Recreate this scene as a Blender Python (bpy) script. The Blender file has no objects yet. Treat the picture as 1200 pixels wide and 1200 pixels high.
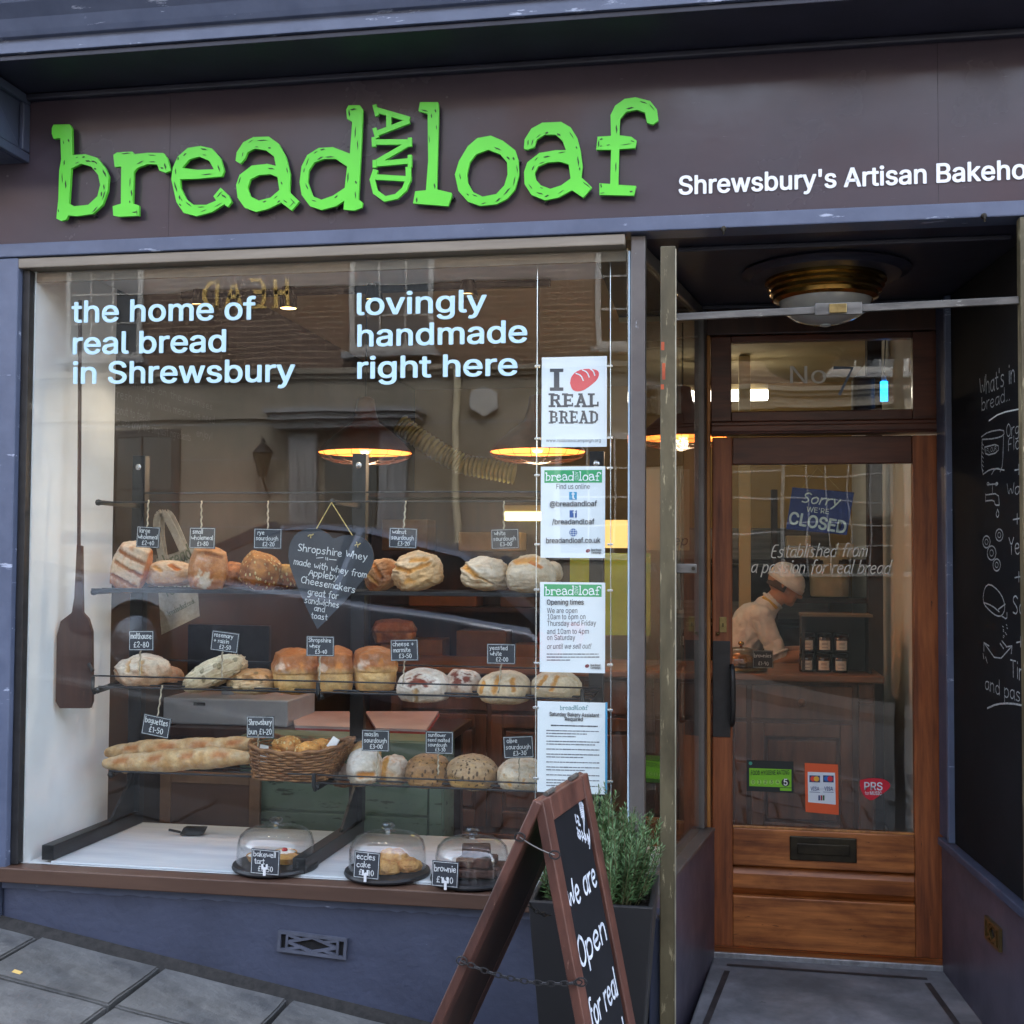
import bpy, bmesh, math, random
from mathutils import Vector, Matrix, noise as mnoise

S = bpy.context.scene
R = math.radians
# ------------------------------------------------------------------ camera
F_PX, C0 = 1383.0, Vector((0.0, -3.65, 1.55))
cam_d = bpy.data.cameras.new('Camera')
cam = bpy.data.objects.new('Camera', cam_d)
S.collection.objects.link(cam)
cam_d.sensor_fit = 'HORIZONTAL'
cam_d.sensor_width = 36.0
cam_d.lens = 36.0 * F_PX / 1200.0
cam_d.clip_start, cam_d.clip_end = 0.05, 400.0
CR = Matrix.Rotation(R(9.8), 3, 'Z') @ Matrix.Rotation(R(92.15), 3, 'X') @ Matrix.Rotation(R(0.33), 3, 'Z')
cam.matrix_world = Matrix.Translation(C0) @ CR.to_4x4()
S.camera = cam
# ------------------------------------------------------------------ sky, sun, exposure
W = bpy.data.worlds.new('World')
S.world = W
W.use_nodes = True
wn, wl = W.node_tree.nodes, W.node_tree.links
sky = wn.new('ShaderNodeTexSky')
sky.sky_type = 'NISHITA'
sky.sun_disc = False
SUN_EL, SUN_AZ = R(52), R(18)          # azimuth measured from +Y towards +X
sky.sun_elevation, sky.sun_rotation = SUN_EL, SUN_AZ
sky.dust_density = 2.0
hs_ = wn.new('ShaderNodeHueSaturation'); hs_.inputs['Saturation'].default_value = 0.55   # thin high cloud
wl.new(sky.outputs[0], hs_.inputs['Color']); wl.new(hs_.outputs[0], wn['Background'].inputs[0])
wn['Background'].inputs[1].default_value = 0.15
sun_d = bpy.data.lights.new('Sun', 'SUN')
sun_d.energy, sun_d.angle, sun_d.color = 0.55, R(10), (1.0, 0.95, 0.88)
sun = bpy.data.objects.new('Sun', sun_d)
S.collection.objects.link(sun)
sd = Vector((math.sin(SUN_AZ) * math.cos(SUN_EL), math.cos(SUN_AZ) * math.cos(SUN_EL), math.sin(SUN_EL)))
sun.rotation_euler = sd.to_track_quat('Z', 'Y').to_euler()
sun.location = (-6, -8, 12)
S.view_settings.view_transform = 'Standard'
S.view_settings.look = 'None'
S.view_settings.exposure = 3.45
S.view_settings.gamma = 1.0
S.view_settings.use_curve_mapping = False
S.render.engine = 'CYCLES'
S.cycles.use_denoising = True
S.cycles.max_bounces = 7
S.cycles.diffuse_bounces = 3
S.cycles.glossy_bounces = 3
S.cycles.transmission_bounces = 6
S.cycles.transparent_max_bounces = 24
S.cycles.sample_clamp_indirect = 4.0
S.cycles.caustics_reflective = False
S.cycles.caustics_refractive = False

# ------------------------------------------------------------------ measuring: a point of the photograph on a plane of the place
def ray(px, py):
    return CR @ Vector(((px - 600) / F_PX, (600 - py) / F_PX, -1.0))
def at(px, py, Y):
    d = ray(px, py); return C0 + d * ((Y - C0.y) / d.y)
def atz(px, py, Z):
    d = ray(px, py); return C0 + d * ((Z - C0.z) / d.z)
def atx(px, py, X):
    d = ray(px, py); return C0 + d * ((X - C0.x) / d.x)
def atp(px, py, p, n):
    d = ray(px, py); return C0 + d * ((Vector(p) - C0).dot(n) / d.dot(n))
G0, G1 = -0.057, -0.167                 # the street falls to the right
def gz(x): return G0 + G1 * x
G_ANG = math.atan(-G1)

# ------------------------------------------------------------------ scene helpers
def link(o):
    S.collection.objects.link(o); return o
def tag(o, label=None, cat=None, group=None, kind=None):
    if label: o['label'] = label
    if cat: o['category'] = cat
    if group: o['group'] = group
    if kind: o['kind'] = kind
    return o
def thing(name, label, cat, loc, group=None, kind=None):
    o = link(bpy.data.objects.new(name, None))
    o.empty_display_size = 0.1
    o.location = Vector(loc)
    o['loc0'] = 0
    del o['loc0']
    return tag(o, label, cat, group, kind)
def sub(name, parent):
    """an Empty that is a part (its meshes are sub-parts)"""
    o = link(bpy.data.objects.new(name, None))
    o.empty_display_size = 0.05
    o.parent = parent
    return o
def wloc(o):
    v = Vector((0, 0, 0))
    while o is not None:
        v = v + o.location; o = o.parent
    return v
def V(*a): return Vector(a)

class MB:
    """collects geometry in world coordinates, links it as ONE mesh object"""
    def __init__(s): s.v, s.f, s.c = [], [], None
    def add(s, vs, fs):
        b = len(s.v); s.v += [Vector(p) for p in vs]; s.f += [tuple(i + b for i in f) for f in fs]; return s
    def box(s, x0, x1, y0, y1, z0, z1):
        return s.add([(x0,y0,z0),(x1,y0,z0),(x1,y1,z0),(x0,y1,z0),(x0,y0,z1),(x1,y0,z1),(x1,y1,z1),(x0,y1,z1)],
                     [(0,3,2,1),(4,5,6,7),(0,1,5,4),(1,2,6,5),(2,3,7,6),(3,0,4,7)])
    def obox(s, c, ax, ay, az):
        """box from a centre and three half-axis vectors"""
        c, ax, ay, az = map(Vector, (c, ax, ay, az))
        q = [c + ax*i + ay*j + az*k for k in (-1,1) for i, j in ((-1,-1),(1,-1),(1,1),(-1,1))]
        return s.add(q, [(0,3,2,1),(4,5,6,7),(0,1,5,4),(1,2,6,5),(2,3,7,6),(3,0,4,7)])
    def bar(s, p, q, w, h=None, up=(0,0,1)):
        p, q = Vector(p), Vector(q); h = h or w
        d = q - p; L = d.length; d.normalize()
        u = Vector(up)
        if abs(d.dot(u)) > 0.98: u = Vector((0, 1, 0))
        a = d.cross(u).normalized(); b = a.cross(d).normalized()
        return s.obox((p + q) / 2, a * w / 2, b * h / 2, d * L / 2)
    def tube(s, pts, r, n=8, cap=True):
        pts = [Vector(p) for p in pts]; m = len(pts)
        rs = r if isinstance(r, (list, tuple)) else [r] * m
        vs, fs = [], []
        up = Vector((0, 0, 1))
        for i, p in enumerate(pts):
            d = (pts[min(i+1, m-1)] - pts[max(i-1, 0)])
            if d.length < 1e-9: d = Vector((0,0,1))
            d.normalize()
            if abs(d.dot(up)) > 0.95: a = d.cross(Vector((1, 0, 0))).normalized() if i == 0 else (la - d * la.dot(d)).normalized()
            else: a = d.cross(up).normalized()
            if i and a.dot(la) < 0 and abs(a.dot(la)) > 0.3: a = -a
            la = a
            b = d.cross(a)
            for k in range(n):
                t = 2 * math.pi * k / n
                vs.append(p + (a * math.cos(t) + b * math.sin(t)) * rs[i])
        for i in range(m - 1):
            for k in range(n):
                k2 = (k + 1) % n
                fs.append((i*n+k, i*n+k2, (i+1)*n+k2, (i+1)*n+k))
        if cap:
            fs.append(tuple(range(n))[::-1]); fs.append(tuple(range((m-1)*n, m*n)))
        return s.add(vs, fs)
    def lathe(s, prof, c, n=32, axis=None):
        """profile (r, h) turned round an axis through c"""
        c = Vector(c)
        M = Matrix.Identity(3) if axis is None else Vector(axis).to_track_quat('Z', 'Y').to_matrix()
        vs, fs = [], []
        m = len(prof)
        for r, h in prof:
            for k in range(n):
                t = 2 * math.pi * k / n
                vs.append(c + M @ Vector((r * math.cos(t), r * math.sin(t), h)))
        for i in range(m - 1):
            for k in range(n):
                k2 = (k + 1) % n
                fs.append((i*n+k, i*n+k2, (i+1)*n+k2, (i+1)*n+k))
        return s.add(vs, fs)
    def prism(s, poly, d):
        """convex-ish polygon (3D points) extruded by vector d"""
        n = len(poly); d = Vector(d)
        poly = [Vector(p) for p in poly]
        return s.add(poly + [p + d for p in poly],
                     [tuple(range(n)), tuple(range(2*n-1, n-1, -1))] + [(i, i+n, (i+1) % n + n, (i+1) % n) for i in range(n)])
    def disc(s, c, u, v, r, n=20):
        c, u, v = Vector(c), Vector(u), Vector(v)
        return s.add([c + u * (r * math.cos(2*math.pi*k/n)) + v * (r * math.sin(2*math.pi*k/n)) for k in range(n)], [tuple(range(n))])
    def quad(s, a, b, c, d): return s.add([a, b, c, d], [(0, 1, 2, 3)])
    def build(s, name, mat, parent=None, smooth=False, bevel=0, fix=True, seg=2):
        me = bpy.data.meshes.new(name)
        off = wloc(parent) if parent else Vector((0, 0, 0))
        me.from_pydata([tuple(p - off) for p in s.v], [], s.f)
        if fix:
            bm = bmesh.new(); bm.from_mesh(me); bmesh.ops.recalc_face_normals(bm, faces=bm.faces); bm.to_mesh(me); bm.free()
        if s.c:
            a = me.color_attributes.new('col', 'FLOAT_COLOR', 'POINT')
            for i, c in enumerate(s.c): a.data[i].color = (c[0], c[1], c[2], c[3] if len(c) > 3 else 1.0)
        me.update()
        if smooth: me.shade_smooth()
        if smooth == 'auto': me.set_sharp_from_angle(angle=R(35))
        o = link(bpy.data.objects.new(name, me))
        if mat is not None:
            for m_ in (mat if isinstance(mat, (list, tuple)) else [mat]): me.materials.append(m_)
        if parent: o.parent = parent
        if bevel:
            b = o.modifiers.new('Bevel', 'BEVEL'); b.width = bevel; b.segments = seg; b.limit_method = 'ANGLE'; b.angle_limit = R(40)
        return o
def single(name, label, cat, mb, mat, group=None, kind=None, **kw):
    """a thing that is one mesh"""
    return tag(mb.build(name, mat, None, **kw), label, cat, group, kind)

# ------------------------------------------------------------------ materials
def lin(c):
    """sRGB 0-255 -> linear"""
    return tuple(((x/255/12.92) if x <= 10 else ((x/255 + 0.055) / 1.055) ** 2.4) for x in c)
MATS = {}
def pm(name, c1, c2=None, scale=8, detail=5, rough=0.5, rough2=None, metal=0, bump=0, bscale=40, bdist=0.002, coat=0, stretch=(1,1,1),
       chip=None, emit=None, spec=0.5, contrast=(0.35, 0.65), rnd=0, stain=None):
    """procedural Principled material: two colours mixed by noise, optional chips / wear, bump"""
    m = bpy.data.materials.new(name); m.use_nodes = True
    n, l = m.node_tree.nodes, m.node_tree.links
    p = n['Principled BSDF']
    p.inputs['Roughness'].default_value = rough
    p.inputs['Metallic'].default_value = metal
    p.inputs['Specular IOR Level'].default_value = spec
    if coat: p.inputs['Coat Weight'].default_value = coat; p.inputs['Coat Roughness'].default_value = 0.12
    tc = n.new('ShaderNodeTexCoord'); mp = n.new('ShaderNodeMapping')
    mp.inputs['Scale'].default_value = stretch
    l.new(tc.outputs['Object'], mp.inputs[0])
    col = None
    if c2 is not None:
        nz = n.new('ShaderNodeTexNoise'); nz.inputs['Scale'].default_value = scale; nz.inputs['Detail'].default_value = detail
        nz.inputs['Roughness'].default_value = 0.6
        l.new(mp.outputs[0], nz.inputs['Vector'])
        rp = n.new('ShaderNodeMapRange'); rp.inputs[1].default_value, rp.inputs[2].default_value = contrast
        l.new(nz.outputs[0], rp.inputs[0])
        mx = n.new('ShaderNodeMix'); mx.data_type = 'RGBA'
        mx.inputs[6].default_value = (*c1, 1); mx.inputs[7].default_value = (*c2, 1)
        l.new(rp.outputs[0], mx.inputs[0]); col = mx.outputs[2]
        if rough2 is not None:
            rr = n.new('ShaderNodeMapRange'); rr.inputs[3].default_value, rr.inputs[4].default_value = rough, rough2
            l.new(rp.outputs[0], rr.inputs[0]); l.new(rr.outputs[0], p.inputs['Roughness'])
    if chip:
        cc, th, cs = chip[:3]
        n2 = n.new('ShaderNodeTexNoise'); n2.inputs['Scale'].default_value = cs; n2.inputs['Detail'].default_value = 8; n2.inputs['Roughness'].default_value = 0.7
        mp2 = n.new('ShaderNodeMapping'); mp2.inputs['Scale'].default_value = chip[3] if len(chip) > 3 else (1, 1, 1)
        l.new(tc.outputs['Object'], mp2.inputs[0]); l.new(mp2.outputs[0], n2.inputs['Vector'])
        r2 = n.new('ShaderNodeMapRange'); r2.inputs[1].default_value = th; r2.inputs[2].default_value = th + 0.04
        l.new(n2.outputs[0], r2.inputs[0])
        m2 = n.new('ShaderNodeMix'); m2.data_type = 'RGBA'; m2.inputs[7].default_value = (*cc, 1)
        if col is not None: l.new(col, m2.inputs[6])
        else: m2.inputs[6].default_value = (*c1, 1)
        l.new(r2.outputs[0], m2.inputs[0]); col = m2.outputs[2]
    if stain:            # broad worn / dirty patches with a shape of their own
        n3 = n.new('ShaderNodeTexNoise'); n3.inputs['Scale'].default_value = stain[1]; n3.inputs['Detail'].default_value = 9; n3.inputs['Roughness'].default_value = 0.62; n3.inputs['Distortion'].default_value = 0.6
        mp3 = n.new('ShaderNodeMapping'); mp3.inputs['Location'].default_value = (3.1, 1.7, 5.3); mp3.inputs['Scale'].default_value = stain[2] if len(stain) > 2 else (1, 1, 1)
        l.new(tc.outputs['Object'], mp3.inputs[0]); l.new(mp3.outputs[0], n3.inputs['Vector'])
        r3 = n.new('ShaderNodeMapRange'); r3.inputs[1].default_value, r3.inputs[2].default_value = 0.44, 0.64; l.new(n3.outputs[0], r3.inputs[0])
        m3 = n.new('ShaderNodeMix'); m3.data_type = 'RGBA'; m3.blend_type = 'MULTIPLY'; m3.inputs[7].default_value = (*stain[0], 1)
        if col is not None: l.new(col, m3.inputs[6])
        else: m3.inputs[6].default_value = (*c1, 1)
        l.new(r3.outputs[0], m3.inputs[0]); col = m3.outputs[2]
    if rnd:
        oi = n.new('ShaderNodeObjectInfo'); mr = n.new('ShaderNodeMapRange')
        mr.inputs[3].default_value, mr.inputs[4].default_value = 1 - rnd, 1 + rnd
        l.new(oi.outputs['Random'], mr.inputs[0])
        vm = n.new('ShaderNodeVectorMath'); vm.operation = 'SCALE'
        if col is not None: l.new(col, vm.inputs[0])
        else: vm.inputs[0].default_value = c1
        l.new(mr.outputs[0], vm.inputs['Scale']); col = vm.outputs[0]
    if col is not None: l.new(col, p.inputs['Base Color'])
    else: p.inputs['Base Color'].default_value = (*c1, 1)
    if bump:
        nb = n.new('ShaderNodeTexNoise'); nb.inputs['Scale'].default_value = bscale; nb.inputs['Detail'].default_value = 6
        l.new(mp.outputs[0], nb.inputs['Vector'])
        bp = n.new('ShaderNodeBump'); bp.inputs['Strength'].default_value = bump; bp.inputs['Distance'].default_value = bdist
        l.new(nb.outputs[0], bp.inputs['Height']); l.new(bp.outputs[0], p.inputs['Normal'])
    if emit:
        p.inputs['Emission Color'].default_value = (*emit[0], 1); p.inputs['Emission Strength'].default_value = emit[1]
    MATS[name] = m
    return m
def glass(name, f0=0.04, tint=(1, 1, 1), rough=0.0, dirt=0.0, wavy=0.0):
    """thin sheet glass: clear, with the Fresnel reflection of one face on each side"""
    m = bpy.data.materials.new(name); m.use_nodes = True
    n, l = m.node_tree.nodes, m.node_tree.links
    n.remove(n['Principled BSDF']); out = n['Material Output']
    g = n.new('ShaderNodeNewGeometry'); d = n.new('ShaderNodeVectorMath'); d.operation = 'DOT_PRODUCT'
    l.new(g.outputs['Incoming'], d.inputs[0]); l.new(g.outputs['Normal'], d.inputs[1])
    def mth(op, a, b=None):
        k = n.new('ShaderNodeMath'); k.operation = op
        for i, x in enumerate((a, b)):
            if x is None: continue
            if isinstance(x, (int, float)): k.inputs[i].default_value = x
            else: l.new(x, k.inputs[i])
        return k.outputs[0]
    c = mth('ABSOLUTE', d.outputs['Value']); q = mth('POWER', mth('SUBTRACT', 1.0, c), 5.0)
    fr = mth('ADD', mth('MULTIPLY', q, 1 - f0), f0)
    tr = n.new('ShaderNodeBsdfTransparent'); tr.inputs[0].default_value = (*tint, 1)
    gl = n.new('ShaderNodeBsdfAnisotropic') if False else n.new('ShaderNodeBsdfGlossy'); gl.inputs['Roughness'].default_value = rough
    if wavy:
        wz = n.new('ShaderNodeTexNoise'); wz.inputs['Scale'].default_value = 2.6; wz.inputs['Detail'].default_value = 1.0
        wt = n.new('ShaderNodeTexCoord'); l.new(wt.outputs['Object'], wz.inputs['Vector'])
        wb = n.new('ShaderNodeBump'); wb.inputs['Strength'].default_value = wavy; wb.inputs['Distance'].default_value = 0.01
        l.new(wz.outputs[0], wb.inputs['Height']); l.new(wb.outputs[0], gl.inputs['Normal'])
    mx = n.new('ShaderNodeMixShader'); l.new(fr, mx.inputs[0]); l.new(tr.outputs[0], mx.inputs[1]); l.new(gl.outputs[0], mx.inputs[2])
    res = mx.outputs[0]
    if dirt:
        nz = n.new('ShaderNodeTexNoise'); nz.inputs['Scale'].default_value = 3.0; nz.inputs['Detail'].default_value = 10
        tc = n.new('ShaderNodeTexCoord'); l.new(tc.outputs['Object'], nz.inputs['Vector'])
        mr = n.new('ShaderNodeMapRange'); mr.inputs[1].default_value, mr.inputs[2].default_value = 0.45, 0.8
        mr.inputs[4].default_value = dirt; l.new(nz.outputs[0], mr.inputs[0])
        df = n.new('ShaderNodeBsdfDiffuse'); df.inputs[0].default_value = (0.6, 0.6, 0.6, 1)
        m2 = n.new('ShaderNodeMixShader'); l.new(mr.outputs[0], m2.inputs[0]); l.new(res, m2.inputs[1]); l.new(df.outputs[0], m2.inputs[2]); res = m2.outputs[0]
    l.new(res, out.inputs[0]); MATS[name] = m
    return m
def emis(name, c, s):
    m = bpy.data.materials.new(name); m.use_nodes = True
    p = m.node_tree.nodes['Principled BSDF']
    p.inputs['Base Color'].default_value = (*c, 1)
    p.inputs['Emission Color'].default_value = (*c, 1); p.inputs['Emission Strength'].default_value = s
    MATS[name] = m; return m
def bread_mat(name, seeds=None):
    """crust: the loaf's own colours (vertex attribute) broken up by flour, blisters and crumb-fine relief"""
    m = bpy.data.materials.new(name); m.use_nodes = True
    n, l = m.node_tree.nodes, m.node_tree.links
    p = n['Principled BSDF']; p.inputs['Roughness'].default_value = 0.6; p.inputs['Specular IOR Level'].default_value = 0.35
    at_ = n.new('ShaderNodeAttribute'); at_.attribute_name = 'col'
    tc = n.new('ShaderNodeTexCoord')
    nz = n.new('ShaderNodeTexNoise'); nz.inputs['Scale'].default_value = 45; nz.inputs['Detail'].default_value = 8; nz.inputs['Roughness'].default_value = 0.7
    l.new(tc.outputs['Object'], nz.inputs['Vector'])
    mr = n.new('ShaderNodeMapRange'); mr.inputs[1].default_value, mr.inputs[2].default_value = 0.3, 0.7
    mr.inputs[3].default_value, mr.inputs[4].default_value = 0.74, 1.22
    l.new(nz.outputs[0], mr.inputs[0])
    vm = n.new('ShaderNodeVectorMath'); vm.operation = 'SCALE'; l.new(at_.outputs['Color'], vm.inputs[0]); l.new(mr.outputs[0], vm.inputs['Scale'])
    # browner mottling
    n0 = n.new('ShaderNodeTexNoise'); n0.inputs['Scale'].default_value = 16; n0.inputs['Detail'].default_value = 7; n0.inputs['Roughness'].default_value = 0.65
    l.new(tc.outputs['Object'], n0.inputs['Vector'])
    m0 = n.new('ShaderNodeMapRange'); m0.inputs[1].default_value, m0.inputs[2].default_value = 0.52, 0.74; m0.inputs[4].default_value = 0.55; l.new(n0.outputs[0], m0.inputs[0])
    mb0 = n.new('ShaderNodeMix'); mb0.data_type = 'RGBA'; mb0.blend_type = 'MULTIPLY'; mb0.inputs[7].default_value = (0.62, 0.40, 0.24, 1)
    l.new(m0.outputs[0], mb0.inputs[0]); l.new(vm.outputs[0], mb0.inputs[6])
    col = mb0.outputs[2]
    # flour caught in patches, strength from the attribute's alpha
    n2 = n.new('ShaderNodeTexNoise'); n2.inputs['Scale'].default_value = 22; n2.inputs['Detail'].default_value = 10; n2.inputs['Roughness'].default_value = 0.75
    l.new(tc.outputs['Object'], n2.inputs['Vector'])
    m3 = n.new('ShaderNodeMapRange'); m3.inputs[1].default_value, m3.inputs[2].default_value = 0.48, 0.66
    l.new(n2.outputs[0], m3.inputs[0])
    ml = n.new('ShaderNodeMath'); ml.operation = 'MULTIPLY'; l.new(m3.outputs[0], ml.inputs[0]); l.new(at_.outputs['Alpha'], ml.inputs[1])
    mx = n.new('ShaderNodeMix'); mx.data_type = 'RGBA'; mx.inputs[7].default_value = (0.60, 0.53, 0.42, 1)
    l.new(ml.outputs[0], mx.inputs[0]); l.new(col, mx.inputs[6]); col = mx.outputs[2]
    # fine cracks where the crust has crazed
    cm = n.new('ShaderNodeMix'); cm.data_type = 'VECTOR'; cm.inputs[0].default_value = 0.035; l.new(tc.outputs['Object'], cm.inputs[4]); l.new(n0.outputs['Color'], cm.inputs[5])
    ck = n.new('ShaderNodeTexVoronoi'); ck.feature = 'DISTANCE_TO_EDGE'; ck.inputs['Scale'].default_value = 58; l.new(cm.outputs[1], ck.inputs['Vector'])
    cr1 = n.new('ShaderNodeMapRange'); cr1.inputs[1].default_value, cr1.inputs[2].default_value = 0.0, 0.07; cr1.inputs[3].default_value, cr1.inputs[4].default_value = 0.90, 1.0; l.new(ck.outputs['Distance'], cr1.inputs[0])
    cs_ = n.new('ShaderNodeVectorMath'); cs_.operation = 'SCALE'; l.new(col, cs_.inputs[0]); l.new(cr1.outputs[0], cs_.inputs['Scale']); col = cs_.outputs[0]
    ba = n.new('ShaderNodeMath'); ba.operation = 'ADD'; l.new(nz.outputs[0], ba.inputs[0]); l.new(cr1.outputs[0], ba.inputs[1])
    bh = ba.outputs[0]
    if seeds:
        vo = n.new('ShaderNodeTexVoronoi'); vo.inputs['Scale'].default_value = seeds[2]
        mp = n.new('ShaderNodeMapping'); mp.inputs['Scale'].default_value = (1, 1.0, 0.55); l.new(tc.outputs['Object'], mp.inputs[0]); l.new(mp.outputs[0], vo.inputs['Vector'])
        m4 = n.new('ShaderNodeMapRange'); m4.inputs[1].default_value, m4.inputs[2].default_value = 0.32, 0.22; l.new(vo.outputs['Distance'], m4.inputs[0])
        mm = n.new('ShaderNodeMath'); mm.operation = 'MULTIPLY'; l.new(m4.outputs[0], mm.inputs[0]); mm.inputs[1].default_value = seeds[1]
        m5 = n.new('ShaderNodeMix'); m5.data_type = 'RGBA'; m5.inputs[7].default_value = (*seeds[0], 1)
        l.new(mm.outputs[0], m5.inputs[0]); l.new(col, m5.inputs[6]); col = m5.outputs[2]; bh = m4.outputs[0]
    hs = n.new('ShaderNodeHueSaturation'); hs.inputs['Saturation'].default_value = 1.04; hs.inputs['Value'].default_value = 0.95
    l.new(col, hs.inputs['Color']); l.new(hs.outputs[0], p.inputs['Base Color'])
    bp = n.new('ShaderNodeBump'); bp.inputs['Strength'].default_value = 0.9; bp.inputs['Distance'].default_value = 0.004
    l.new(bh, bp.inputs['Height']); l.new(bp.outputs[0], p.inputs['Normal'])
    MATS[name] = m; return m
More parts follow.
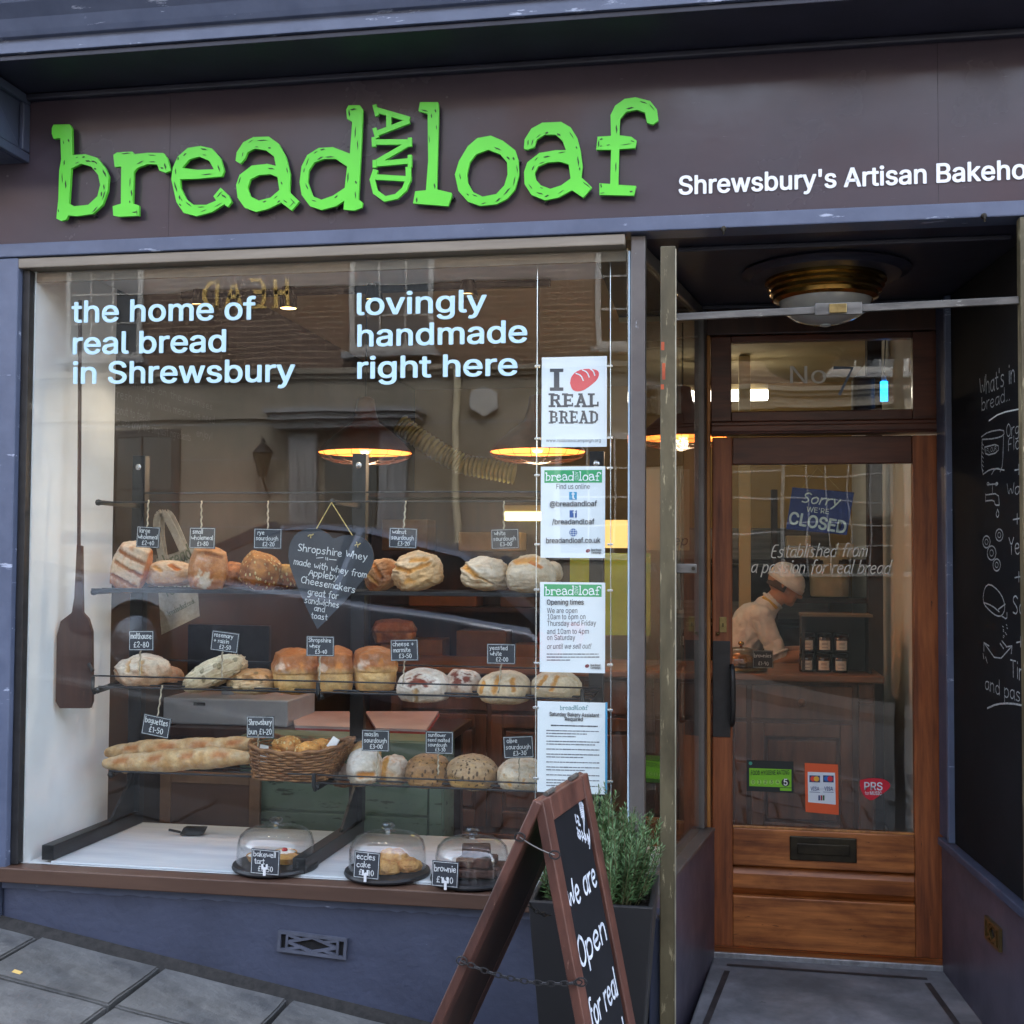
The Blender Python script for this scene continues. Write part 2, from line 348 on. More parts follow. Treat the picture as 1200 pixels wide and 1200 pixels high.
# ------------------------------------------------------------------ lettering
HAND = {
'a':"3.2,3.6 2,4 .6,3.2 .4,1.2 1.4,.1 2.6,.5 3.3,2|3.3,4 3.3,1 3.8,0", 'b':".5,6.5 .5,0|.5,2.8 1.6,4 3,3.6 3.5,2 2.8,.3 1.4,0 .5,.8",
'c':"3.3,3.4 2,4 .7,3.2 .4,1.6 1.2,.2 2.4,0 3.4,.7", 'd':"3.3,6.5 3.3,0|3.3,2.8 2.2,4 .8,3.4 .4,1.8 1.2,.2 2.4,.1 3.3,1",
'e':".5,2 3.3,2.2 3,3.5 1.9,4 .7,3.2 .4,1.6 1.3,.2 2.5,0 3.4,.7", 'f':"3,6.2 2,6.5 1.4,5.6 1.3,0|.3,3.8 2.6,3.9",
'g':"3.2,3.4 2,4 .7,3.2 .5,1.6 1.6,.5 2.8,1 3.2,2.5|3.2,4 3.2,-1 2.2,-2 .7,-1.6", 'h':".5,6.5 .5,0|.5,2.6 1.6,4 2.9,3.6 3.2,2.2 3.2,0",
'i':".8,4 .8,0|.8,5.3 .8,5.9", 'j':"1.4,4 1.4,-1 .6,-2 0,-1.6|1.4,5.3 1.4,5.9", 'k':".5,6.5 .5,0|3,4 .5,1.7|1.3,2.4 3.2,0", 'l':".7,6.5 .7,0",
'm':".4,4 .4,0|.4,2.8 1.3,4 2.2,3.6 2.4,0|2.4,2.8 3.3,4 4.3,3.6 4.4,0", 'n':".5,4 .5,0|.5,2.6 1.6,4 2.9,3.6 3.2,2.2 3.2,0",
'o':"2,4 .7,3.3 .4,1.8 1.1,.3 2,0 3.1,.6 3.5,2 3,3.5 2,4", 'p':".5,4 .5,-2|.5,2.8 1.6,4 3,3.6 3.5,2 2.8,.3 1.4,0 .5,.8",
'q':"3.3,4 3.3,-2|3.3,2.8 2.2,4 .8,3.4 .4,1.8 1.2,.2 2.4,.1 3.3,1", 'r':".5,4 .5,0|.5,2.6 1.4,3.8 2.6,3.9",
's':"3,3.5 1.8,4 .7,3.3 1.2,2.3 2.6,1.8 3,.8 2,0 .5,.4", 't':"1.4,5.8 1.4,1 2,0 2.9,.3|.4,4 2.7,4",
'u':".5,4 .5,1.2 1.4,0 2.6,.5 3.2,1.6|3.2,4 3.2,0", 'v':".3,4 1.7,0 3.2,4", 'w':".3,4 1.3,0 2.5,3.2 3.6,0 4.7,4", 'x':".4,4 3.2,0|3.2,4 .4,0",
'y':".4,4 1.8,.6|3.3,4 1.6,-.6 .6,-2", 'z':".5,4 3,4 .5,0 3.2,0",
'A':".2,0 2,6.3 3.8,0|.9,2.2 3.1,2.2", 'B':".6,6 .6,0|.6,6 2.4,6.2 3.2,5 2.4,3.4 .6,3.2|.6,3.2 2.8,3.1 3.6,1.6 2.6,0 .6,0",
'C':"3.7,5.2 2.5,6.2 1,5.2 .4,3 1,.9 2.4,0 3.7,.9", 'D':".6,6 .6,0|.6,6 2.6,5.8 3.7,4 3.6,2 2.4,.2 .6,0", 'E':"3.4,6 .6,6 .6,0 3.5,0|.6,3.1 2.8,3.1",
'F':"3.4,6 .6,6 .6,0|.6,3.1 2.7,3.1", 'G':"3.7,5.2 2.5,6.2 1,5.2 .4,3 1,.9 2.4,0 3.6,1 3.6,2.6 2.3,2.6", 'H':".6,6 .6,0|3.5,6 3.5,0|.6,3.1 3.5,3.1",
'I':"1,6 1,0", 'J':"2.6,6 2.6,1.2 1.6,0 .4,.8", 'K':".6,6 .6,0|3.4,6 .6,2.6|1.4,3.4 3.5,0", 'L':".6,6 .6,0 3.3,0", 'M':".5,0 .7,6 2.4,2 4.1,6 4.3,0",
'N':".6,0 .6,6 3.5,0 3.5,6", 'O':"2.1,6.2 .8,5.2 .4,3 .9,.9 2.1,0 3.4,.9 3.8,3 3.3,5.2 2.1,6.2", 'P':".6,6 .6,0|.6,6 2.6,6.1 3.5,4.7 2.6,3 .6,2.9",
'R':".6,6 .6,0|.6,6 2.5,6.1 3.4,4.7 2.5,3.2 .6,3|1.8,3 3.6,0", 'S':"3.4,5.3 2.2,6.2 .8,5.4 .9,4 2.6,2.8 3.4,1.4 2.4,.1 .6,.6",
'T':".2,6 3.8,6|2,6 2,0", 'U':".5,6 .5,1.6 1.6,0 2.9,.3 3.6,1.8 3.6,6", 'V':".2,6 2,0 3.8,6", 'W':".2,6 1.4,0 2.7,4.4 4,0 5.2,6", 'Y':".3,6 2,3 3.7,6|2,3 2,0",
'X':".4,6 3.5,0|3.5,6 .4,0", 'Z':".4,6 3.5,6 .4,0 3.6,0",
'0':"1.9,6 .8,5 .5,3 .9,.9 1.9,0 3,.9 3.4,3 3,5 1.9,6", '1':".6,4.8 1.6,6 1.6,0", '2':".5,4.8 1.4,6 2.8,5.8 3.1,4.4 1.8,2 .4,0 3.4,.1",
'3':".5,5.6 2,6 3,5 2.4,3.6 1.3,3.2 2.8,2.8 3.3,1.4 2.2,0 .4,.5", '4':"2.6,0 2.6,6 .3,1.9 3.5,1.9", '5':"3.2,6 .9,6 .7,3.4 2.2,3.7 3.3,2.4 2.7,.5 1.4,0 .3,.6",
'6':"2.9,6 1.2,4.4 .5,2.2 1.1,.3 2.3,0 3.3,1.3 2.7,2.9 1.4,3 .6,2", '7':".4,6 3.4,6 1.6,0", '8':"1.9,3.3 .8,4.4 1.2,5.8 2.5,5.9 3.1,4.6 1.9,3.3 .6,2 .9,.3 2.4,0 3.3,1.2 2.8,2.6 1.9,3.3",
'9':"3.2,4 2,3 .8,3.6 .6,5 1.6,6 2.9,5.6 3.2,4 2.6,0", '£':"3.2,5.3 2.3,6 1.3,5.2 1.4,3 1.2,1 .4,.1 2.2,.4 3.4,.2|.4,3 2.6,3",
'-':".5,2.6 2.2,2.6", '+':"1.9,4.4 1.9,1|.3,2.7 3.5,2.7", "'":".6,6.4 .5,5", '!':".7,6.4 .7,1.8|.7,.5 .7,0", '.':".5,.4 .6,0", '(':"1.5,6.8 .6,4.5 .6,1.5 1.5,-.8", ')':".4,6.8 1.3,4.5 1.3,1.5 .4,-.8",
'/':".2,-.5 2.2,6.4", ',':".6,.5 .3,-.9", ':':".6,3.2 .6,2.8|.6,.5 .6,.1", '@':"3,1.4 2.2,3 1.2,2 2,.9 3,2 3.6,1.2 4,3 2.4,4.8 .6,3.6 .6,.8 2,-.6 3.8,0",
}
HW = {'i':1.6,'j':2.2,'l':1.5,'m':5,'w':5,'r':2.9,'t':3.2,'f':3.2,'M':4.9,'W':5.4,'I':1.9,'1':2.5,'-':2.8,"'":1.2,'!':1.4,'.':1.2,' ':2.6,'(':2,')':2,',':1.2,':':1.3,'@':4.5,'/':2.5}
def chaikin(p, it=1):
    for _ in range(it):
        if len(p) < 3: return p
        q = [p[0]]
        for a, b in zip(p, p[1:]):
            q += [(a[0]*.75+b[0]*.25, a[1]*.75+b[1]*.25), (a[0]*.25+b[0]*.75, a[1]*.25+b[1]*.75)]
        q.append(p[-1]); p = q
    return p
def ribbon(mb, pts, u, v, w, n=None, th=0):
    """flat stroke along 3D points lying in the plane spanned by u, v"""
    pts = [Vector(p) for p in pts]
    if len(pts) < 2: return
    nn = u.cross(v).normalized()
    L, Rr = [], []
    for i, p in enumerate(pts):
        a = (p - pts[i-1]).normalized() if i else None
        b = (pts[i+1] - p).normalized() if i < len(pts) - 1 else None
        d = ((a or b) + (b or a))
        if d.length < 1e-6: d = a or b
        d.normalize()
        s = nn.cross(d)
        k = w / 2
        if i == 0: p = p - d * k * .6
        if i == len(pts) - 1: p = p + d * k * .6
        L.append(p + s * k); Rr.append(p - s * k)
    m = len(pts)
    mb.add(L + Rr, [(i, i + 1, m + i + 1, m + i) for i in range(m - 1)])
def hand(mb, s, o, u, v, h, w=None, weight=0.09, slant=0.0, jit=0.0, rng=None, it=1):
    """handwriting from o along u (up v); h = height of a capital; w = total width to fit"""
    o, u, v = Vector(o), Vector(u).normalized(), Vector(v).normalized()
    k = h / 6.2
    tot = sum(HW.get(c, 4.1) for c in s)
    kx = k if w is None else w / max(tot, .1)
    x = 0
    for c in s:
        if c in HAND:
            jy = rng.uniform(-jit, jit) if rng else 0
            for st in HAND[c].split('|'):
                q = [tuple(map(float, t.split(','))) for t in st.split()]
                q = chaikin(q, it)
                ribbon(mb, [o + u * ((x + a) * kx + b * k * slant) + v * ((b + jy) * k) for a, b in q], u, v, weight * h)
        x += HW.get(c, 4.1)
    return mb
_tc = {}
FONT = None
try:      # the sans that ships inside Blender itself, if this build has it
    import os
    _p = os.path.join(bpy.utils.system_resource('DATAFILES', path='fonts'), 'Inter.woff2')
    if os.path.exists(_p): FONT = bpy.data.fonts.load(_p)
except Exception:
    FONT = None
def tidy(vs, fs):
    """strokes of one letter that overlap get their own depth; doubled faces are rebuilt from their outline"""
    par = list(range(len(vs)))
    def find(i):
        while par[i] != i: par[i] = par[par[i]]; i = par[i]
        return i
    for f in fs:
        for a in f[1:]: par[find(a)] = find(f[0])
    isl = {}
    for f in fs: isl.setdefault(find(f[0]), []).append(f)
    def ar(f): return abs(sum(vs[a].x*vs[b].y - vs[b].x*vs[a].y for a, b in zip(f, f[1:] + f[:1]))) / 2
    out = []
    for k, (r_, ff) in enumerate(isl.items()):
        cnt = {}
        for f in ff:
            for a, b in zip(f, f[1:] + f[:1]): cnt[frozenset((a, b))] = cnt.get(frozenset((a, b)), 0) + 1
        bd = [tuple(e) for e, c in cnt.items() if c == 1]; nb = {}
        for a, b in bd: nb.setdefault(a, []).append(b); nb.setdefault(b, []).append(a)
        rings = []
        if bd and len(bd) <= 24 and all(len(x) == 2 for x in nb.values()):
            left = set(nb)
            while left:
                st = left.pop(); ring = [st]; prev, cur = None, st
                while True:
                    nx = [x for x in nb[cur] if x != prev] or nb[cur]; prev, cur = cur, nx[0]
                    if cur == st or len(ring) > 30: break
                    ring.append(cur); left.discard(cur)
                rings.append(tuple(ring))
            if sum(map(ar, ff)) > 1.25 * sum(map(ar, rings)):
                for j, ring in enumerate(rings):
                    for i in ring: vs[i].z = j * .00005
                    if sum(vs[p].x*vs[q].y - vs[q].x*vs[p].y for p, q in zip(ring, ring[1:] + ring[:1])) < 0: ring = ring[::-1]
                    out.append(ring)
                continue
        for i in {i for f in ff for i in f}: vs[i].z = (k % 4) * .00005
        out += ff
    return vs, out
def cap_h():
    if 'cap' not in _tc:
        _tc['cap'] = .73; vs, _ = glyphs('H'); _tc['cap'] = max(v.y for v in vs)
    return _tc['cap']
def glyphs(s, bold=0.0, shear=0.0, space=1.0):
    key = (s, bold, shear, space)
    if key not in _tc:
        cu = bpy.data.curves.new('lettering', 'FONT'); cu.body = s; cu.size = 1; cu.offset = bold; cu.shear = shear; cu.space_character = space
        cu.resolution_u = 3
        if FONT: cu.font = FONT
        cu.fill_mode = 'FRONT'
        ob = link(bpy.data.objects.new('lettering', cu))
        dg = bpy.context.evaluated_depsgraph_get(); dg.update()
        me = ob.evaluated_get(dg).to_mesh()
        _tc[key] = tidy([v.co.copy() for v in me.vertices], [tuple(p.vertices) for p in me.polygons])
        ob.evaluated_get(dg).to_mesh_clear()
        bpy.data.objects.remove(ob); bpy.data.curves.remove(cu)
    return _tc[key]
def printed(mb, s, o, u, v, h=None, w=None, bold=0.0, shear=0.0, center=False, space=1.0):
    """printed sans lettering: o = left end of the baseline, h = capital height, w = width to fit"""
    o, u, v = Vector(o), Vector(u).normalized(), Vector(v).normalized()
    vs, fs = glyphs(s, 0.0, shear, space)
    if not vs: return mb
    x0, x1 = min(p.x for p in vs), max(p.x for p in vs)
    cap = cap_h()
    ky = (h / cap) if h else w / (x1 - x0)
    kx = (w / (x1 - x0)) if w else ky
    dx = (x0 + x1) / 2 if center else x0
    nn = u.cross(v).normalized(); b = bold * cap / .73      # heavier weight: the outline laid down again, nudged all round
    for i, (ax, ay) in enumerate([(0, 0)] if not bold else [(0, 0), (b, 0), (-b, 0), (0, b*.8), (0, -b*.8), (b*.7, b*.6), (-b*.7, b*.6), (b*.7, -b*.6), (-b*.7, -b*.6)]):
        mb.add([o + u * ((p.x + ax - dx) * kx) + v * ((p.y + ay) * ky) + nn * (i * .00022 + p.z) for p in vs], fs)
    return mb
def letters(mb, m, parent):
    """split printed lettering into one object for each letter"""
    par = list(range(len(mb.v)))
    def find(i):
        while par[i] != i: par[i] = par[par[i]]; i = par[i]
        return i
    for f in mb.f:
        for a in f[1:]: par[find(a)] = find(f[0])
    isl = {}
    for k, f in enumerate(mb.f): isl.setdefault(find(f[0]), []).append(k)
    box = []
    for r_, fk in isl.items():
        xs = [mb.v[i].x for k in fk for i in mb.f[k]]; box.append([min(xs), max(xs), fk])
    box.sort(key=lambda b: b[0]); out = []
    for b in box:
        if out and b[0] < out[-1][1] - .35 * min(b[1] - b[0], out[-1][1] - out[-1][0]): out[-1][1] = max(out[-1][1], b[1]); out[-1][2] += b[2]
        else: out.append(b)
    for b in out:
        idx, q = {}, MB()
        for k in b[2]:
            f = []
            for i in mb.f[k]:
                if i not in idx: idx[i] = len(q.v); q.v.append(mb.v[i])
                f.append(idx[i])
            q.f.append(tuple(f))
        q.build('letter', m, parent, fix=False)
def pxline(mb, s, a, b, Y, h, bold=0.0, **k):
    """printed line whose baseline runs between two points of the photograph on plane Y; h in pixels"""
    p, q = at(*a, Y), at(*b, Y); t = at(a[0], a[1] - h, Y)
    return printed(mb, s, p, q - p, V(0, 0, 1), h=(t - p).length, w=(q - p).length, bold=bold, **k)
def pxhand(mb, s, a, b, Y, h, **k):
    p, q = at(*a, Y), at(*b, Y); t = at(a[0], a[1] - h, Y)
    u = (q - p).normalized(); v = V(-u.z, 0, u.x)
    return hand(mb, s, p, u, v, (t - p).length, w=(q - p).length, **k)
def poly_mesh(mb, outer, holes, depth):
    """polygon with holes (3D points in a plane), extruded by vector depth"""
    o = Vector(outer[0]); n = Vector(depth).normalized()
    u = Vector((1, 0, 0)); u = (u - n * u.dot(n)).normalized(); v = n.cross(u)
    cu = bpy.data.curves.new('outline', 'CURVE'); cu.dimensions = '2D'; cu.fill_mode = 'BOTH'; cu.extrude = Vector(depth).length / 2
    for ring in [outer] + list(holes):
        sp = cu.splines.new('POLY'); sp.points.add(len(ring) - 1); sp.use_cyclic_u = True
        for i, p in enumerate(ring):
            d = Vector(p) - o; sp.points[i].co = (d.dot(u), d.dot(v), 0, 1)
    ob = link(bpy.data.objects.new('outline', cu))
    dg = bpy.context.evaluated_depsgraph_get(); dg.update()
    me = ob.evaluated_get(dg).to_mesh()
    mb.add([o + u * p.co.x + v * p.co.y + n * p.co.z + Vector(depth) / 2 for p in me.vertices], [tuple(p.vertices) for p in me.polygons])
    ob.evaluated_get(dg).to_mesh_clear(); bpy.data.objects.remove(ob); bpy.data.curves.remove(cu)
    return mb
# ------------------------------------------------------------------ materials of the shopfront
blue = pm('slate_blue_paint', lin((62,69,90)), lin((52,59,79)), scale=3, rough=0.42, rough2=0.6, bump=0.25, bscale=60, chip=(lin((150,158,180)), 0.73, 26))
blue_worn = pm('worn_slate_blue_paint', lin((76,85,108)), lin((90,99,122)), scale=6, rough=0.4, bump=0.3, bscale=50, chip=(lin((168,176,196)), 0.62, 18, (0.3, 1, 1.6)))
riser_m = pm('painted_render', lin((72,78,98)), lin((58,64,82)), scale=3.0, detail=12, rough=0.38, rough2=0.6, bump=0.7, bscale=40, bdist=0.004, chip=(lin((112,116,136)), 0.70, 45), contrast=(.3,.72), stain=((.78,.78,.80), 2.4, (1,1,1.8)))
plum = pm('plum_fascia_paint', lin((72,63,72)), lin((62,55,64)), scale=2.5, rough=0.13, rough2=0.30, bump=0.10, bscale=5, bdist=0.01, chip=(lin((112,108,122)), 0.675, 60, (0.22, 1, 3.5)), stain=((.84,.82,.84), 1.3, (.6,1,1.6)))
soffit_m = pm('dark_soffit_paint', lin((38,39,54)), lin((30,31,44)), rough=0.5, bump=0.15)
alcove_m = pm('plum_alcove_paint', lin((78,75,90)), lin((64,62,76)), scale=3, rough=0.3, rough2=0.45, bump=0.15, chip=(lin((110,108,126)), 0.74, 24))
headbeige = pm('aged_beige_timber', lin((140,130,116)), lin((120,110,98)), scale=9, stretch=(0.3,1,3), rough=0.5, bump=0.2)
brownsill = pm('brown_sill_paint', lin((88,66,54)), lin((74,54,44)), scale=6, stretch=(.3,1,2), rough=0.42, bump=0.15)
greypost = pm('grey_aluminium_post', lin((104,100,98)), lin((90,86,86)), rough=0.4, metal=0.3, bump=0.1, chip=(lin((170,176,186)), 0.66, 30, (1,1,.3)))
sealant = pm('pale_sealant', lin((178,200,214)), lin((150,170,186)), rough=0.6)
olive = pm('olive_bronze_gate_paint', lin((100,92,70)), lin((80,74,56)), scale=14, stretch=(1,1,.25), rough=0.45, metal=0.2, bump=0.4, bscale=50, chip=(lin((150,140,112)), 0.58, 30, (1.5,1.5,.3)), stain=((.6,.58,.55), 5, (1,1,.5)))
rustpatch = pm('orange_primer_patch', lin((180,84,44)), lin((150,60,34)), scale=30, rough=0.7)
wood_v = pm('varnished_wood_upright', lin((172,100,56)), lin((98,50,29)), scale=5, stretch=(9,9,.55), detail=9, rough=0.30, rough2=0.5, bump=0.18, bscale=14, contrast=(0.3,0.72), chip=(lin((52,28,18)), 0.66, 20, (3,3,.5)), stain=((.66,.58,.52), 2.6, (2.5,2.5,.7)))
wood_h = pm('varnished_wood_cross', lin((204,128,68)), lin((116,62,32)), scale=5, stretch=(.55,9,9), detail=9, rough=0.30, rough2=0.5, bump=0.18, bscale=14, contrast=(0.3,0.72), chip=(lin((56,30,18)), 0.65, 20, (.5,3,3)), stain=((.52,.44,.38), 2.8, (.8,2.5,2.5)))
wood_gold = pm('golden_wood_bead', lin((186,130,70)), lin((150,96,48)), scale=5, stretch=(9,9,.55), rough=0.35)
wood_top = pm('shade_darkened_wood', lin((104,56,38)), lin((66,34,24)), scale=5, stretch=(.6,6,6), detail=9, rough=.35, bump=.15, bscale=14)  # darker wood, with the shade up there also put into its colour
wood_dark = pm('dark_stained_wood', lin((66,38,26)), lin((46,26,19)), scale=4, stretch=(4,4,.5), rough=0.35, bump=0.1)
black_iron = pm('black_iron', lin((26,26,28)), lin((40,40,42)), scale=20, rough=0.45, bump=0.2)
dark_bronze = pm('dark_bronze', lin((62,56,44)), lin((44,40,34)), scale=25, rough=0.42, metal=0.7)
brass = pm('polished_brass', lin((206,170,96)), lin((150,118,60)), scale=4, rough=0.16, metal=1.0)
dull_brass = pm('dull_brass', lin((150,132,88)), lin((110,96,64)), scale=18, rough=0.35, metal=0.9)
opal = pm('opal_glass', lin((176,180,178)), lin((160,164,164)), rough=0.12, coat=.5)
pane_m = glass('window_glass', 0.034, (0.97, 0.985, 0.98), dirt=0.008, wavy=0.06)
pane_d = glass('door_glass', 0.04, (0.96, 0.975, 0.965), dirt=0.02, wavy=0.10)
concrete = pm('step_concrete', lin((132,134,140)), lin((106,108,114)), scale=7, detail=10, rough=0.8, bump=0.5, bscale=70, chip=(lin((84,84,86)), 0.66, 12), stain=((.66,.66,.66), 2.6))
inlay = pm('dark_inlay_tile', lin((58,56,58)), lin((44,42,44)), scale=20, rough=0.6)
white_metal = pm('white_threshold_metal', lin((190,194,200)), lin((150,152,156)), scale=30, rough=0.35, metal=.6)
slab_m = pm('paving_stone', lin((104,104,102)), lin((66,67,68)), scale=6, detail=14, rough=0.85, rough2=.6, bump=0.9, bscale=20, bdist=0.012, chip=(lin((150,150,146)), 0.68, 60), rnd=0.16, contrast=(.3,.7), stain=((.80,.80,.79), 3.2))
joint_m = pm('dirt_joint', lin((48,46,44)), lin((30,29,28)), scale=40, rough=0.95, bump=0.8, bscale=120)
iron_vent = pm('painted_iron_vent', lin((86,90,104)), lin((70,74,86)), scale=20, rough=0.5, bump=0.3, bscale=80)
void_m = pm('black_void', (0.004,0.004,0.005), rough=0.9)
chalkboard_m = pm('blackboard', lin((22,23,28)), lin((17,18,22)), scale=4, rough=0.8, spec=0.15)
slate_m = pm('slate_tag', lin((50,55,62)), lin((42,46,53)), scale=20, rough=0.7)
chalk_m = pm('white_chalk', lin((222,226,226)), lin((170,176,178)), scale=90, rough=0.9, contrast=(.4,.7))
chalk_faint = pm('faint_chalk', lin((120,120,116)), lin((84,84,82)), scale=90, rough=0.9)
green_sign = pm('lime_green_acrylic', lin((100,216,62)), lin((92,204,56)), scale=3, rough=0.34)
green_edge = pm('dark_brush_mark', lin((22,52,20)), rough=0.6)
vinyl = pm('pale_vinyl', lin((184,216,230)), rough=0.55)
white_vinyl = pm('white_vinyl', lin((236,238,244)), rough=0.5)

# ------------------------------------------------------------------ setting: pavement, road, step
pav = tag(link(bpy.data.objects.new('pavement', None)), kind='structure')
bed = MB()
bed.add([(-9, -3.85, gz(-9)-.03), (4, -3.85, gz(4)-.03), (4, .3, gz(4)-.03), (-9, .3, gz(-9)-.03)], [(0,1,2,3)])
bed.build('joint_bed', joint_m, pav)
rng = random.Random(7)
def slab_mesh(w, d, seed):
    r_ = random.Random(seed); mb = MB()
    j = lambda: r_.uniform(-.004, .004)
    n_ = 5
    pts = []
    def edge(a, b):
        for i in range(n_):
            t = i / n_; pts.append((a[0]+(b[0]-a[0])*t + j()*.6, a[1]+(b[1]-a[1])*t + j()*.6, 0))
    c = [(0,0),(w,0),(w,d),(0,d)]
    for k in range(4): edge(c[k], c[(k+1) % 4])
    mb.prism(pts, (0, 0, -.04))
    me = bpy.data.meshes.new('slab'); me.from_pydata([tuple(p) for p in mb.v], [], mb.f)
    bm = bmesh.new(); bm.from_mesh(me); bmesh.ops.recalc_face_normals(bm, faces=bm.faces)
    bmesh.ops.bevel(bm, geom=[e for e in bm.edges if all(v.co.z > -.01 for v in e.verts)], offset=.006, segments=2, affect='EDGES')
    bm.to_mesh(me); bm.free(); me.materials.append(slab_m); return me
SL = [slab_mesh(.417, .318, s) for s in range(5)] + [slab_mesh(.417, .46, s) for s in range(5, 9)]
rows = [(-.398, 0)] + [(-.398 - .472 * k, 5) for k in range(1, 8)]
for ri, (y0, base) in enumerate(rows):
    if y0 < -3.84: break
    for k in range(-5, 7):
        x0 = -1.740 + .4294 * k
        if ri >= 2: x0 += .2 * (ri % 2)
        if ri > 3 and (x0 < -2.2 or x0 > 1.2): continue
        o = link(bpy.data.objects.new('slab', SL[base + rng.randrange(4)]))
        o.parent = pav
        o.location = (x0 + .006, y0 + .004, gz(x0 + .006) + rng.uniform(-.003, .003))
        o.rotation_euler = (rng.uniform(-.004,.004), G_ANG + rng.uniform(-.004, .004), 0)
kb = MB()
def slope_box(mb, x0, x1, y0, y1, t, b):
    mb.add([(x0,y0,gz(x0)+b),(x1,y0,gz(x1)+b),(x1,y1,gz(x1)+b),(x0,y1,gz(x0)+b),(x0,y0,gz(x0)+t),(x1,y0,gz(x1)+t),(x1,y1,gz(x1)+t),(x0,y1,gz(x0)+t)],
           [(0,3,2,1),(4,5,6,7),(0,1,5,4),(1,2,6,5),(2,3,7,6),(3,0,4,7)]); return mb
kerb_m = pm('granite_kerb', lin((140,138,134)), lin((110,108,106)), scale=30, rough=0.8, bump=.4)
for k in range(-10, 5): 
    tag(slope_box(MB(), k*.9+.004, k*.9+.896, -4.0, -3.86, 0, -.3).build('kerb_stone', kerb_m, pav, bevel=.012))
asphalt = pm('asphalt', (0.05,0.05,0.052), (0.075,0.074,0.072), scale=30, rough=0.9, bump=.6, bscale=200)
road = MB(); slope_box(road, -40, 30, -9.2, -4.0, -.12, -.4)
tag(road.build('road', asphalt), kind='structure')
farpav = MB(); slope_box(farpav, -40, 30, -11.2, -9.2, .0, -.4)
tag(farpav.build('far_pavement', pm('far_paving', lin((84,82,80)), lin((70,68,66)), scale=6, rough=.85)), kind='structure')
grd = MB(); grd.quad((-200,-200,-8),(200,-200,-8),(200,200,-8),(-200,200,-8))
tag(grd.build('ground', asphalt), kind='structure')
grit_m = pm('grit', lin((90,84,72)), lin((40,38,34)), scale=60, rough=.95)
gr = MB(); rg = random.Random(3)
for i in range(900):
    x = rg.uniform(-2.9, -.3); y = -.021 - abs(rg.gauss(0, .028)); s_ = rg.uniform(.0012, .0042)
    z = gz(x) - .028 + s_*.6
    if y > -.08 : z += .012 * (1 - (-.02 - y) / .06)
    gr.obox((x, y, z), V(s_, rg.uniform(-s_,s_), 0), V(0, s_, rg.uniform(-s_,s_)*.5), V(0, 0, s_*.7))
tag(gr.build('grit', grit_m), 'loose grit and dirt along the foot of the blue wall', 'grit', kind='stuff')
fil = MB(); fil.add([(-2.9,-.02,gz(-2.9)+.012),(-.2,-.02,gz(-.2)+.012),(-.2,-.085,gz(-.2)-.026),(-2.9,-.085,gz(-2.9)-.026)], [(0,1,2,3)])
fil.build('dirt_fillet', joint_m, pav)

# ------------------------------------------------------------------ the shopfront
SF = thing('shopfront', 'slate blue and plum painted shopfront with big display window and recessed wooden door', 'shopfront', (-.7, 0, 0))
def part(name, m, mb, parent=None, bevel=.004, smooth=False): return mb.build(name, m, parent or SF, bevel=bevel, smooth=smooth)
for a, b in ((-3.3, -1.7905), (-1.7898, .6526), (.6533, 2.5)):
    part('fascia_board', plum, MB().box(a, b, -.02, .05, 2.597, 3.124), bevel=.0004)
part('fascia_moulding', blue_worn, MB().box(-3.3, 2.5, -.05, .05, 2.549, 2.595))
prof = [(.055,3.126),(-.309,3.126),(-.309,3.168),(-.325,3.170),(-.335,3.185),(-.352,3.215),(-.385,3.25),(-.40,3.285),(-.402,3.305),(-.445,3.31),(-.455,3.40),(.055,3.47)]
part('cornice', blue_worn, MB().prism([(-3.3, y, z) for y, z in prof], (5.8, 0, 0)), bevel=.002)
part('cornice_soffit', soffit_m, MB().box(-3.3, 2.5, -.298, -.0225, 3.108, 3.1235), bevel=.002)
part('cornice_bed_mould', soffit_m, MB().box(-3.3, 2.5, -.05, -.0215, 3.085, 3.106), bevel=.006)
# console bracket at the left end of the fascia
bk = sub('bracket', SF)
part('block', blue, MB().box(-2.72, -2.318, -.285, -.022, 2.876, 3.105), bk)
for nm, b in (('side_rail', (-2.316,-2.298,-.285,-.022,2.876,2.908)), ('side_rail', (-2.316,-2.298,-.285,-.022,3.075,3.105)), ('side_stile', (-2.316,-2.298,-.062,-.022,2.910,3.073)), ('side_stile', (-2.316,-2.298,-.285,-.245,2.910,3.073))):
    part(nm, blue, MB().box(*b), bk)
part('side_scroll', blue, MB().prism([(-2.316,-.065,2.912),(-2.316,-.242,2.912),(-2.316,-.242,3.07)], (.010,0,0)), bk)
# pilaster on the left
pl = sub('pilaster', SF)
part('shaft', blue, MB().box(-2.80, -2.402, -.035, .05, .50, 2.545), pl)
part('plinth', riser_m, MB().add([(-2.82,-.05,-.3),(-2.345,-.05,-.3),(-2.345,.05,-.3),(-2.82,.05,-.3),(-2.82,-.05,.496),(-2.345,-.05,.496),(-2.345,.05,.496),(-2.82,.05,.496)], [(0,3,2,1),(4,5,6,7),(0,1,5,4),(1,2,6,5),(2,3,7,6),(3,0,4,7)]), pl, bevel=.01)
part('panel_mould', blue, MB().box(-2.44, -2.415, -.05, -.037, .56, 2.47), pl)
part('panel_mould', blue, MB().box(-2.80, -2.442, -.05, -.037, 2.445, 2.47), pl)
part('edge_strip', blue_worn, MB().box(-2.399, -2.318, -.045, .05, .50, 2.547), pl)
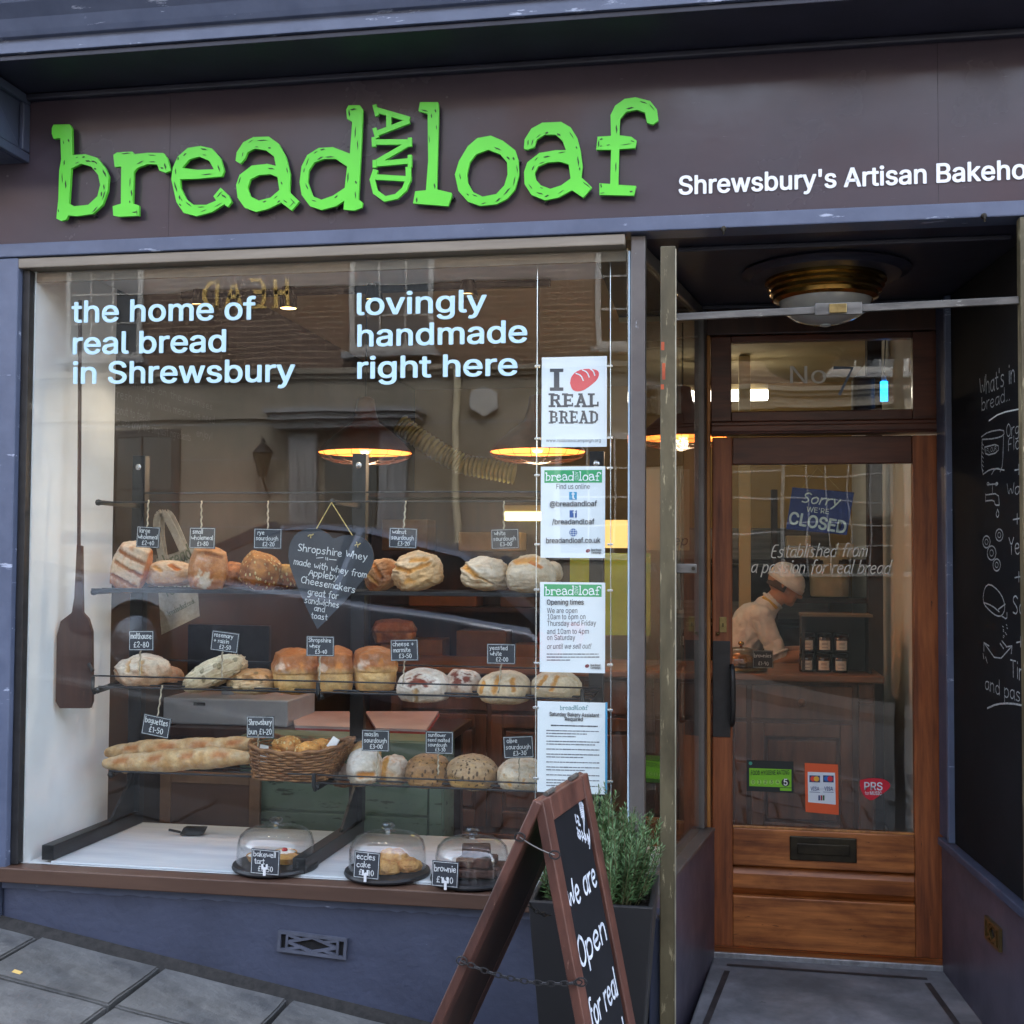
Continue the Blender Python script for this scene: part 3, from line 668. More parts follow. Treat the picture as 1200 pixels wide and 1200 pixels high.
# window: frame, pane, sill, posts
wf = sub('window_frame', SF)
part('head_strip', headbeige, MB().box(-2.335, -.275, -.042, .03, 2.512, 2.546), wf)
part('jamb', black_iron, MB().box(-2.316, -2.29, -.02, .03, .516, 2.510), wf, bevel=.002)
part('sill', brownsill, MB().box(-2.335, -.20, -.055, .02, .464, .513), wf)
part('corner_post', greypost, MB().box(-.259, -.213, -.018, .035, .516, 2.545), wf)
part('sealant_bead', sealant, MB().box(-.2665, -.2605, -.012, .02, .516, 2.50), wf, bevel=.001)
part('glass_top_strip', headbeige, MB().box(-2.288, -.275, .014, .026, 2.475, 2.509), wf, bevel=.002)
part('window_pane', pane_m, MB().box(-2.288, -.268, 0, .008, .515, 2.510), bevel=0)
# stall riser
rs = MB(); rs.box(-2.343, -.20, -.02, .08, -.4, .462)
part('stall_riser', riser_m, rs, bevel=.012)
ld = MB()
lr = random.Random(5)
n = 90
top, bot = [], []
for i in range(n + 1):
    x = -2.342 + (2.342 - .20) * i / n
    bot.append(V(x, -.0235, .437 + lr.uniform(-.004, .003)))
    top.append(V(x, -.0235, .4615))
ld.add(top + bot + [p + V(0, .005, 0) for p in top] + [p + V(0, .005, 0) for p in bot],
       [(i, i+1, n+1+i+1, n+1+i) for i in range(n)] + [(n+1+i, n+1+i+1, 3*(n+1)+i+1, 3*(n+1)+i) for i in range(n)])
part('peeling_paint_edge', blue_worn, ld, bevel=0)
def vent(cx, u, v, nrm, w, h, m, name='air_vent'):
    """cast-iron airbrick cover: frame, uprights and a lattice of diamonds"""
    a = sub(name, SF)
    u, v, nrm = map(Vector, (u, v, nrm)); c = Vector(cx)
    MB().obox(c + nrm*.0015, u*(w/2-.003), v*(h/2-.003), nrm*.001).build('backing', void_m, a)
    f = MB()
    for s in (-1, 1):
        f.obox(c + v*s*(h/2-.005) + nrm*.006, u*w/2, v*.005, nrm*.006)
        f.obox(c + u*s*(w/2-.005) + nrm*.006, u*.005, v*(h/2-.0102), nrm*.006)
        f.obox(c + u*s*(w/2-.030) + nrm*.006, u*.004, v*(h/2-.0102), nrm*.0055)
    f.build('frame', m, a)
    l_ = MB()
    hw, hh = w/2-.034, h/2-.0102
    for k, (p, q) in enumerate((((-hw, 0), (0, hh)), ((0, hh), (hw, 0)), ((hw, 0), (0, -hh)), ((0, -hh), (-hw, 0)), ((-hw, hh), (-hw*.45, hh*.5)), ((hw, hh), (hw*.45, hh*.5)), ((-hw,-hh),(-hw*.45,-hh*.5)), ((hw,-hh),(hw*.45,-hh*.5)))):
        P, Q = c + u*p[0] + v*p[1] + nrm*(.006 + k*.0002), c + u*q[0] + v*q[1] + nrm*(.006 + k*.0002)
        d = (Q - P).normalized(); l_.obox((P+Q)/2, d*(P-Q).length/2, d.cross(nrm)*.0045, nrm*.0045)
    l_.build('lattice', m, a)
    return a
vent((-1.259, -.0205, .318), V(1,0,-.06).normalized(), V(.06,0,1).normalized(), (0,-1,0), .228, .066, iron_vent)
# alcove: splayed sides
LX = lambda y: -.247 + .178 * y
RX = lambda y: .955 - .085 * y
def splay(fx, y0, y1, z0, z1, t):
    """upright slab along a splayed side, thickness t away from the passage"""
    return MB().prism([(fx(y0), y0, z0), (fx(y1), y1, z0), (fx(y1)+t, y1, z0), (fx(y0)+t, y0, z0)], (0, 0, z1 - z0))
part('alcove_riser', alcove_m, splay(lambda y: LX(y)+.035, .082, 1.16, -.4, .468, -.09))
part('corner_riser', blue, MB().box(-.198, -.150, -.03, .08, -.4, .462))
part('alcove_sill', greypost, splay(lambda y: LX(y)+.045, .04, 1.12, .470, .486, -.07))
part('side_pane', pane_d, splay(LX, .036, 1.072, .488, 2.50, -.006), bevel=0)
part('side_frame_post', greypost, splay(lambda y: LX(y)+.012, 1.074, 1.13, .488, 2.545, -.04))
part('side_frame_head', greypost, splay(lambda y: LX(y)+.008, .036, 1.072, 2.502, 2.545, -.03))
part('alcove_riser', alcove_m, splay(RX, -.03, 1.16, -.5, .462, .10))
part('alcove_sill', blue, splay(lambda y: RX(y)-.03, -.03, 1.10, .464, .492, .06))
part('side_wall', soffit_m, splay(lambda y: RX(y)+.014, -.02, 1.16, .494, 2.545, .09))
part('side_frame_post', blue, splay(lambda y: RX(y)-.012, 1.01, 1.14, .494, 2.545, .025))
part('side_frame_post', blue_worn, splay(lambda y: RX(y)-.02, .985, 1.008, .494, 2.545, .033))
va = V(RX(0)-RX(1), -1, 0).normalized()
vp = atp(1166, 1094, (RX(0)-.001, 0, 0), V(-1, -.085, 0).normalized())
vent(vp, va, (0,0,1), V(-1,-.085,0).normalized(), .15, .075, dull_brass)
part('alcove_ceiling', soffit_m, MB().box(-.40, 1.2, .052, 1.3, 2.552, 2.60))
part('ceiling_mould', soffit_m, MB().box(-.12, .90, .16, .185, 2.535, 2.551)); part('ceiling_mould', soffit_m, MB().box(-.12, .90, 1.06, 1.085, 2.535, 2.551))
part('right_pilaster', blue, MB().box(1.0, 1.42, -.035, .05, -.5, 2.545))
part('step', concrete, MB().prism([(LX(1.16)+.03,1.16,-.03),(RX(1.16)+.05,1.16,-.03),(RX(-.06)+.05,-.06,-.05),(-.155,-.06,-.05)], (0,0,-.4)), bevel=.01)
zs = lambda y: -.03 - .02 * (1.16 - y) / 1.22 + .003
def strip_on_step(name, pts, w, m):
    mb = MB()
    for (a, b) in zip(pts, pts[1:]):
        a, b = V(*a, 0), V(*b, 0); d = (b - a).normalized(); s = V(-d.y, d.x, 0) * w / 2
        q = [a - s - d*w/2, b - s + d*w/2, b + s + d*w/2, a + s - d*w/2]
        mb.quad(*[(p.x, p.y, zs(p.y)) for p in q])
    part(name, m, mb, bevel=0)
a1, a2 = atz(855, 1131, -.03), atz(1083, 1147, -.03)
b1, b2 = atz(826, 1203, -.04), atz(1123, 1203, -.04)
e1, e2 = a1 + (b1 - a1) * 3.2, a2 + (b2 - a2) * 3.2
strip_on_step('inlay_border', [(a1.x, a1.y), (a2.x, a2.y)], .022, inlay)
strip_on_step('inlay_border', [(a1.x+(e1.x-a1.x)*.04, a1.y+(e1.y-a1.y)*.04), (e1.x, e1.y)], .022, inlay); strip_on_step('inlay_border', [(a2.x+(e2.x-a2.x)*.04, a2.y+(e2.y-a2.y)*.04), (e2.x, e2.y)], .022, inlay)
part('threshold', wood_h, MB().box(-.045, .895, 1.165, 1.24, -.05, -.012), bevel=.004)
part('threshold_strip', white_metal, MB().box(-.045, .893, 1.15, 1.163, -.05, -.010), bevel=.002)
# door frame
df = sub('door_frame', SF)
part('jamb', wood_v, MB().box(-.085, -.020, 1.155, 1.26, -.028, 2.445), df)
part('jamb', wood_v, MB().box(.885, .935, 1.155, 1.26, -.028, 2.445), df)
part('bead', wood_gold, MB().box(-.036, -.0215, 1.140, 1.154, -.01, 2.445), df, bevel=.005)
part('bead', wood_gold, MB().box(.886, .900, 1.140, 1.154, -.01, 2.445), df, bevel=.005)
part('head', wood_dark, MB().box(-.085, .935, 1.15, 1.26, 2.447, 2.551), df)
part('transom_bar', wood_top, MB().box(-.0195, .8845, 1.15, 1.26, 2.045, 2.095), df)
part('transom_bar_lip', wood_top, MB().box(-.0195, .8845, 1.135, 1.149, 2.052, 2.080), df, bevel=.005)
tl = sub('transom_light', SF)
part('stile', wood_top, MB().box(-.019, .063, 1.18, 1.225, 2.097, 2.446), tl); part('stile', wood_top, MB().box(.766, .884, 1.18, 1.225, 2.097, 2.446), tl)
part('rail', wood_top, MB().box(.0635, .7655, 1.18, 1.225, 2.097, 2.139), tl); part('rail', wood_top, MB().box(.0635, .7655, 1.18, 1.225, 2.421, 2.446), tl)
part('pane', pane_d, MB().box(.0637, .7653, 1.200, 1.206, 2.1395, 2.4205), tl, bevel=0)
# the door itself
DO = sub('door', SF)
part('stile', wood_v, MB().box(-.014, .066, 1.19, 1.233, .004, 2.036), DO); part('stile', wood_v, MB().box(.764, .878, 1.19, 1.233, .004, 2.036), DO)
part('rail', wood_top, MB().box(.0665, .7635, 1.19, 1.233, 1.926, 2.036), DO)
part('rail', wood_h, MB().box(.0665, .7635, 1.19, 1.233, .325, .472), DO)
part('rail', wood_h, MB().box(.0665, .7635, 1.19, 1.233, .004, .205), DO)
part('panel', wood_h, MB().prism([(.0665,1.222,.2055),(.0665,1.200,.235),(.0665,1.200,.290),(.0665,1.224,.3245),(.0665,1.232,.3245),(.0665,1.232,.2055)], (.697,0,0)), DO, bevel=.002)
part('glazing_bead', wood_gold, MB().box(.0668, .7632, 1.193, 1.210, .4723, .480), DO, bevel=.002)
part('pane', pane_d, MB().box(.0668, .7632, 1.211, 1.217, .4805, 1.9255), DO, bevel=0)
lb0, lb1 = at(925.5, 983, 1.185), at(1004, 1019, 1.185)
lbz0, lbz1, lbx0, lbx1 = .357, .452, lb0.x, lb1.x
part('letterbox', dark_bronze, MB().box(lbx0, lbx1, 1.180, 1.1895, lbz0, lbz1), DO, bevel=.004)
part('letterbox_flap', dark_bronze, MB().box(lbx0+.028, lbx1-.028, 1.174, 1.1795, lbz0+.026, lbz1-.026), DO, bevel=.004)
h0, h1 = at(835, 751, 1.186), at(856, 864, 1.186)
part('handle_plate', black_iron, MB().box(h0.x, h1.x, 1.184, 1.1895, h1.z, h0.z), DO, bevel=.002)
part('handle', black_iron, MB().tube([(.062,1.184,1.115),(.064,1.160,1.118),(.066,1.140,1.10),(.067,1.135,1.05),(.067,1.135,.95),(.066,1.140,.90),(.064,1.160,.885),(.062,1.184,.887)], [.009,.009,.010,.011,.011,.010,.009,.009], 10), DO, bevel=0, smooth=True)
k0, k1 = at(843, 723, 1.187), at(851.5, 741, 1.187)
part('lock', dull_brass, MB().box(k0.x, k1.x, 1.184, 1.1895, k1.z, k0.z), DO, bevel=.001)
part('keyhole', void_m, MB().box((k0.x+k1.x)/2-.002, (k0.x+k1.x)/2+.002, 1.1825, 1.1838, (k0.z+k1.z)/2-.009, (k0.z+k1.z)/2+.006), DO, bevel=0)
part('lock_knob', dull_brass, MB().lathe([(0,.012),(.006,.010),(.008,.004),(.006,0)], (.008,1.186,k1.z-.006), 12, (0,-1,0)), DO, bevel=0, smooth=True)
# hooks under the fascia
for px, py in ((848, 268), (1153, 253)):
    p = at(px, py, -.055)
    part('hook', dark_bronze, MB().lathe([(0,.012),(.007,.011),(.009,.002),(.009,0)], (p.x, -.051, p.z), 12, (0,-1,0)).tube([(p.x,-.062,p.z),(p.x,-.067,p.z-.012),(p.x,-.064,p.z-.020)], .0035, 6), bevel=0)
# walls round the front (upper storey, flanks, behind the fascia)
upper_m = pm('upper_wall_render', lin((150,140,128)), lin((132,122,110)), scale=3, rough=.85, bump=.3)
part('upper_wall', upper_m, MB().box(-4.5, 3.5, .06, .25, 3.13, 8.5), bevel=0)
part('lintel_wall', upper_m, MB().box(-4.5, 3.5, .06, .25, 2.605, 3.126), bevel=0)
part('flank_wall', upper_m, MB().box(-6.5, -2.805, .06, .25, -.6, 2.60), bevel=0)
part('flank_wall', upper_m, MB().box(1.06, 5.0, .06, .25, -1.5, 2.60), bevel=0)

# ------------------------------------------------------------------ sign letters: outlines of the hand-cut letters on the fascia
SIGN = {  # crop coordinates: origin, scale, outer ring, hole
'b': ((40,100,3), [(62,150),(68,138),(125,137),(132,150),(134,245),(180,242),(222,255),(250,290),(262,320),(258,370),(240,420),(205,452),(150,460),(120,457),(112,472),(95,477),(78,468),(85,400),(88,300),(95,260),(92,185),(68,188),(62,170)],
      [[(130,292),(165,275),(200,285),(225,315),(232,350),(222,390),(190,420),(140,425),(122,415)]]),
'r': ((40,100,3), [(278,245),(290,236),(345,233),(350,242),(400,237),(455,238),(468,255),(480,300),(462,307),(440,300),(432,278),(400,276),(362,290),(350,305),(346,415),(368,422),(368,458),(300,462),(278,458),(276,425),(305,416),(306,285),(283,287)], []),
'e': ((40,100,3), [(482,330),(487,290),(505,250),(540,220),(585,213),(625,222),(655,255),(668,300),(660,320),(575,328),(513,330),(515,360),(535,400),(560,420),(605,420),(640,405),(630,390),(655,360),(685,388),(694,410),(680,428),(668,418),(625,445),(570,460),(525,448),(500,410)],
      [[(520,290),(545,260),(580,250),(615,265),(632,295),(575,297)]]),
'a': ((40,100,3), [(708,265),(712,235),(735,200),(770,182),(825,180),(860,205),(885,250),(900,310),(898,375),(932,408),(905,440),(868,412),(820,435),(780,445),(740,430),(715,395),(710,350),(722,315),(765,282),(820,276),(850,283),(843,250),(815,228),(775,222),(750,235),(740,258),(725,275)],
      [[(750,360),(760,330),(790,315),(830,312),(855,322),(862,368),(830,395),(790,405),(760,390)]]),
'd': ((40,100,3), [(1097,85),(1105,70),(1145,70),(1156,85),(1152,180),(1140,400),(1155,412),(1152,430),(1125,440),(1087,437),(1090,405),(1060,425),(1010,438),(970,425),(940,385),(933,340),(940,285),(960,245),(1000,220),(1050,217),(1110,240),(1118,128),(1100,118)],
      [[(962,340),(965,300),(985,270),(1020,258),(1060,258),(1100,285),(1092,360),(1050,388),(1010,402),(980,390)]]),
'l': ((420,100,3.158), [(222,95),(228,62),(295,62),(298,85),(290,385),(345,398),(345,410),(332,447),(202,437),(210,392),(250,388),(258,280),(256,105)], []),
'o': ((420,100,3.158), [(357,330),(372,280),(405,225),(440,195),(490,186),(535,205),(580,240),(592,275),(595,330),(580,385),(550,420),(510,440),(450,446),(405,430),(370,390)],
      [[(402,330),(412,285),(435,255),(480,238),(525,255),(550,285),(552,330),(540,370),(510,402),(460,412),(425,395),(405,360)]]),
'a2': ((420,100,3.158), [(612,235),(615,200),(640,160),(680,138),(750,135),(785,155),(810,195),(822,240),(830,300),(825,340),(865,378),(832,415),(790,388),(740,415),(690,425),(640,405),(615,365),(613,320),(625,285),(670,250),(730,240),(768,240),(755,205),(730,182),(690,182),(660,200),(652,228),(625,238)],
      [[(652,325),(665,300),(700,285),(745,282),(778,292),(785,345),(750,370),(710,383),(675,370),(658,350)]]),
'f': ((420,100,3.158), [(880,238),(885,190),(935,187),(933,110),(950,75),(985,50),(1025,44),(1080,58),(1105,90),(1110,130),(1090,145),(1068,138),(1060,100),(1030,90),(990,98),(968,125),(966,185),(1010,190),(1030,205),(1025,232),(965,236),(962,368),(1028,372),(1020,408),(892,405),(892,362),(932,365),(935,238)], []),
}
AND = [  # strokes of the small upright word, same crop as 'l'
 ('A', [[(66,90),(184,124)], [(66,178),(184,132)], [(112,108),(112,158)], [(60,76),(68,108)], [(60,162),(68,190)]]),
 ('N', [[(56,209),(190,209)], [(184,216),(66,284)], [(60,291),(190,279)], [(56,196),(57,222)], [(190,198),(190,222)], [(190,262),(190,298)], [(60,281),(60,300)]]),
 ('D', [[(54,338),(190,346)], [(62,316),(51,348),(62,394),(98,420),(140,411),(170,384),(185,346),(184,306)]])]
YF, YB = -.050, -.038
def spx(ref, p): return (p[0] / ref[2] + ref[0], p[1] / ref[2] + ref[1])
def sp3(ref, p, Y=YF): return at(*spx(ref, p), Y)
sign = thing('shop_sign', 'lime green hand-cut letters reading bread and loaf across the plum fascia', 'sign', (-1.2, -.03, 2.6))
LET2D = {}
sr = random.Random(11)
def edge_marks(mb, ring, Y, inward, k):
    """short dark brush marks that follow the cut edge of a letter"""
    n = len(ring); d_in = sr.uniform(.007, .011)
    for i in range(n):
        a, b = ring[i], ring[(i + 1) % n]
        L = (b - a).length
        if L < .02: continue
        d = (b - a) / L; s = V(-d.z, 0, d.x) * inward
        t = sr.uniform(.0, .02)
        while t < L - .01:
            if sr.random() < k:
                ln = min(sr.uniform(.010, .042), L - t); off = sr.uniform(.005, .015); w = sr.uniform(.0014, .0036)
                p = a + d * t + s * off; q = p + d * ln + s * sr.uniform(-.003, .003)
                nn = V(0, -1, 0); c = (q - p).normalized().cross(nn) * w
                mb.add([(p.x, Y, p.z), (p+(q-p)*.3+c).xyz[:1] + (Y,) + ((p+(q-p)*.3+c).z,), (q.x, Y, q.z), ((p+(q-p)*.6-c).x, Y, (p+(q-p)*.6-c).z)] if False else
                       [V(p.x, Y, p.z), V((p+(q-p)*.3+c).x, Y, (p+(q-p)*.3+c).z), V(q.x, Y, q.z), V((p+(q-p)*.6-c).x, Y, (p+(q-p)*.6-c).z)], [(0,1,2,3)])
                t += ln
            t += sr.uniform(.008, .03)
def area2(r_): return sum(a.x * b.z - b.x * a.z for a, b in zip(r_, r_[1:] + r_[:1]))
for key in ('b', 'r', 'e', 'a', 'd', 'l', 'o', 'a2', 'f'):
    ref, outer, holes = SIGN[key]
    ro = [sp3(ref, p) for p in outer]; rh = [[sp3(ref, p) for p in h] for h in holes]
    LET2D[key] = ([spx(ref, p) for p in outer], [[spx(ref, p) for p in h] for h in holes])
    lo = poly_mesh(MB(), ro, rh, V(0, YB - YF, 0)).build('letter', green_sign, sign, bevel=.0012, seg=1)
    mk = MB()
    edge_marks(mk, ro, YF - .0008, 1 if area2(ro) > 0 else -1, .36)
    for h in rh: edge_marks(mk, h, YF - .0008, -1 if area2(h) > 0 else 1, .30)
    tag(mk.build('brush_marks', green_edge, lo, fix=False), kind='stuff')
    st = MB(); c0 = ro[0]
    for q in (ro[2], ro[len(ro)//2]): 
        cc = (q + (ro[0]+ro[len(ro)//2])/2) / 2
    # stand-off spacers behind the letter
    for q in (ro[0].lerp(ro[1], .5), ro[len(ro)//2]):
        MB().tube([(q.x, YB, q.z), (q.x, -.021, q.z)], .006, 8).build('spacer', black_iron, lo)
ref = (420, 100, 3.158)
for ch, strokes in AND:
    mb = MB()
    for i, st in enumerate(strokes):
        pts = [sp3(ref, p, YF) for p in st]; dep = .010 + .0004 * i
        for a, b in zip(pts, pts[1:]):
            d = (b - a); L = d.length; d.normalize(); s = V(-d.z, 0, d.x)
            w = .0085 if i < 3 else .0065
            mb.obox((a + b) / 2 + V(0, (YB-YF)/2 - .0002*i, 0), d * (L/2 + .004), s * w, V(0, dep/2, 0)); dep += .0003
    mb.build('small_letter', green_sign, sign)
# tagline in white vinyl
mb = MB(); p, q = at(796, 228, -.022), at(1202, 207, -.022)
pt = V(p.x, -.0225, p.z); full, cut = glyphs("Shrewsbury's Artisan Bakehouse")[0], glyphs("Shrewsbury's Artisan Bakeho")[0]
ex = lambda vs: max(v.x for v in vs) - min(v.x for v in vs)
printed(mb, "Shrewsbury's Artisan Bakehouse", pt, V(1,0,0), V(0,0,1), h=.056, w=(q.x - p.x) * ex(full) / ex(cut), bold=.03)
tg_ = thing('fascia_lettering', "white lettering reading Shrewsbury's Artisan Bakehouse on the plum fascia", 'lettering', pt)
letters(mb, white_vinyl, tg_)
# window lettering, stuck on the glass
for nm, lines in (('left block of pale vinyl lettering on the glass, the home of real bread in Shrewsbury', (("the home of",(84.5,378),(299,374)),("real bread",(86,415),(264,412)),("in Shrewsbury",(86,449.5),(345,447)))),
                  ('right block of pale vinyl lettering on the glass, lovingly handmade right here', (("lovingly",(419,369),(569.5,365)),("handmade",(419.5,406),(617,401)),("right here",(419.5,443.6),(605.5,439.5))))):
    t = thing('window_lettering', nm, 'lettering', at(*lines[2][1], .012))
    for s_, a, b in lines:
        letters(pxline(MB(), s_, a, b, -.0015, 25, bold=.024), vinyl, t)
# ------------------------------------------------------------------ gate frame across the recess
gate = thing('security_gate_frame', 'chipped olive metal gate frame standing across the doorway recess', 'gate frame', (-.14, -.03, 0))
MB().box(-.166, -.120, -.052, -.012, -.2, 2.50).build('post', olive, gate, bevel=.003)
MB().box(.872, .918, -.052, -.012, -.4, 2.545).build('post', olive, gate, bevel=.003)
MB().box(-.1215, -.1175, -.0535, -.050, -.2, 2.49).build('worn_edge', pm('bare_worn_metal', lin((176,172,156)), lin((130,126,108)), scale=30, stretch=(1,1,.2), rough=.4, metal=.5), gate)
for z0, z1, x in ((2.18, 2.205, -.163), (2.09, 2.14, -.160), (2.06, 2.075, -.164)):
    MB().box(x, x+.009, -.0526, -.050, z0, z1).build('primer_patch', rustpatch, gate)
steel_bar = pm('weathered_steel_bar', lin((112,110,106)), lin((76,74,72)), scale=30, stretch=(.2,1,1), rough=.5, metal=.5, bump=.4, chip=(lin((156,154,148)), .6, 40, (.3,1,1)))
q0, q1 = at(790, 372, -.032), at(1195, 352, -.032)
MB().bar((-.119, -.032, q0.z), (.871, -.032, q1.z), .014, .022).build('top_bar', steel_bar, gate, bevel=.002)
l0, l1 = at(955, 364, -.04), at(1010, 361, -.04)
MB().box(l0.x, l1.x, -.050, -.040, l0.z-.016, l0.z+.020).build('latch_plate', steel_bar, gate, bevel=.002)
MB().box(l0.x+.04, l1.x-.045, -.058, -.0505, l0.z-.012, l0.z+.016).build('latch', dull_brass, gate, bevel=.002)
c0_, c1_ = at(789, 666, -.02), at(815, 666, -.02)
MB().box(-.1195, c1_.x+.004, -.036, -.028, c0_.z-.014, c0_.z+.014).build('clasp', steel_bar, gate, bevel=.002)
MB().tube([(c1_.x-.006,-.037,c0_.z),(c1_.x-.006,-.045,c0_.z)], .006, 8).build('clasp_pin', dark_bronze, gate)

# ------------------------------------------------------------------ ceiling lamp in the recess
LC = V(.377, .56, 2.551)
lamp = thing('ceiling_lamp', 'round brass flush ceiling lamp with opal glass bowl above the door', 'lamp', LC)
MB().lathe([(0,-.001),(.285,-.001),(.29,-.008),(.265,-.014),(.255,-.024),(.215,-.03),(0,-.03)], LC, 48).build('ceiling_rose', soffit_m, lamp, smooth='auto')
MB().lathe([(.205,-.031),(.207,-.042),(.196,-.048),(.199,-.060),(.188,-.066),(.190,-.080),(.178,-.086),(.178,-.100),(.160,-.108),(.150,-.1)], LC, 64).build('brass_ring', brass, lamp, smooth='auto')
MB().lathe([(.157,-.104)] + [(.157*math.cos(t), -.104-.085*math.sin(t)) for t in [math.pi/2*k/12 for k in range(1, 13)]], LC, 48).build('glass_bowl', opal, lamp, smooth=True)
MB().lathe([(.02,-.187),(.019,-.192),(.010,-.196),(0,-.197)], LC, 16).build('finial', opal, lamp, smooth=True)

# ------------------------------------------------------------------ A-board
ab_m = pm('red_brown_board_frame', lin((92,58,48)), lin((66,40,34)), scale=6, stretch=(4,4,.6), rough=.45, bump=.2, chip=(lin((150,118,104)), .66, 26, (2,2,.5)), stain=((.6,.56,.54), 4))
ab_in = pm('dark_board_back', lin((58,34,26)), lin((42,26,20)), scale=6, stretch=(4,4,.6), rough=.5)
paint_white = pm('white_paint_pen', lin((206,212,222)), lin((150,158,172)), scale=50, rough=.6)
AB = thing('a_board', 'red-brown folding A-board with chalk-black panel beside the planter', 'sign board', (-.32, -.85, gz(-.32)))
AYN, AYF = -1.03, -.66
rt_n, rt_f = at(636, 939, AYN), at(689, 904, AYF)           # ridge of the right leaf: near, far
rd = (rt_f - rt_n); rd.z = 0; LW = rd.length; rd.normalize()
pr = at(685, 1200, AYN); dr = (pr - rt_n).normalized()        # down the right leaf
plf = at(505, 1200, AYN); lt_n = at(625, 937, AYN); dl = (plf - lt_n).normalized()
def leaf(nm, top, d, wside, L, panel_mat, back_mat):
    """one leaf: frame of stiles and rails round a thin panel; d runs down, wside is the outer normal"""
    o = sub(nm, AB)
    n_ = rd.cross(d).normalized()
    if n_.dot(wside) < 0: n_ = -n_
    T, FW = .022, .054
    def slab(name, a0, a1, s0, s1, t0, t1, m, bev=.003):
        c = top + rd*((a0+a1)/2) + d*((s0+s1)/2) + n_*((t0+t1)/2)
        MB().obox(c, rd*(a1-a0)/2, d*(s1-s0)/2, n_*(t1-t0)/2).build(name, m, o, bevel=bev)
    slab('stile', 0, FW, 0, L, -T, 0, ab_m); slab('stile', LW-FW, LW, 0, L, -T, 0, ab_m)
    slab('rail', FW+.0005, LW-FW-.0005, 0, FW, -T, -.0006, ab_m); slab('rail', FW+.0005, LW-FW-.0005, L-.22, L-.17, -T, -.0006, ab_m)
    slab('board', FW+.0005, LW-FW-.0005, FW+.0005, L-.2205, -.017, -.009, panel_mat, 0)
    slab('board_back', FW+.0007, LW-FW-.0007, FW+.0007, L-.2207, -.0205, -.0175, back_mat, 0)
    return o, n_
gl_r = (rt_n.z - gz(-.25)) / -dr.z; gl_l = (lt_n.z - gz(-.75)) / -dl.z
leafR, nR = leaf('leaf', rt_n, dr, V(1, 0, .3), gl_r, chalkboard_m, ab_in)
leafL, nL = leaf('leaf', lt_n, dl, V(-1, 0, .3), gl_l, chalkboard_m, ab_in)
MB().tube([rt_n + rd*.06 + V(-.012,0,.004), rt_n + rd*.12 + V(-.012,0,.004)], .006, 8).build('hinge', steel_bar, AB, smooth='auto'); MB().tube([rt_n + rd*(LW-.12) + V(-.012,0,.004), rt_n + rd*(LW-.06) + V(-.012,0,.004)], .006, 8).build('hinge', steel_bar, AB, smooth='auto')
# lettering on the right leaf, through the plane of its board
bp0 = rt_n - nR*.0084
def abp(px, py): return atp(px, py, bp0, nR)
FWB = .054
def ab_text(s, mid, h, wt=.16):
    sdn = (abp(*mid) - rt_n).dot(dr); p = bp0 + rd*(FWB + .012) + dr*sdn
    hand(MB(), s, p, rd, -dr, h, w=LW - 2*FWB - .024, weight=wt) if False else hand_build(s, p, h, wt)
def hand_build(s, p, h, wt):
    tot = sum(HW.get(c, 4.1) for c in s); k = (LW - 2*FWB - .024) / tot; x = 0
    for wd_ in s.split(' '):
        ww = sum(HW.get(c, 4.1) for c in wd_) * k
        q = MB(); hand(q, wd_, p + rd*x, rd, -dr, h, w=ww, weight=wt); q.build('painted_word', paint_white, AB, fix=False); x += ww + HW[' ']*k
ab_text('We are', (683, 1050), .062, .13); ab_text('Open', (695, 1116), .066, .13); ab_text('for real', (711, 1180), .062, .13); ab_text('bread', (720, 1245), .062, .13)
mbx = MB()
# scribbled heading at the top: an ear of wheat and a short smudged word
def ab_line(*pts, w=.006): ribbon(mbx, [abp(*p) for p in chaikin(list(pts), 1)], rd, -dr, w)
for k in range(7): ab_line((678.5+.45*k, 942+2.6*k), (681.5+.3*k, 940+2.6*k), (683.5+.2*k, 944+2.7*k), w=.0045)
ab_line((679,941),(681,951),(684,963),(684.5,974)); ab_line((681,940),(684,948),(685,962),(684.5,976), w=.004)
ab_line((674,955),(675.5,965),(677,961),(678.5,967)); ab_line((676,956),(678,958),(678.5,964)); ab_line((679,966),(680,967))
ab_line((676,970),(678,974),(676.5,978),(679,982)); ab_line((678.5,973),(681,977),(680,983)); ab_line((681.5,974),(683.5,979),(682.5,985)); ab_line((684.5,976),(686.5,980),(686,987)); ab_line((688,978),(690,982),(689.5,989)); ab_line((690,972),(691,983),(691,994))
for k in range(5): ab_line((677+2.7*k,974.5+1.5*k),(680+2.7*k,981+1.3*k), w=.005)
mbx.build('painted_heading', paint_white, AB, fix=False)
# wires and chains between the leaves
def chain_pts(a, b, sag, n=24):
    return [a.lerp(b, i/n) + V(0, 0, -sag*4*(i/n)*(1-i/n)) for i in range(n+1)]
def chain(a, b, sag, link_l=.020, name='chain'):
    pts = chain_pts(a, b, sag, 60); mb = MB(); L = sum((p-q).length for p, q in zip(pts, pts[1:])); N = int(L/link_l/.74)
    for i in range(N):
        t = (i + .5)/N*60; k = min(int(t), 59); p = pts[k].lerp(pts[k+1], t-k); d = (pts[k+1]-pts[k]).normalized()
        s = d.cross(V(0,1,0) if i % 2 else V(0,0,1)).normalized()
        mb.tube([p + d*(link_l/2*math.cos(a_)) + s*(.0055*math.sin(a_)) for a_ in [2*math.pi*j/10 for j in range(11)]], .0016, 5, cap=False)
    mb.build(name, black_iron, AB)
k1_, k2_ = at(541, 1126, AYN-.006), at(681, 1151, AYN-.006)
chain(k1_, k2_, .02)
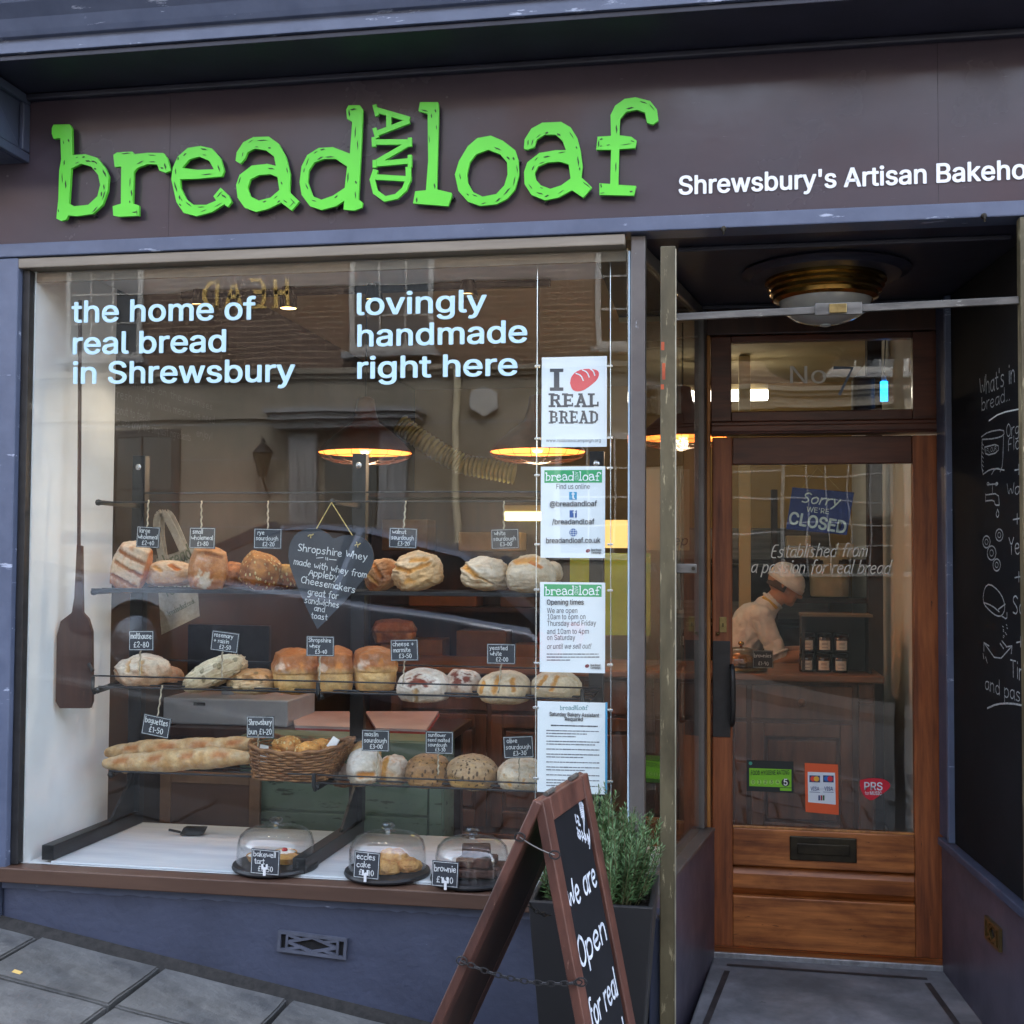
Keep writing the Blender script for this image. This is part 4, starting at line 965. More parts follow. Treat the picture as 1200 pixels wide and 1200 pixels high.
def eye(p, d): return MB().tube([p + d*.012*math.cos(a_) + V(0,0,1)*.009*math.sin(a_) for a_ in [2*math.pi*j/12 for j in range(13)]], .002, 5, cap=False)
eye(k1_, V(1,0,0)).build('screw_eye', black_iron, AB); eye(k2_, V(1,0,0)).build('screw_eye', black_iron, AB)
w1, w2 = at(609, 981, AYN-.006), at(650, 1002, AYN-.006)
MB().tube(chain_pts(w1, w2, .004, 8), .0016, 6).build('stay_wire', steel_bar, AB)
eye(w1, V(1,0,0)).build('screw_eye', black_iron, AB); eye(w2, V(1,0,0)).build('screw_eye', black_iron, AB)
chain(at(612,1050,AYF), at(645,1072,AYF), .015, .016)

# ------------------------------------------------------------------ planter with rosemary
PT = V(-.335, -.265, gz(-.335))
black_pl = pm('matt_black_planter', lin((27,27,30)), lin((21,21,24)), scale=4, rough=.5, bump=.06)
soil = pm('dark_soil', lin((44,34,26)), lin((24,19,15)), scale=40, rough=.95, bump=1, bscale=60, bdist=.01)
plt = thing('planter', 'tall tapered matt black planter on the pavement at the window corner', 'planter', PT)
ZT = .612
def ring4(h, z): return [V(PT.x-h, PT.y-h, z), V(PT.x+h, PT.y-h, z), V(PT.x+h, PT.y+h, z), V(PT.x-h, PT.y+h, z)]
pot = MB(); lv = [(.118, PT.z-.06), (.170, ZT), (.155, ZT+.0005), (.150, ZT-.04)]
for h, z in lv: pot.v += ring4(h, z)
for i in range(3):
    for k in range(4): pot.f.append((i*4+k, i*4+(k+1)%4, i*4+4+(k+1)%4, i*4+4+k))
pot.f.append((3,2,1,0)); pot.build('pot', black_pl, plt, bevel=.004)
MB().box(PT.x-.149, PT.x+.149, PT.y-.149, PT.y+.149, ZT-.06, ZT-.035).build('soil', soil, plt)
leaf_m = pm('rosemary_leaf', lin((52,86,46)), lin((104,136,86)), scale=60, rough=.55, contrast=(.3,.8))
stem_m = pm('rosemary_stem', lin((96,96,62)), lin((74,70,48)), scale=30, rough=.7)
ros = thing('rosemary_bush', 'bushy green rosemary growing out of the black planter', 'plant', (PT.x, PT.y, ZT-.04))
rr = random.Random(21); lf, stm = MB(), MB()
for i in range(270):
    a = rr.uniform(0, 2*math.pi); r0 = rr.uniform(0, 1) ** .6
    b = V(PT.x + .125*r0*math.cos(a), PT.y + .125*r0*math.sin(a), ZT-.04)
    lean = V(math.cos(a), math.sin(a), 0) * rr.uniform(.05, .95) * (r0*.8+.2)
    H = rr.uniform(.15, .34) * (1 - .25*r0)
    if rr.random() < .12: H *= 1.12
    pts = []
    cur = b.copy(); d = (V(0,0,1) + lean*.7).normalized()
    N = 12
    for k in range(N+1):
        pts.append(cur.copy()); d = (d + V(rr.uniform(-.09,.09), rr.uniform(-.09,.09), .05)).normalized(); cur += d*H/N
    stm.tube(pts, [.0022*(1-.6*k/N) for k in range(N+1)], 4)
    tot = int(H/.0052)
    for j in range(tot):
        t = .12 + .88*j/tot
        x = t*N; k = min(int(x), N-1); p = pts[k].lerp(pts[k+1], x-k); dd = (pts[k+1]-pts[k]).normalized()
        for _ in range(2):
            th = rr.uniform(0, 2*math.pi); sv = dd.cross(V(math.cos(th), math.sin(th), .3)).normalized()
            up = .55 + .5*t
            ld_ = (sv + dd*up).normalized(); L = rr.uniform(.016, .030)*(1.05-.45*t**3); w = L*.085
            nn = ld_.cross(sv.cross(dd)).normalized() if abs(ld_.dot(sv)) < .99 else dd
            wv = ld_.cross(nn).normalized()*w
            lf.add([p - wv*.5, p + ld_*L*.5 - wv + nn*w*.4, p + ld_*L, p + ld_*L*.5 + wv + nn*w*.4, p + wv*.5], [(0,1,2,3,4)])
stm.build('stems', stem_m, ros)
tag(lf.build('leaves', leaf_m, ros, fix=False), kind='stuff')

# ------------------------------------------------------------------ chalkboard on the right side of the recess
CBN = V(-1, -.085, 0).normalized(); CBO = V(RX(0)+.0125, 0, 0)
cb = thing('chalkboard', 'tall blackboard listing what is in the bread on the right wall of the recess', 'blackboard', (RX(.5), .5, .5))
yv = V(RX(0)-RX(1), -1, 0).normalized()
MB().prism([(RX(y)+dx, y, .496) for y, dx in ((-.015,.002),(.982,.002),(.982,.013),(-.015,.013))], (0,0,2.046)).build('board', chalkboard_m, cb)
CBP = V(RX(0)+.0012, 0, 0)
def cbp(px, py): return atp(px, py, CBP, CBN)
chalk_dim = pm('dusty_chalk', lin((168,172,174)), lin((112,116,118)), scale=110, rough=.9, contrast=(.4,.65))
mw = MB()
def cb_text(s, a, b, h, wt=.085):
    p, q = cbp(*a), cbp(*b); u = (q-p).normalized(); u.z = 0; u.normalize()
    t = cbp(a[0], a[1]-h)
    k_ = MB(); hand(k_, s, p, u, V(0,0,1), abs(t.z-p.z), w=(q-p).length, weight=wt, rng=random.Random(2), jit=.15); k_.build('chalk_word', chalk_dim, cb, fix=False)
def cb_line(*pts, w=.0045): ribbon(mw, [cbp(*p) for p in chaikin(list(pts), 1)], yv, V(0,0,1), w)
cb_text("What's in our", (1148,465), (1212,448), 21); cb_text('bread...', (1150,482), (1184,474), 15)
cb_line((1159,493),(1172,484),(1196,479))
mw.build('chalk_underline', chalk_m, cb, fix=False); mw = MB()
cb_line((1150,512),(1158,506),(1176,503),(1177,510),(1166,514),(1151,515)); cb_line((1151,515),(1150,545),(1152,556)); cb_line((1176,511),(1175,545),(1172,553))
cb_line((1152,556),(1160,550),(1170,549)); cb_line((1162,556),(1166,549),(1172,550),(1177,551)); cb_line((1154,524),(1170,520),(1170,530),(1155,534),(1154,524)); cb_text('FLOUR', (1156,531),(1168,528), 5, .12)
for k in range(7): cb_line((1150.5,519+5*k),(1152.5,522+5*k), w=.003)
cb_text('Organic', (1179,513), (1217,503), 15); cb_text('Flour', (1181,529), (1207,522), 15)
def flush(nm='chalk_drawing'):
    global mw
    if mw.v: mw.build(nm, chalk_dim, cb, fix=False)
    mw = MB()
def plus(x, y, s=6):
    flush(); cb_line((x, y-s),(x, y+s)); cb_line((x-s*.8, y+1),(x+s*.8, y-1)); flush('chalk_plus')
plus(1194, 550); plus(1192, 608); plus(1194, 676); plus(1196, 752)
flush(); cb_text('Water', (1180,582), (1214,574), 15)
cb_line((1157,568),(1169,567)); cb_line((1163,567),(1163,578)); cb_line((1155,580),(1170,578),(1171,591)); cb_line((1155,587),(1165,586),(1166,592),(1171,592)); cb_line((1155,579),(1155,588)); cb_line((1169,597),(1167,603),(1169,607),(1171,602),(1169,597))
cb_line((1158,569),(1156,567),(1158,565),(1160,568)); cb_line((1167,569),(1170,567),(1168,565),(1166,568))
flush(); cb_text('Yeast', (1182,650), (1216,640), 20)
for cx, cy, r_ in ((1156,635,5.5),(1162,648,6.5),(1171,627,5.5),(1168,662,5.5)):
    cb_line(*[(cx+r_*.8*math.cos(t), cy+r_*1.3*math.sin(t)) for t in [2*math.pi*k/12 for k in range(13)]]); cb_line(*[(cx+r_*.35*math.cos(t), cy+r_*.6*math.sin(t)) for t in [2*math.pi*k/8 for k in range(9)]], w=.003)
flush(); cb_text('Salt', (1186,720), (1212,713), 22)
cb_line((1152,700),(1154,688),(1160,684),(1170,692),(1176,702),(1178,714),(1174,722),(1168,722),(1160,716),(1153,708),(1152,700)); cb_line((1153,706),(1163,710),(1171,717)); cb_line((1170,714),(1178,708)); cb_line((1174,722),(1180,726),(1180,718))
for k in range(9): cb_line((1177+random.Random(k).uniform(-3,3), 732+k*1.8),(1178+random.Random(k).uniform(-3,3),733+k*1.8), w=.003)
flush(); cb_line((1153,753),(1169,776),(1186,757)); cb_line((1153,753),(1153,763)); cb_line((1153,753),(1159,757)); cb_line((1186,757),(1185,766)); cb_line((1186,757),(1179,758)); cb_line((1172,754),(1176,760)); cb_line((1174,751),(1179,757)); cb_line((1152,766),(1153,772)); cb_line((1155,770),(1157,777))
flush(); cb_text('Time', (1184,793), (1210,787), 20); cb_text('and passion', (1154,808), (1221,800), 16)
cb_line((1157,830),(1168,825),(1184,824),(1200,827), w=.006)
flush('chalk_underline')

# a curled yellow scrap on the slabs, seen at the lower left
d_ = ray(20, 1140); t_ = (G0 + G1*C0.x - C0.z) / (d_.z - G1*d_.x); sp_ = C0 + d_*t_
single('paper_scrap', 'small curled yellow scrap lying on the slabs at the far left', 'litter', MB().add([sp_+V(-.016,-.004,.001), sp_+V(.012,-.006,-.003), sp_+V(.016,.004,.001), sp_+V(-.012,.006,.006), sp_+V(-.016,-.004,.003), sp_+V(.012,-.006,-.001), sp_+V(.016,.004,.003), sp_+V(-.012,.006,.008)], [(0,1,2,3),(7,6,5,4),(0,4,5,1),(1,5,6,2),(2,6,7,3),(3,7,4,0)]), pm('yellow_scrap', lin((190,160,90)), rough=.7))
# ------------------------------------------------------------------ display bay: tray, white side, rack
white_wall = pm('white_painted_wall', lin((236,238,240)), lin((222,225,228)), scale=3, rough=.7, bump=.15)
tray_m = pm('white_tray', lin((222,226,230)), lin((200,206,214)), scale=6, stretch=(.4,3,1), rough=.4, bump=.08)
rackm = pm('black_rack_metal', lin((34,36,40)), lin((24,25,28)), scale=20, rough=.42, metal=.3)
bolt_m = pm('silver_bolt', lin((200,202,206)), rough=.25, metal=.9)
paper_m = pm('poster_paper', lin((232,240,246)), rough=.5)
ZS = .515
bay = tag(link(bpy.data.objects.new('window_bay', None)), kind='structure')
MB().box(-2.44, -2.285, .012, .56, ZS-.1, 2.62).build('side_wall', white_wall, bay)
MB().prism([(-2.284,.022,.40),(LX(.022)-.06,.022,.40),(LX(.66)-.06,.66,.40),(-2.284,.66,.40)], (0,0,ZS-.404)).build('bay_base', white_wall, bay)
MB().box(-2.284, -.30, .055, .66, 2.575, 2.62).build('bay_ceiling', white_wall, bay)
tray = single('display_tray', 'white display tray covering the bottom of the window', 'tray', MB().box(-2.20, -.30, .03, .628, ZS-.003, ZS+.004), tray_m, bevel=.003)

rack = thing('bread_rack', 'black metal bread rack with rod shelves standing in the window', 'rack', (-1.3, .6, ZS))
UP = [(-2.19, 160), (-1.309, 423), (-.422, 700)]
zb1, zb2, zb3 = at(400, 694, .24).z, at(400, 813, .16).z, at(500, 924, .13).z
for i, (ux, _) in enumerate(UP):
    MB().box(ux-.026, ux+.026, .575, .615, ZS+.055, 1.93).build('upright', rackm, rack, bevel=.002)
    fx = (-2.215, -1.33, -.43)[i]
    MB().prism([(fx-.022,.035,ZS+.005),(fx+.022,.035,ZS+.005),(ux+.022,.62,ZS+.005),(ux-.022,.62,ZS+.005)], (0,0,.05)).build('foot', rackm, rack, bevel=.003)
    MB().prism([(ux-.005,.574,ZS+.056),(ux-.005,.574,ZS+.20),(ux-.005,.40,ZS+.056)], (.01,0,0)).build('gusset', rackm, rack)
    for z in (1.885, .73): MB().lathe([(0,.008),(.011,.007),(.013,.003),(.013,0)], (ux, .575, z), 14, (0,-1,0)).build('bolt', bolt_m, rack, smooth=True)
def arm(ux, x1, y1, z, hook=0):
    mb = MB(); pts = [(ux,.575,z),(ux,.5,z),(x1,y1+.02,z),(x1,y1,z+.002)]
    mb.bar(pts[0], pts[2], .018, .016); mb.lathe([(0,-.012),(.009,-.009),(.012,0),(.009,.009),(0,.012)], (x1, y1+.012, z), 10)
    if hook: mb.tube([(x1,y1+.02,z),(x1,y1-.005,z-.006),(x1,y1-.02,z+.010),(x1,y1-.018,z+.05)], .007, 7)
    mb.build('arm', rackm, rack, smooth='auto')
zt = at(400, 588, .26).z
xl1, xl2, xl3 = at(108, 693, .24).x, at(112, 800, .16).x, at(128, 903, .2).x
for i, (ux, _) in enumerate(UP):
    arm(ux, (xl1, ux, ux)[i], .24, zb1-.010); arm(ux, (xl1, ux, ux)[i], .26, zt)
    arm(ux, (xl2, ux, ux)[i], .16, zb2-.012, 1); arm(ux, (xl3, ux, ux)[i], .2 if i == 0 else .13, zb3-.012, i > 0)
def rods(x0, x1, ys, z, r=.0035, name='shelf_rod'):
    for y in ys: MB().tube([(x0, y, z), (x1, y, z)], r, 8).build(name, rackm, rack, smooth='auto')
rods(xl1, -.40, (.24, .31, .38, .45, .52), zb1); MB().box(xl1, -.40, .232, .238, zb1-.009, zb1+.004).build('shelf_lip', rackm, rack, bevel=.001)
rods(xl1, -.40, (.26,), zt, .003, 'tag_rod'); rods(xl1+.03, -.40, (.56,), at(400,577,.56).z, .003, 'tag_rod')
rods(xl2, -.40, (.18, .25, .32, .39, .46, .53), zb2); rods(xl2, -.40, (.145,), at(400, 799, .145).z, .0028, 'guard_rod'); rods(xl2, -.40, (.55,), at(400, 778, .55).z, .0035, 'guard_rod')
zb3l = at(200, 905, .22).z
rods(xl3, -1.40, (.20, .27, .34, .41, .48), zb3l); rods(-1.40, -.40, (.15, .22, .29, .36, .43, .5), zb3); rods(-1.40, -.40, (.115,), at(500, 913, .115).z, .0028, 'guard_rod')

# ------------------------------------------------------------------ loaves
bread = bread_mat('bread_crust'); bread_oat = bread_mat('oat_crust', (lin((226,204,150)), .85, 75)); bread_seed = bread_mat('seeded_crust', (lin((70,48,30)), .85, 72)); bread_herb = bread_mat('herb_crust', (lin((84,82,50)), .55, 34))
L_ = lin
FL, CR_, TAN, GOLD, ORG, BRN, DRK, YEL = L_((214,200,176)), L_((228,212,184)), L_((202,168,122)), L_((208,152,84)), L_((190,112,52)), L_((160,100,58)), L_((104,56,32)), L_((226,182,110))
def mix3(a, b, t): t = max(0, min(1, t)); return tuple(x + (y - x) * t for x, y in zip(a, b))
def cube_sphere(n):
    idx, vs, fs = {}, [], []
    def vert(p):
        k = tuple(round(c, 5) for c in p)
        if k not in idx: idx[k] = len(vs); vs.append(Vector(p).normalized())
        return idx[k]
    for ax in range(3):
        for sg in (-1, 1):
            for i in range(n):
                for j in range(n):
                    q = []
                    for a, b in ((0,0),(1,0),(1,1),(0,1)):
                        u, v = math.tan((2*(i+a)/n-1)*math.pi/4), math.tan((2*(j+b)/n-1)*math.pi/4)
                        p = [0,0,0]; p[ax] = sg; p[(ax+1)%3] = u; p[(ax+2)%3] = v
                        q.append(vert(p))
                    fs.append(tuple(q if sg > 0 else q[::-1]))
    return vs, fs
CSV, CSF = cube_sphere(34)
def segd(p, a, b):
    ax, ay = b[0]-a[0], b[1]-a[1]; L = ax*ax+ay*ay or 1e-9
    t = max(0, min(1, ((p[0]-a[0])*ax+(p[1]-a[1])*ay)/L))
    return math.hypot(p[0]-a[0]-ax*t, p[1]-a[1]-ay*t)
def loaf(label, c, hw, hh, Y, kind='boule', rot=0, depth=None, pal=(FL, TAN, BRN), flour=.5, scores=(), patches=(), mat=None, seed=1, amp=.06, yaw=0, name='loaf', cat='bread', group='loaves on the window rack', wr=.012):
    """one loaf: c = its middle in the photograph, hw / hh half size in pixels across and up its own axes"""
    o = at(*c, Y); s = (at(c[0]+10, c[1], Y) - at(c[0], c[1], Y)).length / 10
    if kind in ('tin', 'block'): yaw += math.degrees(math.atan2(-o.x, Y + 3.65))      # end turned to the street corner
    A, B = hw * s, hh * s; D = depth if depth else (A + B) / 2 * 1.0
    e = {'boule': .92, 'tin': .42, 'block': .30, 'oval': .85, 'stick': .9}[kind]
    mb = MB(); cols = []
    cr, sr_ = math.cos(R(rot)), math.sin(R(rot)); cy, sy = math.cos(R(yaw)), math.sin(R(yaw))
    pw = lambda x, k: math.copysign(abs(x) ** k, x)
    off = Vector((seed * 7.3, seed * 3.1, seed * 1.7))
    for d in CSV:
        a, b, z = d
        if kind in ('tin', 'block'):
            m = max(abs(a), abs(b), abs(z)); q = Vector((a, b, z)) / m
            sph = Vector((a, b, z)); t = .46 if kind == 'tin' else .34
            q = q * t + sph * 1.12 * (1 - t)
            a2, b2, z2 = q
            if kind == 'tin':                       # domed top swelling over the straight sides
                if z2 > .05: k = 1 + .045 * math.sin(min(1, (z2 - .05) / .5) * math.pi); a2 *= k; b2 *= k
                else: a2 *= .965; b2 *= .965
                if z2 > .6: z2 += .16 * (1 - a2*a2*.8) * (1 - b2*b2*.6)
        else:
            a2, b2, z2 = pw(a, e), pw(b, e), pw(z, e)
            if z2 < -.55: z2 = -.55 - (-.55 - z2) * (.45 if kind != 'stick' else .6)
            if kind == 'oval': a2 *= 1 - .12 * z2 * z2
        u, v = a2, z2
        n1 = mnoise.noise(d * 1.7 + off); n2 = mnoise.noise(d * 4.5 + off * 1.3); n3 = mnoise.noise(Vector((d.x*3, d.y*3, d.z*16)) + off)
        n4 = mnoise.noise(d * 11 + off); n5 = mnoise.noise(d * 25 + off)
        k = 1 + amp * (n1 * 1.2 + n2 * .45) + wr * n3 + (.016 * n4 + .010 * n5) * (1 if kind != 'tin' else .5)
        top, side, bot = pal
        if kind == 'tin':
            f = (v - .02 + n2 * .12 + n1 * .12) / .34
            col = mix3(side, top, f); 
            if v < -.7: col = mix3(col, bot, .5)
            inner = max(0, 1 - max(abs(u) - .55, abs(v + .38) - .35, 0) / .12)
            col = mix3(col, mix3(side, GOLD, .7), .55 * (1 - inner) if v < .05 else 0)
        else:
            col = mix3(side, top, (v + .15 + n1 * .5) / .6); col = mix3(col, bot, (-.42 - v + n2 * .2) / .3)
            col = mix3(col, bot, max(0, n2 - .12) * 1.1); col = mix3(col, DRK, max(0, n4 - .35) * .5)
        fl = flour * max(0, min(1, .75 + n1 * 1.1))
        if b < .35:
            for (p0, p1, w, sc, dp) in scores:
                dd = segd((u + n2 * .05 + n4 * .03, v + n1 * .05 + n5 * .03), p0, p1)
                if dd < w * 1.7:
                    t = 1 - dd / w
                    if t > 0:
                        col = mix3(col, sc, min(1, t * 2.2)); fl *= 1 - min(1, t * 2); k -= dp * math.sin(min(1, t) * math.pi / 2) * .8
                    else:
                        k += dp * .55 * (1 - (dd - w) / (w * .7))
            for (p0, r0, pc, fl2) in patches:
                dd = math.hypot(u - p0[0], v - p0[1]) + n2 * .25 + n4 * .14
                t = (r0 - dd) / .16
                if t > 0: col = mix3(col, pc, min(1, t) * .95); fl = fl + (fl2 - fl) * min(1, t)
        x, y, zz = a2 * k * A, b2 * k * D, z2 * k * B
        x, y = x * cy - y * sy, x * sy + y * cy
        x, zz = x * cr - zz * sr_, x * sr_ + zz * cr
        mb.v.append(o + Vector((x, y, zz))); cols.append((*col, fl))
    mb.f = list(CSF); mb.c = cols
    return tag(mb.build(name, mat or bread, None, smooth=True, fix=False), label, cat, group)

# top shelf
Y1 = .37
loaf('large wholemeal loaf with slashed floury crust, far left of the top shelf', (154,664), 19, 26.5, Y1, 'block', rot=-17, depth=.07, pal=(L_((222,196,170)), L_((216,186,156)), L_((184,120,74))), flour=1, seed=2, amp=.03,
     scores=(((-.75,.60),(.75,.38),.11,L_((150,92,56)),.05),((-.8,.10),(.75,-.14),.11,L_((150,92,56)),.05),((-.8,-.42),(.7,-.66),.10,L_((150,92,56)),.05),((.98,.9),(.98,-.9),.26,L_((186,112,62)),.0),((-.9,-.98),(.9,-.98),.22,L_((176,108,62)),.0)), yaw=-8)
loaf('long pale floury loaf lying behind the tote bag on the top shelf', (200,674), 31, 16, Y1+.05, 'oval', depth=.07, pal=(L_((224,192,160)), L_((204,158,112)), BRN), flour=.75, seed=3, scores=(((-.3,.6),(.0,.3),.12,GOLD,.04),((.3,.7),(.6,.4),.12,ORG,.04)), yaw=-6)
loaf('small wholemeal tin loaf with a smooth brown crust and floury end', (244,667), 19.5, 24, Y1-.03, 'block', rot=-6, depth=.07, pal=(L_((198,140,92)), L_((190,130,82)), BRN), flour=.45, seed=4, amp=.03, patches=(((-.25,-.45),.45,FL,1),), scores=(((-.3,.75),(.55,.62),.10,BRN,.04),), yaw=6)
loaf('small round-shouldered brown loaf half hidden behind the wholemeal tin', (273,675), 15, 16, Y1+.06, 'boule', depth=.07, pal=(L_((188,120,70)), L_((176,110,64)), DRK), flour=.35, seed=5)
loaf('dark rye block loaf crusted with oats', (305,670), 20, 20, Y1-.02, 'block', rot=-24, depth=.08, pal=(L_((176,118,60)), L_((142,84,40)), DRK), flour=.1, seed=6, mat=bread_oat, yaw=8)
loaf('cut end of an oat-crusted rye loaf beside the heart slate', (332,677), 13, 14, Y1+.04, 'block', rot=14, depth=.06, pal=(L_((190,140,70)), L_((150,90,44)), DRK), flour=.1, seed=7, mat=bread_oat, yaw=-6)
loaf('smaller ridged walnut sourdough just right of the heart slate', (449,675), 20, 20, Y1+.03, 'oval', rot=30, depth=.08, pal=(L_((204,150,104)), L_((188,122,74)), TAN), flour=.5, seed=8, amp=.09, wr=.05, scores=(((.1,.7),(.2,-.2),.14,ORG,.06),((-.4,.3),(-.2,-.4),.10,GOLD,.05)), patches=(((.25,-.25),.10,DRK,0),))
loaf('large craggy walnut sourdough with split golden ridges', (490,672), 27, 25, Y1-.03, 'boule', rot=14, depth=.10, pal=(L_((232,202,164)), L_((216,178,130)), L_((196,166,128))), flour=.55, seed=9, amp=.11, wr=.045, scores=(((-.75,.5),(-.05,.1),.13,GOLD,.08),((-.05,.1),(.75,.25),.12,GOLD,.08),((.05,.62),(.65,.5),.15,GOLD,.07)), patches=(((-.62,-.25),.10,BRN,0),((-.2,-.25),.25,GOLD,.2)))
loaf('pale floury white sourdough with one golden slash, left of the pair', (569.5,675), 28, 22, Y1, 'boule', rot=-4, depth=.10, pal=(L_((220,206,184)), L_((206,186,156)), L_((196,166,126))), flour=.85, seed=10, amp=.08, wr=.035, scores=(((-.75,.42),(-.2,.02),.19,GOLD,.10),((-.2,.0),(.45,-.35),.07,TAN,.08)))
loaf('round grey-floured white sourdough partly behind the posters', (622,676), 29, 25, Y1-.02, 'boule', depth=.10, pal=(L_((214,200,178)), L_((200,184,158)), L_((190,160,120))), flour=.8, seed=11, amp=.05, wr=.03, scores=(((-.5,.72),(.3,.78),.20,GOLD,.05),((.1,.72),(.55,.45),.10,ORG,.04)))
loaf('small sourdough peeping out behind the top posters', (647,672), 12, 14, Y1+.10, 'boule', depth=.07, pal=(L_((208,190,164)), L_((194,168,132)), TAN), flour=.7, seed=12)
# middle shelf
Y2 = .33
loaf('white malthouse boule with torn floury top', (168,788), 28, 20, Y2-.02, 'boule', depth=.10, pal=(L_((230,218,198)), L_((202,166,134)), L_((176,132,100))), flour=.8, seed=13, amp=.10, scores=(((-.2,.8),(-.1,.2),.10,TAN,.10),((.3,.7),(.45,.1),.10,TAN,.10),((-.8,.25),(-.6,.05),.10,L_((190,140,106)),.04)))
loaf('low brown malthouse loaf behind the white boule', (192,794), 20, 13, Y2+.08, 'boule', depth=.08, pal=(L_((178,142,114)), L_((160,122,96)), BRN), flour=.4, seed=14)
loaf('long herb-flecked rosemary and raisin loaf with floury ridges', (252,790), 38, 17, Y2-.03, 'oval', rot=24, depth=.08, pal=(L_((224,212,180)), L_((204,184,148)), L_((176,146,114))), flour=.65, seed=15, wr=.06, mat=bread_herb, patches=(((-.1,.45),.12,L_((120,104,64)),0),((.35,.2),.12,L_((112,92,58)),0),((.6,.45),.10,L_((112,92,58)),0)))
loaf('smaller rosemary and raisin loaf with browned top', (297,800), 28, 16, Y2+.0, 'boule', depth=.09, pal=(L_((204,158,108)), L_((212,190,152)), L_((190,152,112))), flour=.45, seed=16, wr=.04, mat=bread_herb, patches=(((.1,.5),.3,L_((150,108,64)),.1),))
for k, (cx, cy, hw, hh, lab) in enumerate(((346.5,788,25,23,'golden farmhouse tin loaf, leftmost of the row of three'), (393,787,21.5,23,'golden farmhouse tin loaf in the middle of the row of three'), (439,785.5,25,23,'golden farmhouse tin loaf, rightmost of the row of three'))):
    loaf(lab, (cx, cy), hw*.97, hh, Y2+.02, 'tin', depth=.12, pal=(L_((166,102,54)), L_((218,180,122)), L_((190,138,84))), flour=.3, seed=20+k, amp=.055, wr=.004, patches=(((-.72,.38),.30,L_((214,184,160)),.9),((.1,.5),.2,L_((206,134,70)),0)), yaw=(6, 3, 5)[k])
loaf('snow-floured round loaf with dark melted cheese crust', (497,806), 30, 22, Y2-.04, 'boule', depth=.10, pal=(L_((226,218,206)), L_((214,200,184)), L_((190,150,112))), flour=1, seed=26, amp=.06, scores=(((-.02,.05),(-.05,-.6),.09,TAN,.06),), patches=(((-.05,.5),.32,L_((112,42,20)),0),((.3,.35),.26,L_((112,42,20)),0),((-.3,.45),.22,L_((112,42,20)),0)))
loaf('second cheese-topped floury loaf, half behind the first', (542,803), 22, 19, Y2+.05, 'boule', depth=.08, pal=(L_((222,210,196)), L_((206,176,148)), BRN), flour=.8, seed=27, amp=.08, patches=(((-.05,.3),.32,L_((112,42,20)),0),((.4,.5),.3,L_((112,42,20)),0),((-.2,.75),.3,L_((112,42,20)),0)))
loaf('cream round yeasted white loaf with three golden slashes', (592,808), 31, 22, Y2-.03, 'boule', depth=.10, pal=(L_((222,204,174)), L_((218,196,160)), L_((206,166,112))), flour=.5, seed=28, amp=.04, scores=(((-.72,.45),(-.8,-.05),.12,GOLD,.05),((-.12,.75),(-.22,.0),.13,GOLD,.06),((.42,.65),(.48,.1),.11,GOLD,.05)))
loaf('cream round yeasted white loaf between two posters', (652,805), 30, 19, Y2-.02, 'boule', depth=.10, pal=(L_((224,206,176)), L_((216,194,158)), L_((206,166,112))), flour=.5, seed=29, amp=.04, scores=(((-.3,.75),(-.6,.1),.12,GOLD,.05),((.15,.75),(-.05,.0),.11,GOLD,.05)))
# bottom shelf
Y3 = .30
def stick(label, a, b, r, Y, seed, pal, marks):
    p, q = at(*a, Y), at(*b, Y); mb = MB(); cols = []; N, n = 70, 20; d = (q - p); L = d.length; d.normalize()
    up = V(-d.z, 0, d.x)
    for i in range(N + 1):
        t = i / N; rr_ = r * (min(1, (t*(1-t)*4) ** .35 * 1.02)) * (1 + .07 * math.sin(t * 22 + seed))
        c = p + d * L * t + up * .006 * math.sin(t * 5 + seed)
        for k in range(n):
            th = 2 * math.pi * k / n; nz = mnoise.noise(V(t * 26, math.cos(th) * 1.4, math.sin(th) * 1.4) + V(seed, 0, 0))
            kk = 1 + .08 * nz; col = mix3(pal[1], pal[0], .5 + nz + .4 * math.sin(th)); fl = .55
            if math.sin(th) > -.1 and math.cos(th) < .7:
                for m0, m1 in marks:
                    tt = t - math.sin(th) * .03
                    if m0 < tt < m1:
                        e_ = min(tt - m0, m1 - tt) / ((m1 - m0) / 2); w = max(0, 1 - abs(math.sin(th) - .45) / .5) * min(1, e_ * 2.4)
                        col = mix3(col, pal[2], w); fl *= 1 - w; kk -= .12 * w
            mb.v.append(c + (up * math.sin(th) + V(0, 1, 0) * math.cos(th)) * rr_ * kk); cols.append((*col, fl))
    for i in range(N):
        for k in range(n): k2 = (k+1) % n; mb.f.append((i*n+k, i*n+k2, (i+1)*n+k2, (i+1)*n+k))
    mb.f += [tuple(range(n)), tuple(range(N*n, N*n+n))]; mb.c = cols
    return tag(mb.build('baguette', bread, None, smooth=True), label, 'bread', 'loaves on the window rack')
bp_ = (L_((220,190,144)), L_((196,152,100)), L_((178,100,46)))
stick('baguette at the back of the pair, crusty top showing above the front one', (122,884), (305,869), .036, .36, 1, bp_, ((.12,.25),(.34,.48),(.56,.68),(.78,.9)))
stick('baguette at the front of the pair, pale floury side to the street', (119,893), (300,889), .038, .26, 4, bp_, ((.06,.2),(.3,.42),(.52,.62),(.72,.84)))
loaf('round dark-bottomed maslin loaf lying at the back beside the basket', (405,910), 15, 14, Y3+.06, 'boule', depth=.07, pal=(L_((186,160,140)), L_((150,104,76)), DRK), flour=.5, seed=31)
loaf('tan maslin loaf standing up behind the floury oval one', (428,886), 18, 17, Y3+.08, 'boule', depth=.05, pal=(L_((214,174,120)), L_((206,164,110)), BRN), flour=.3, seed=32)
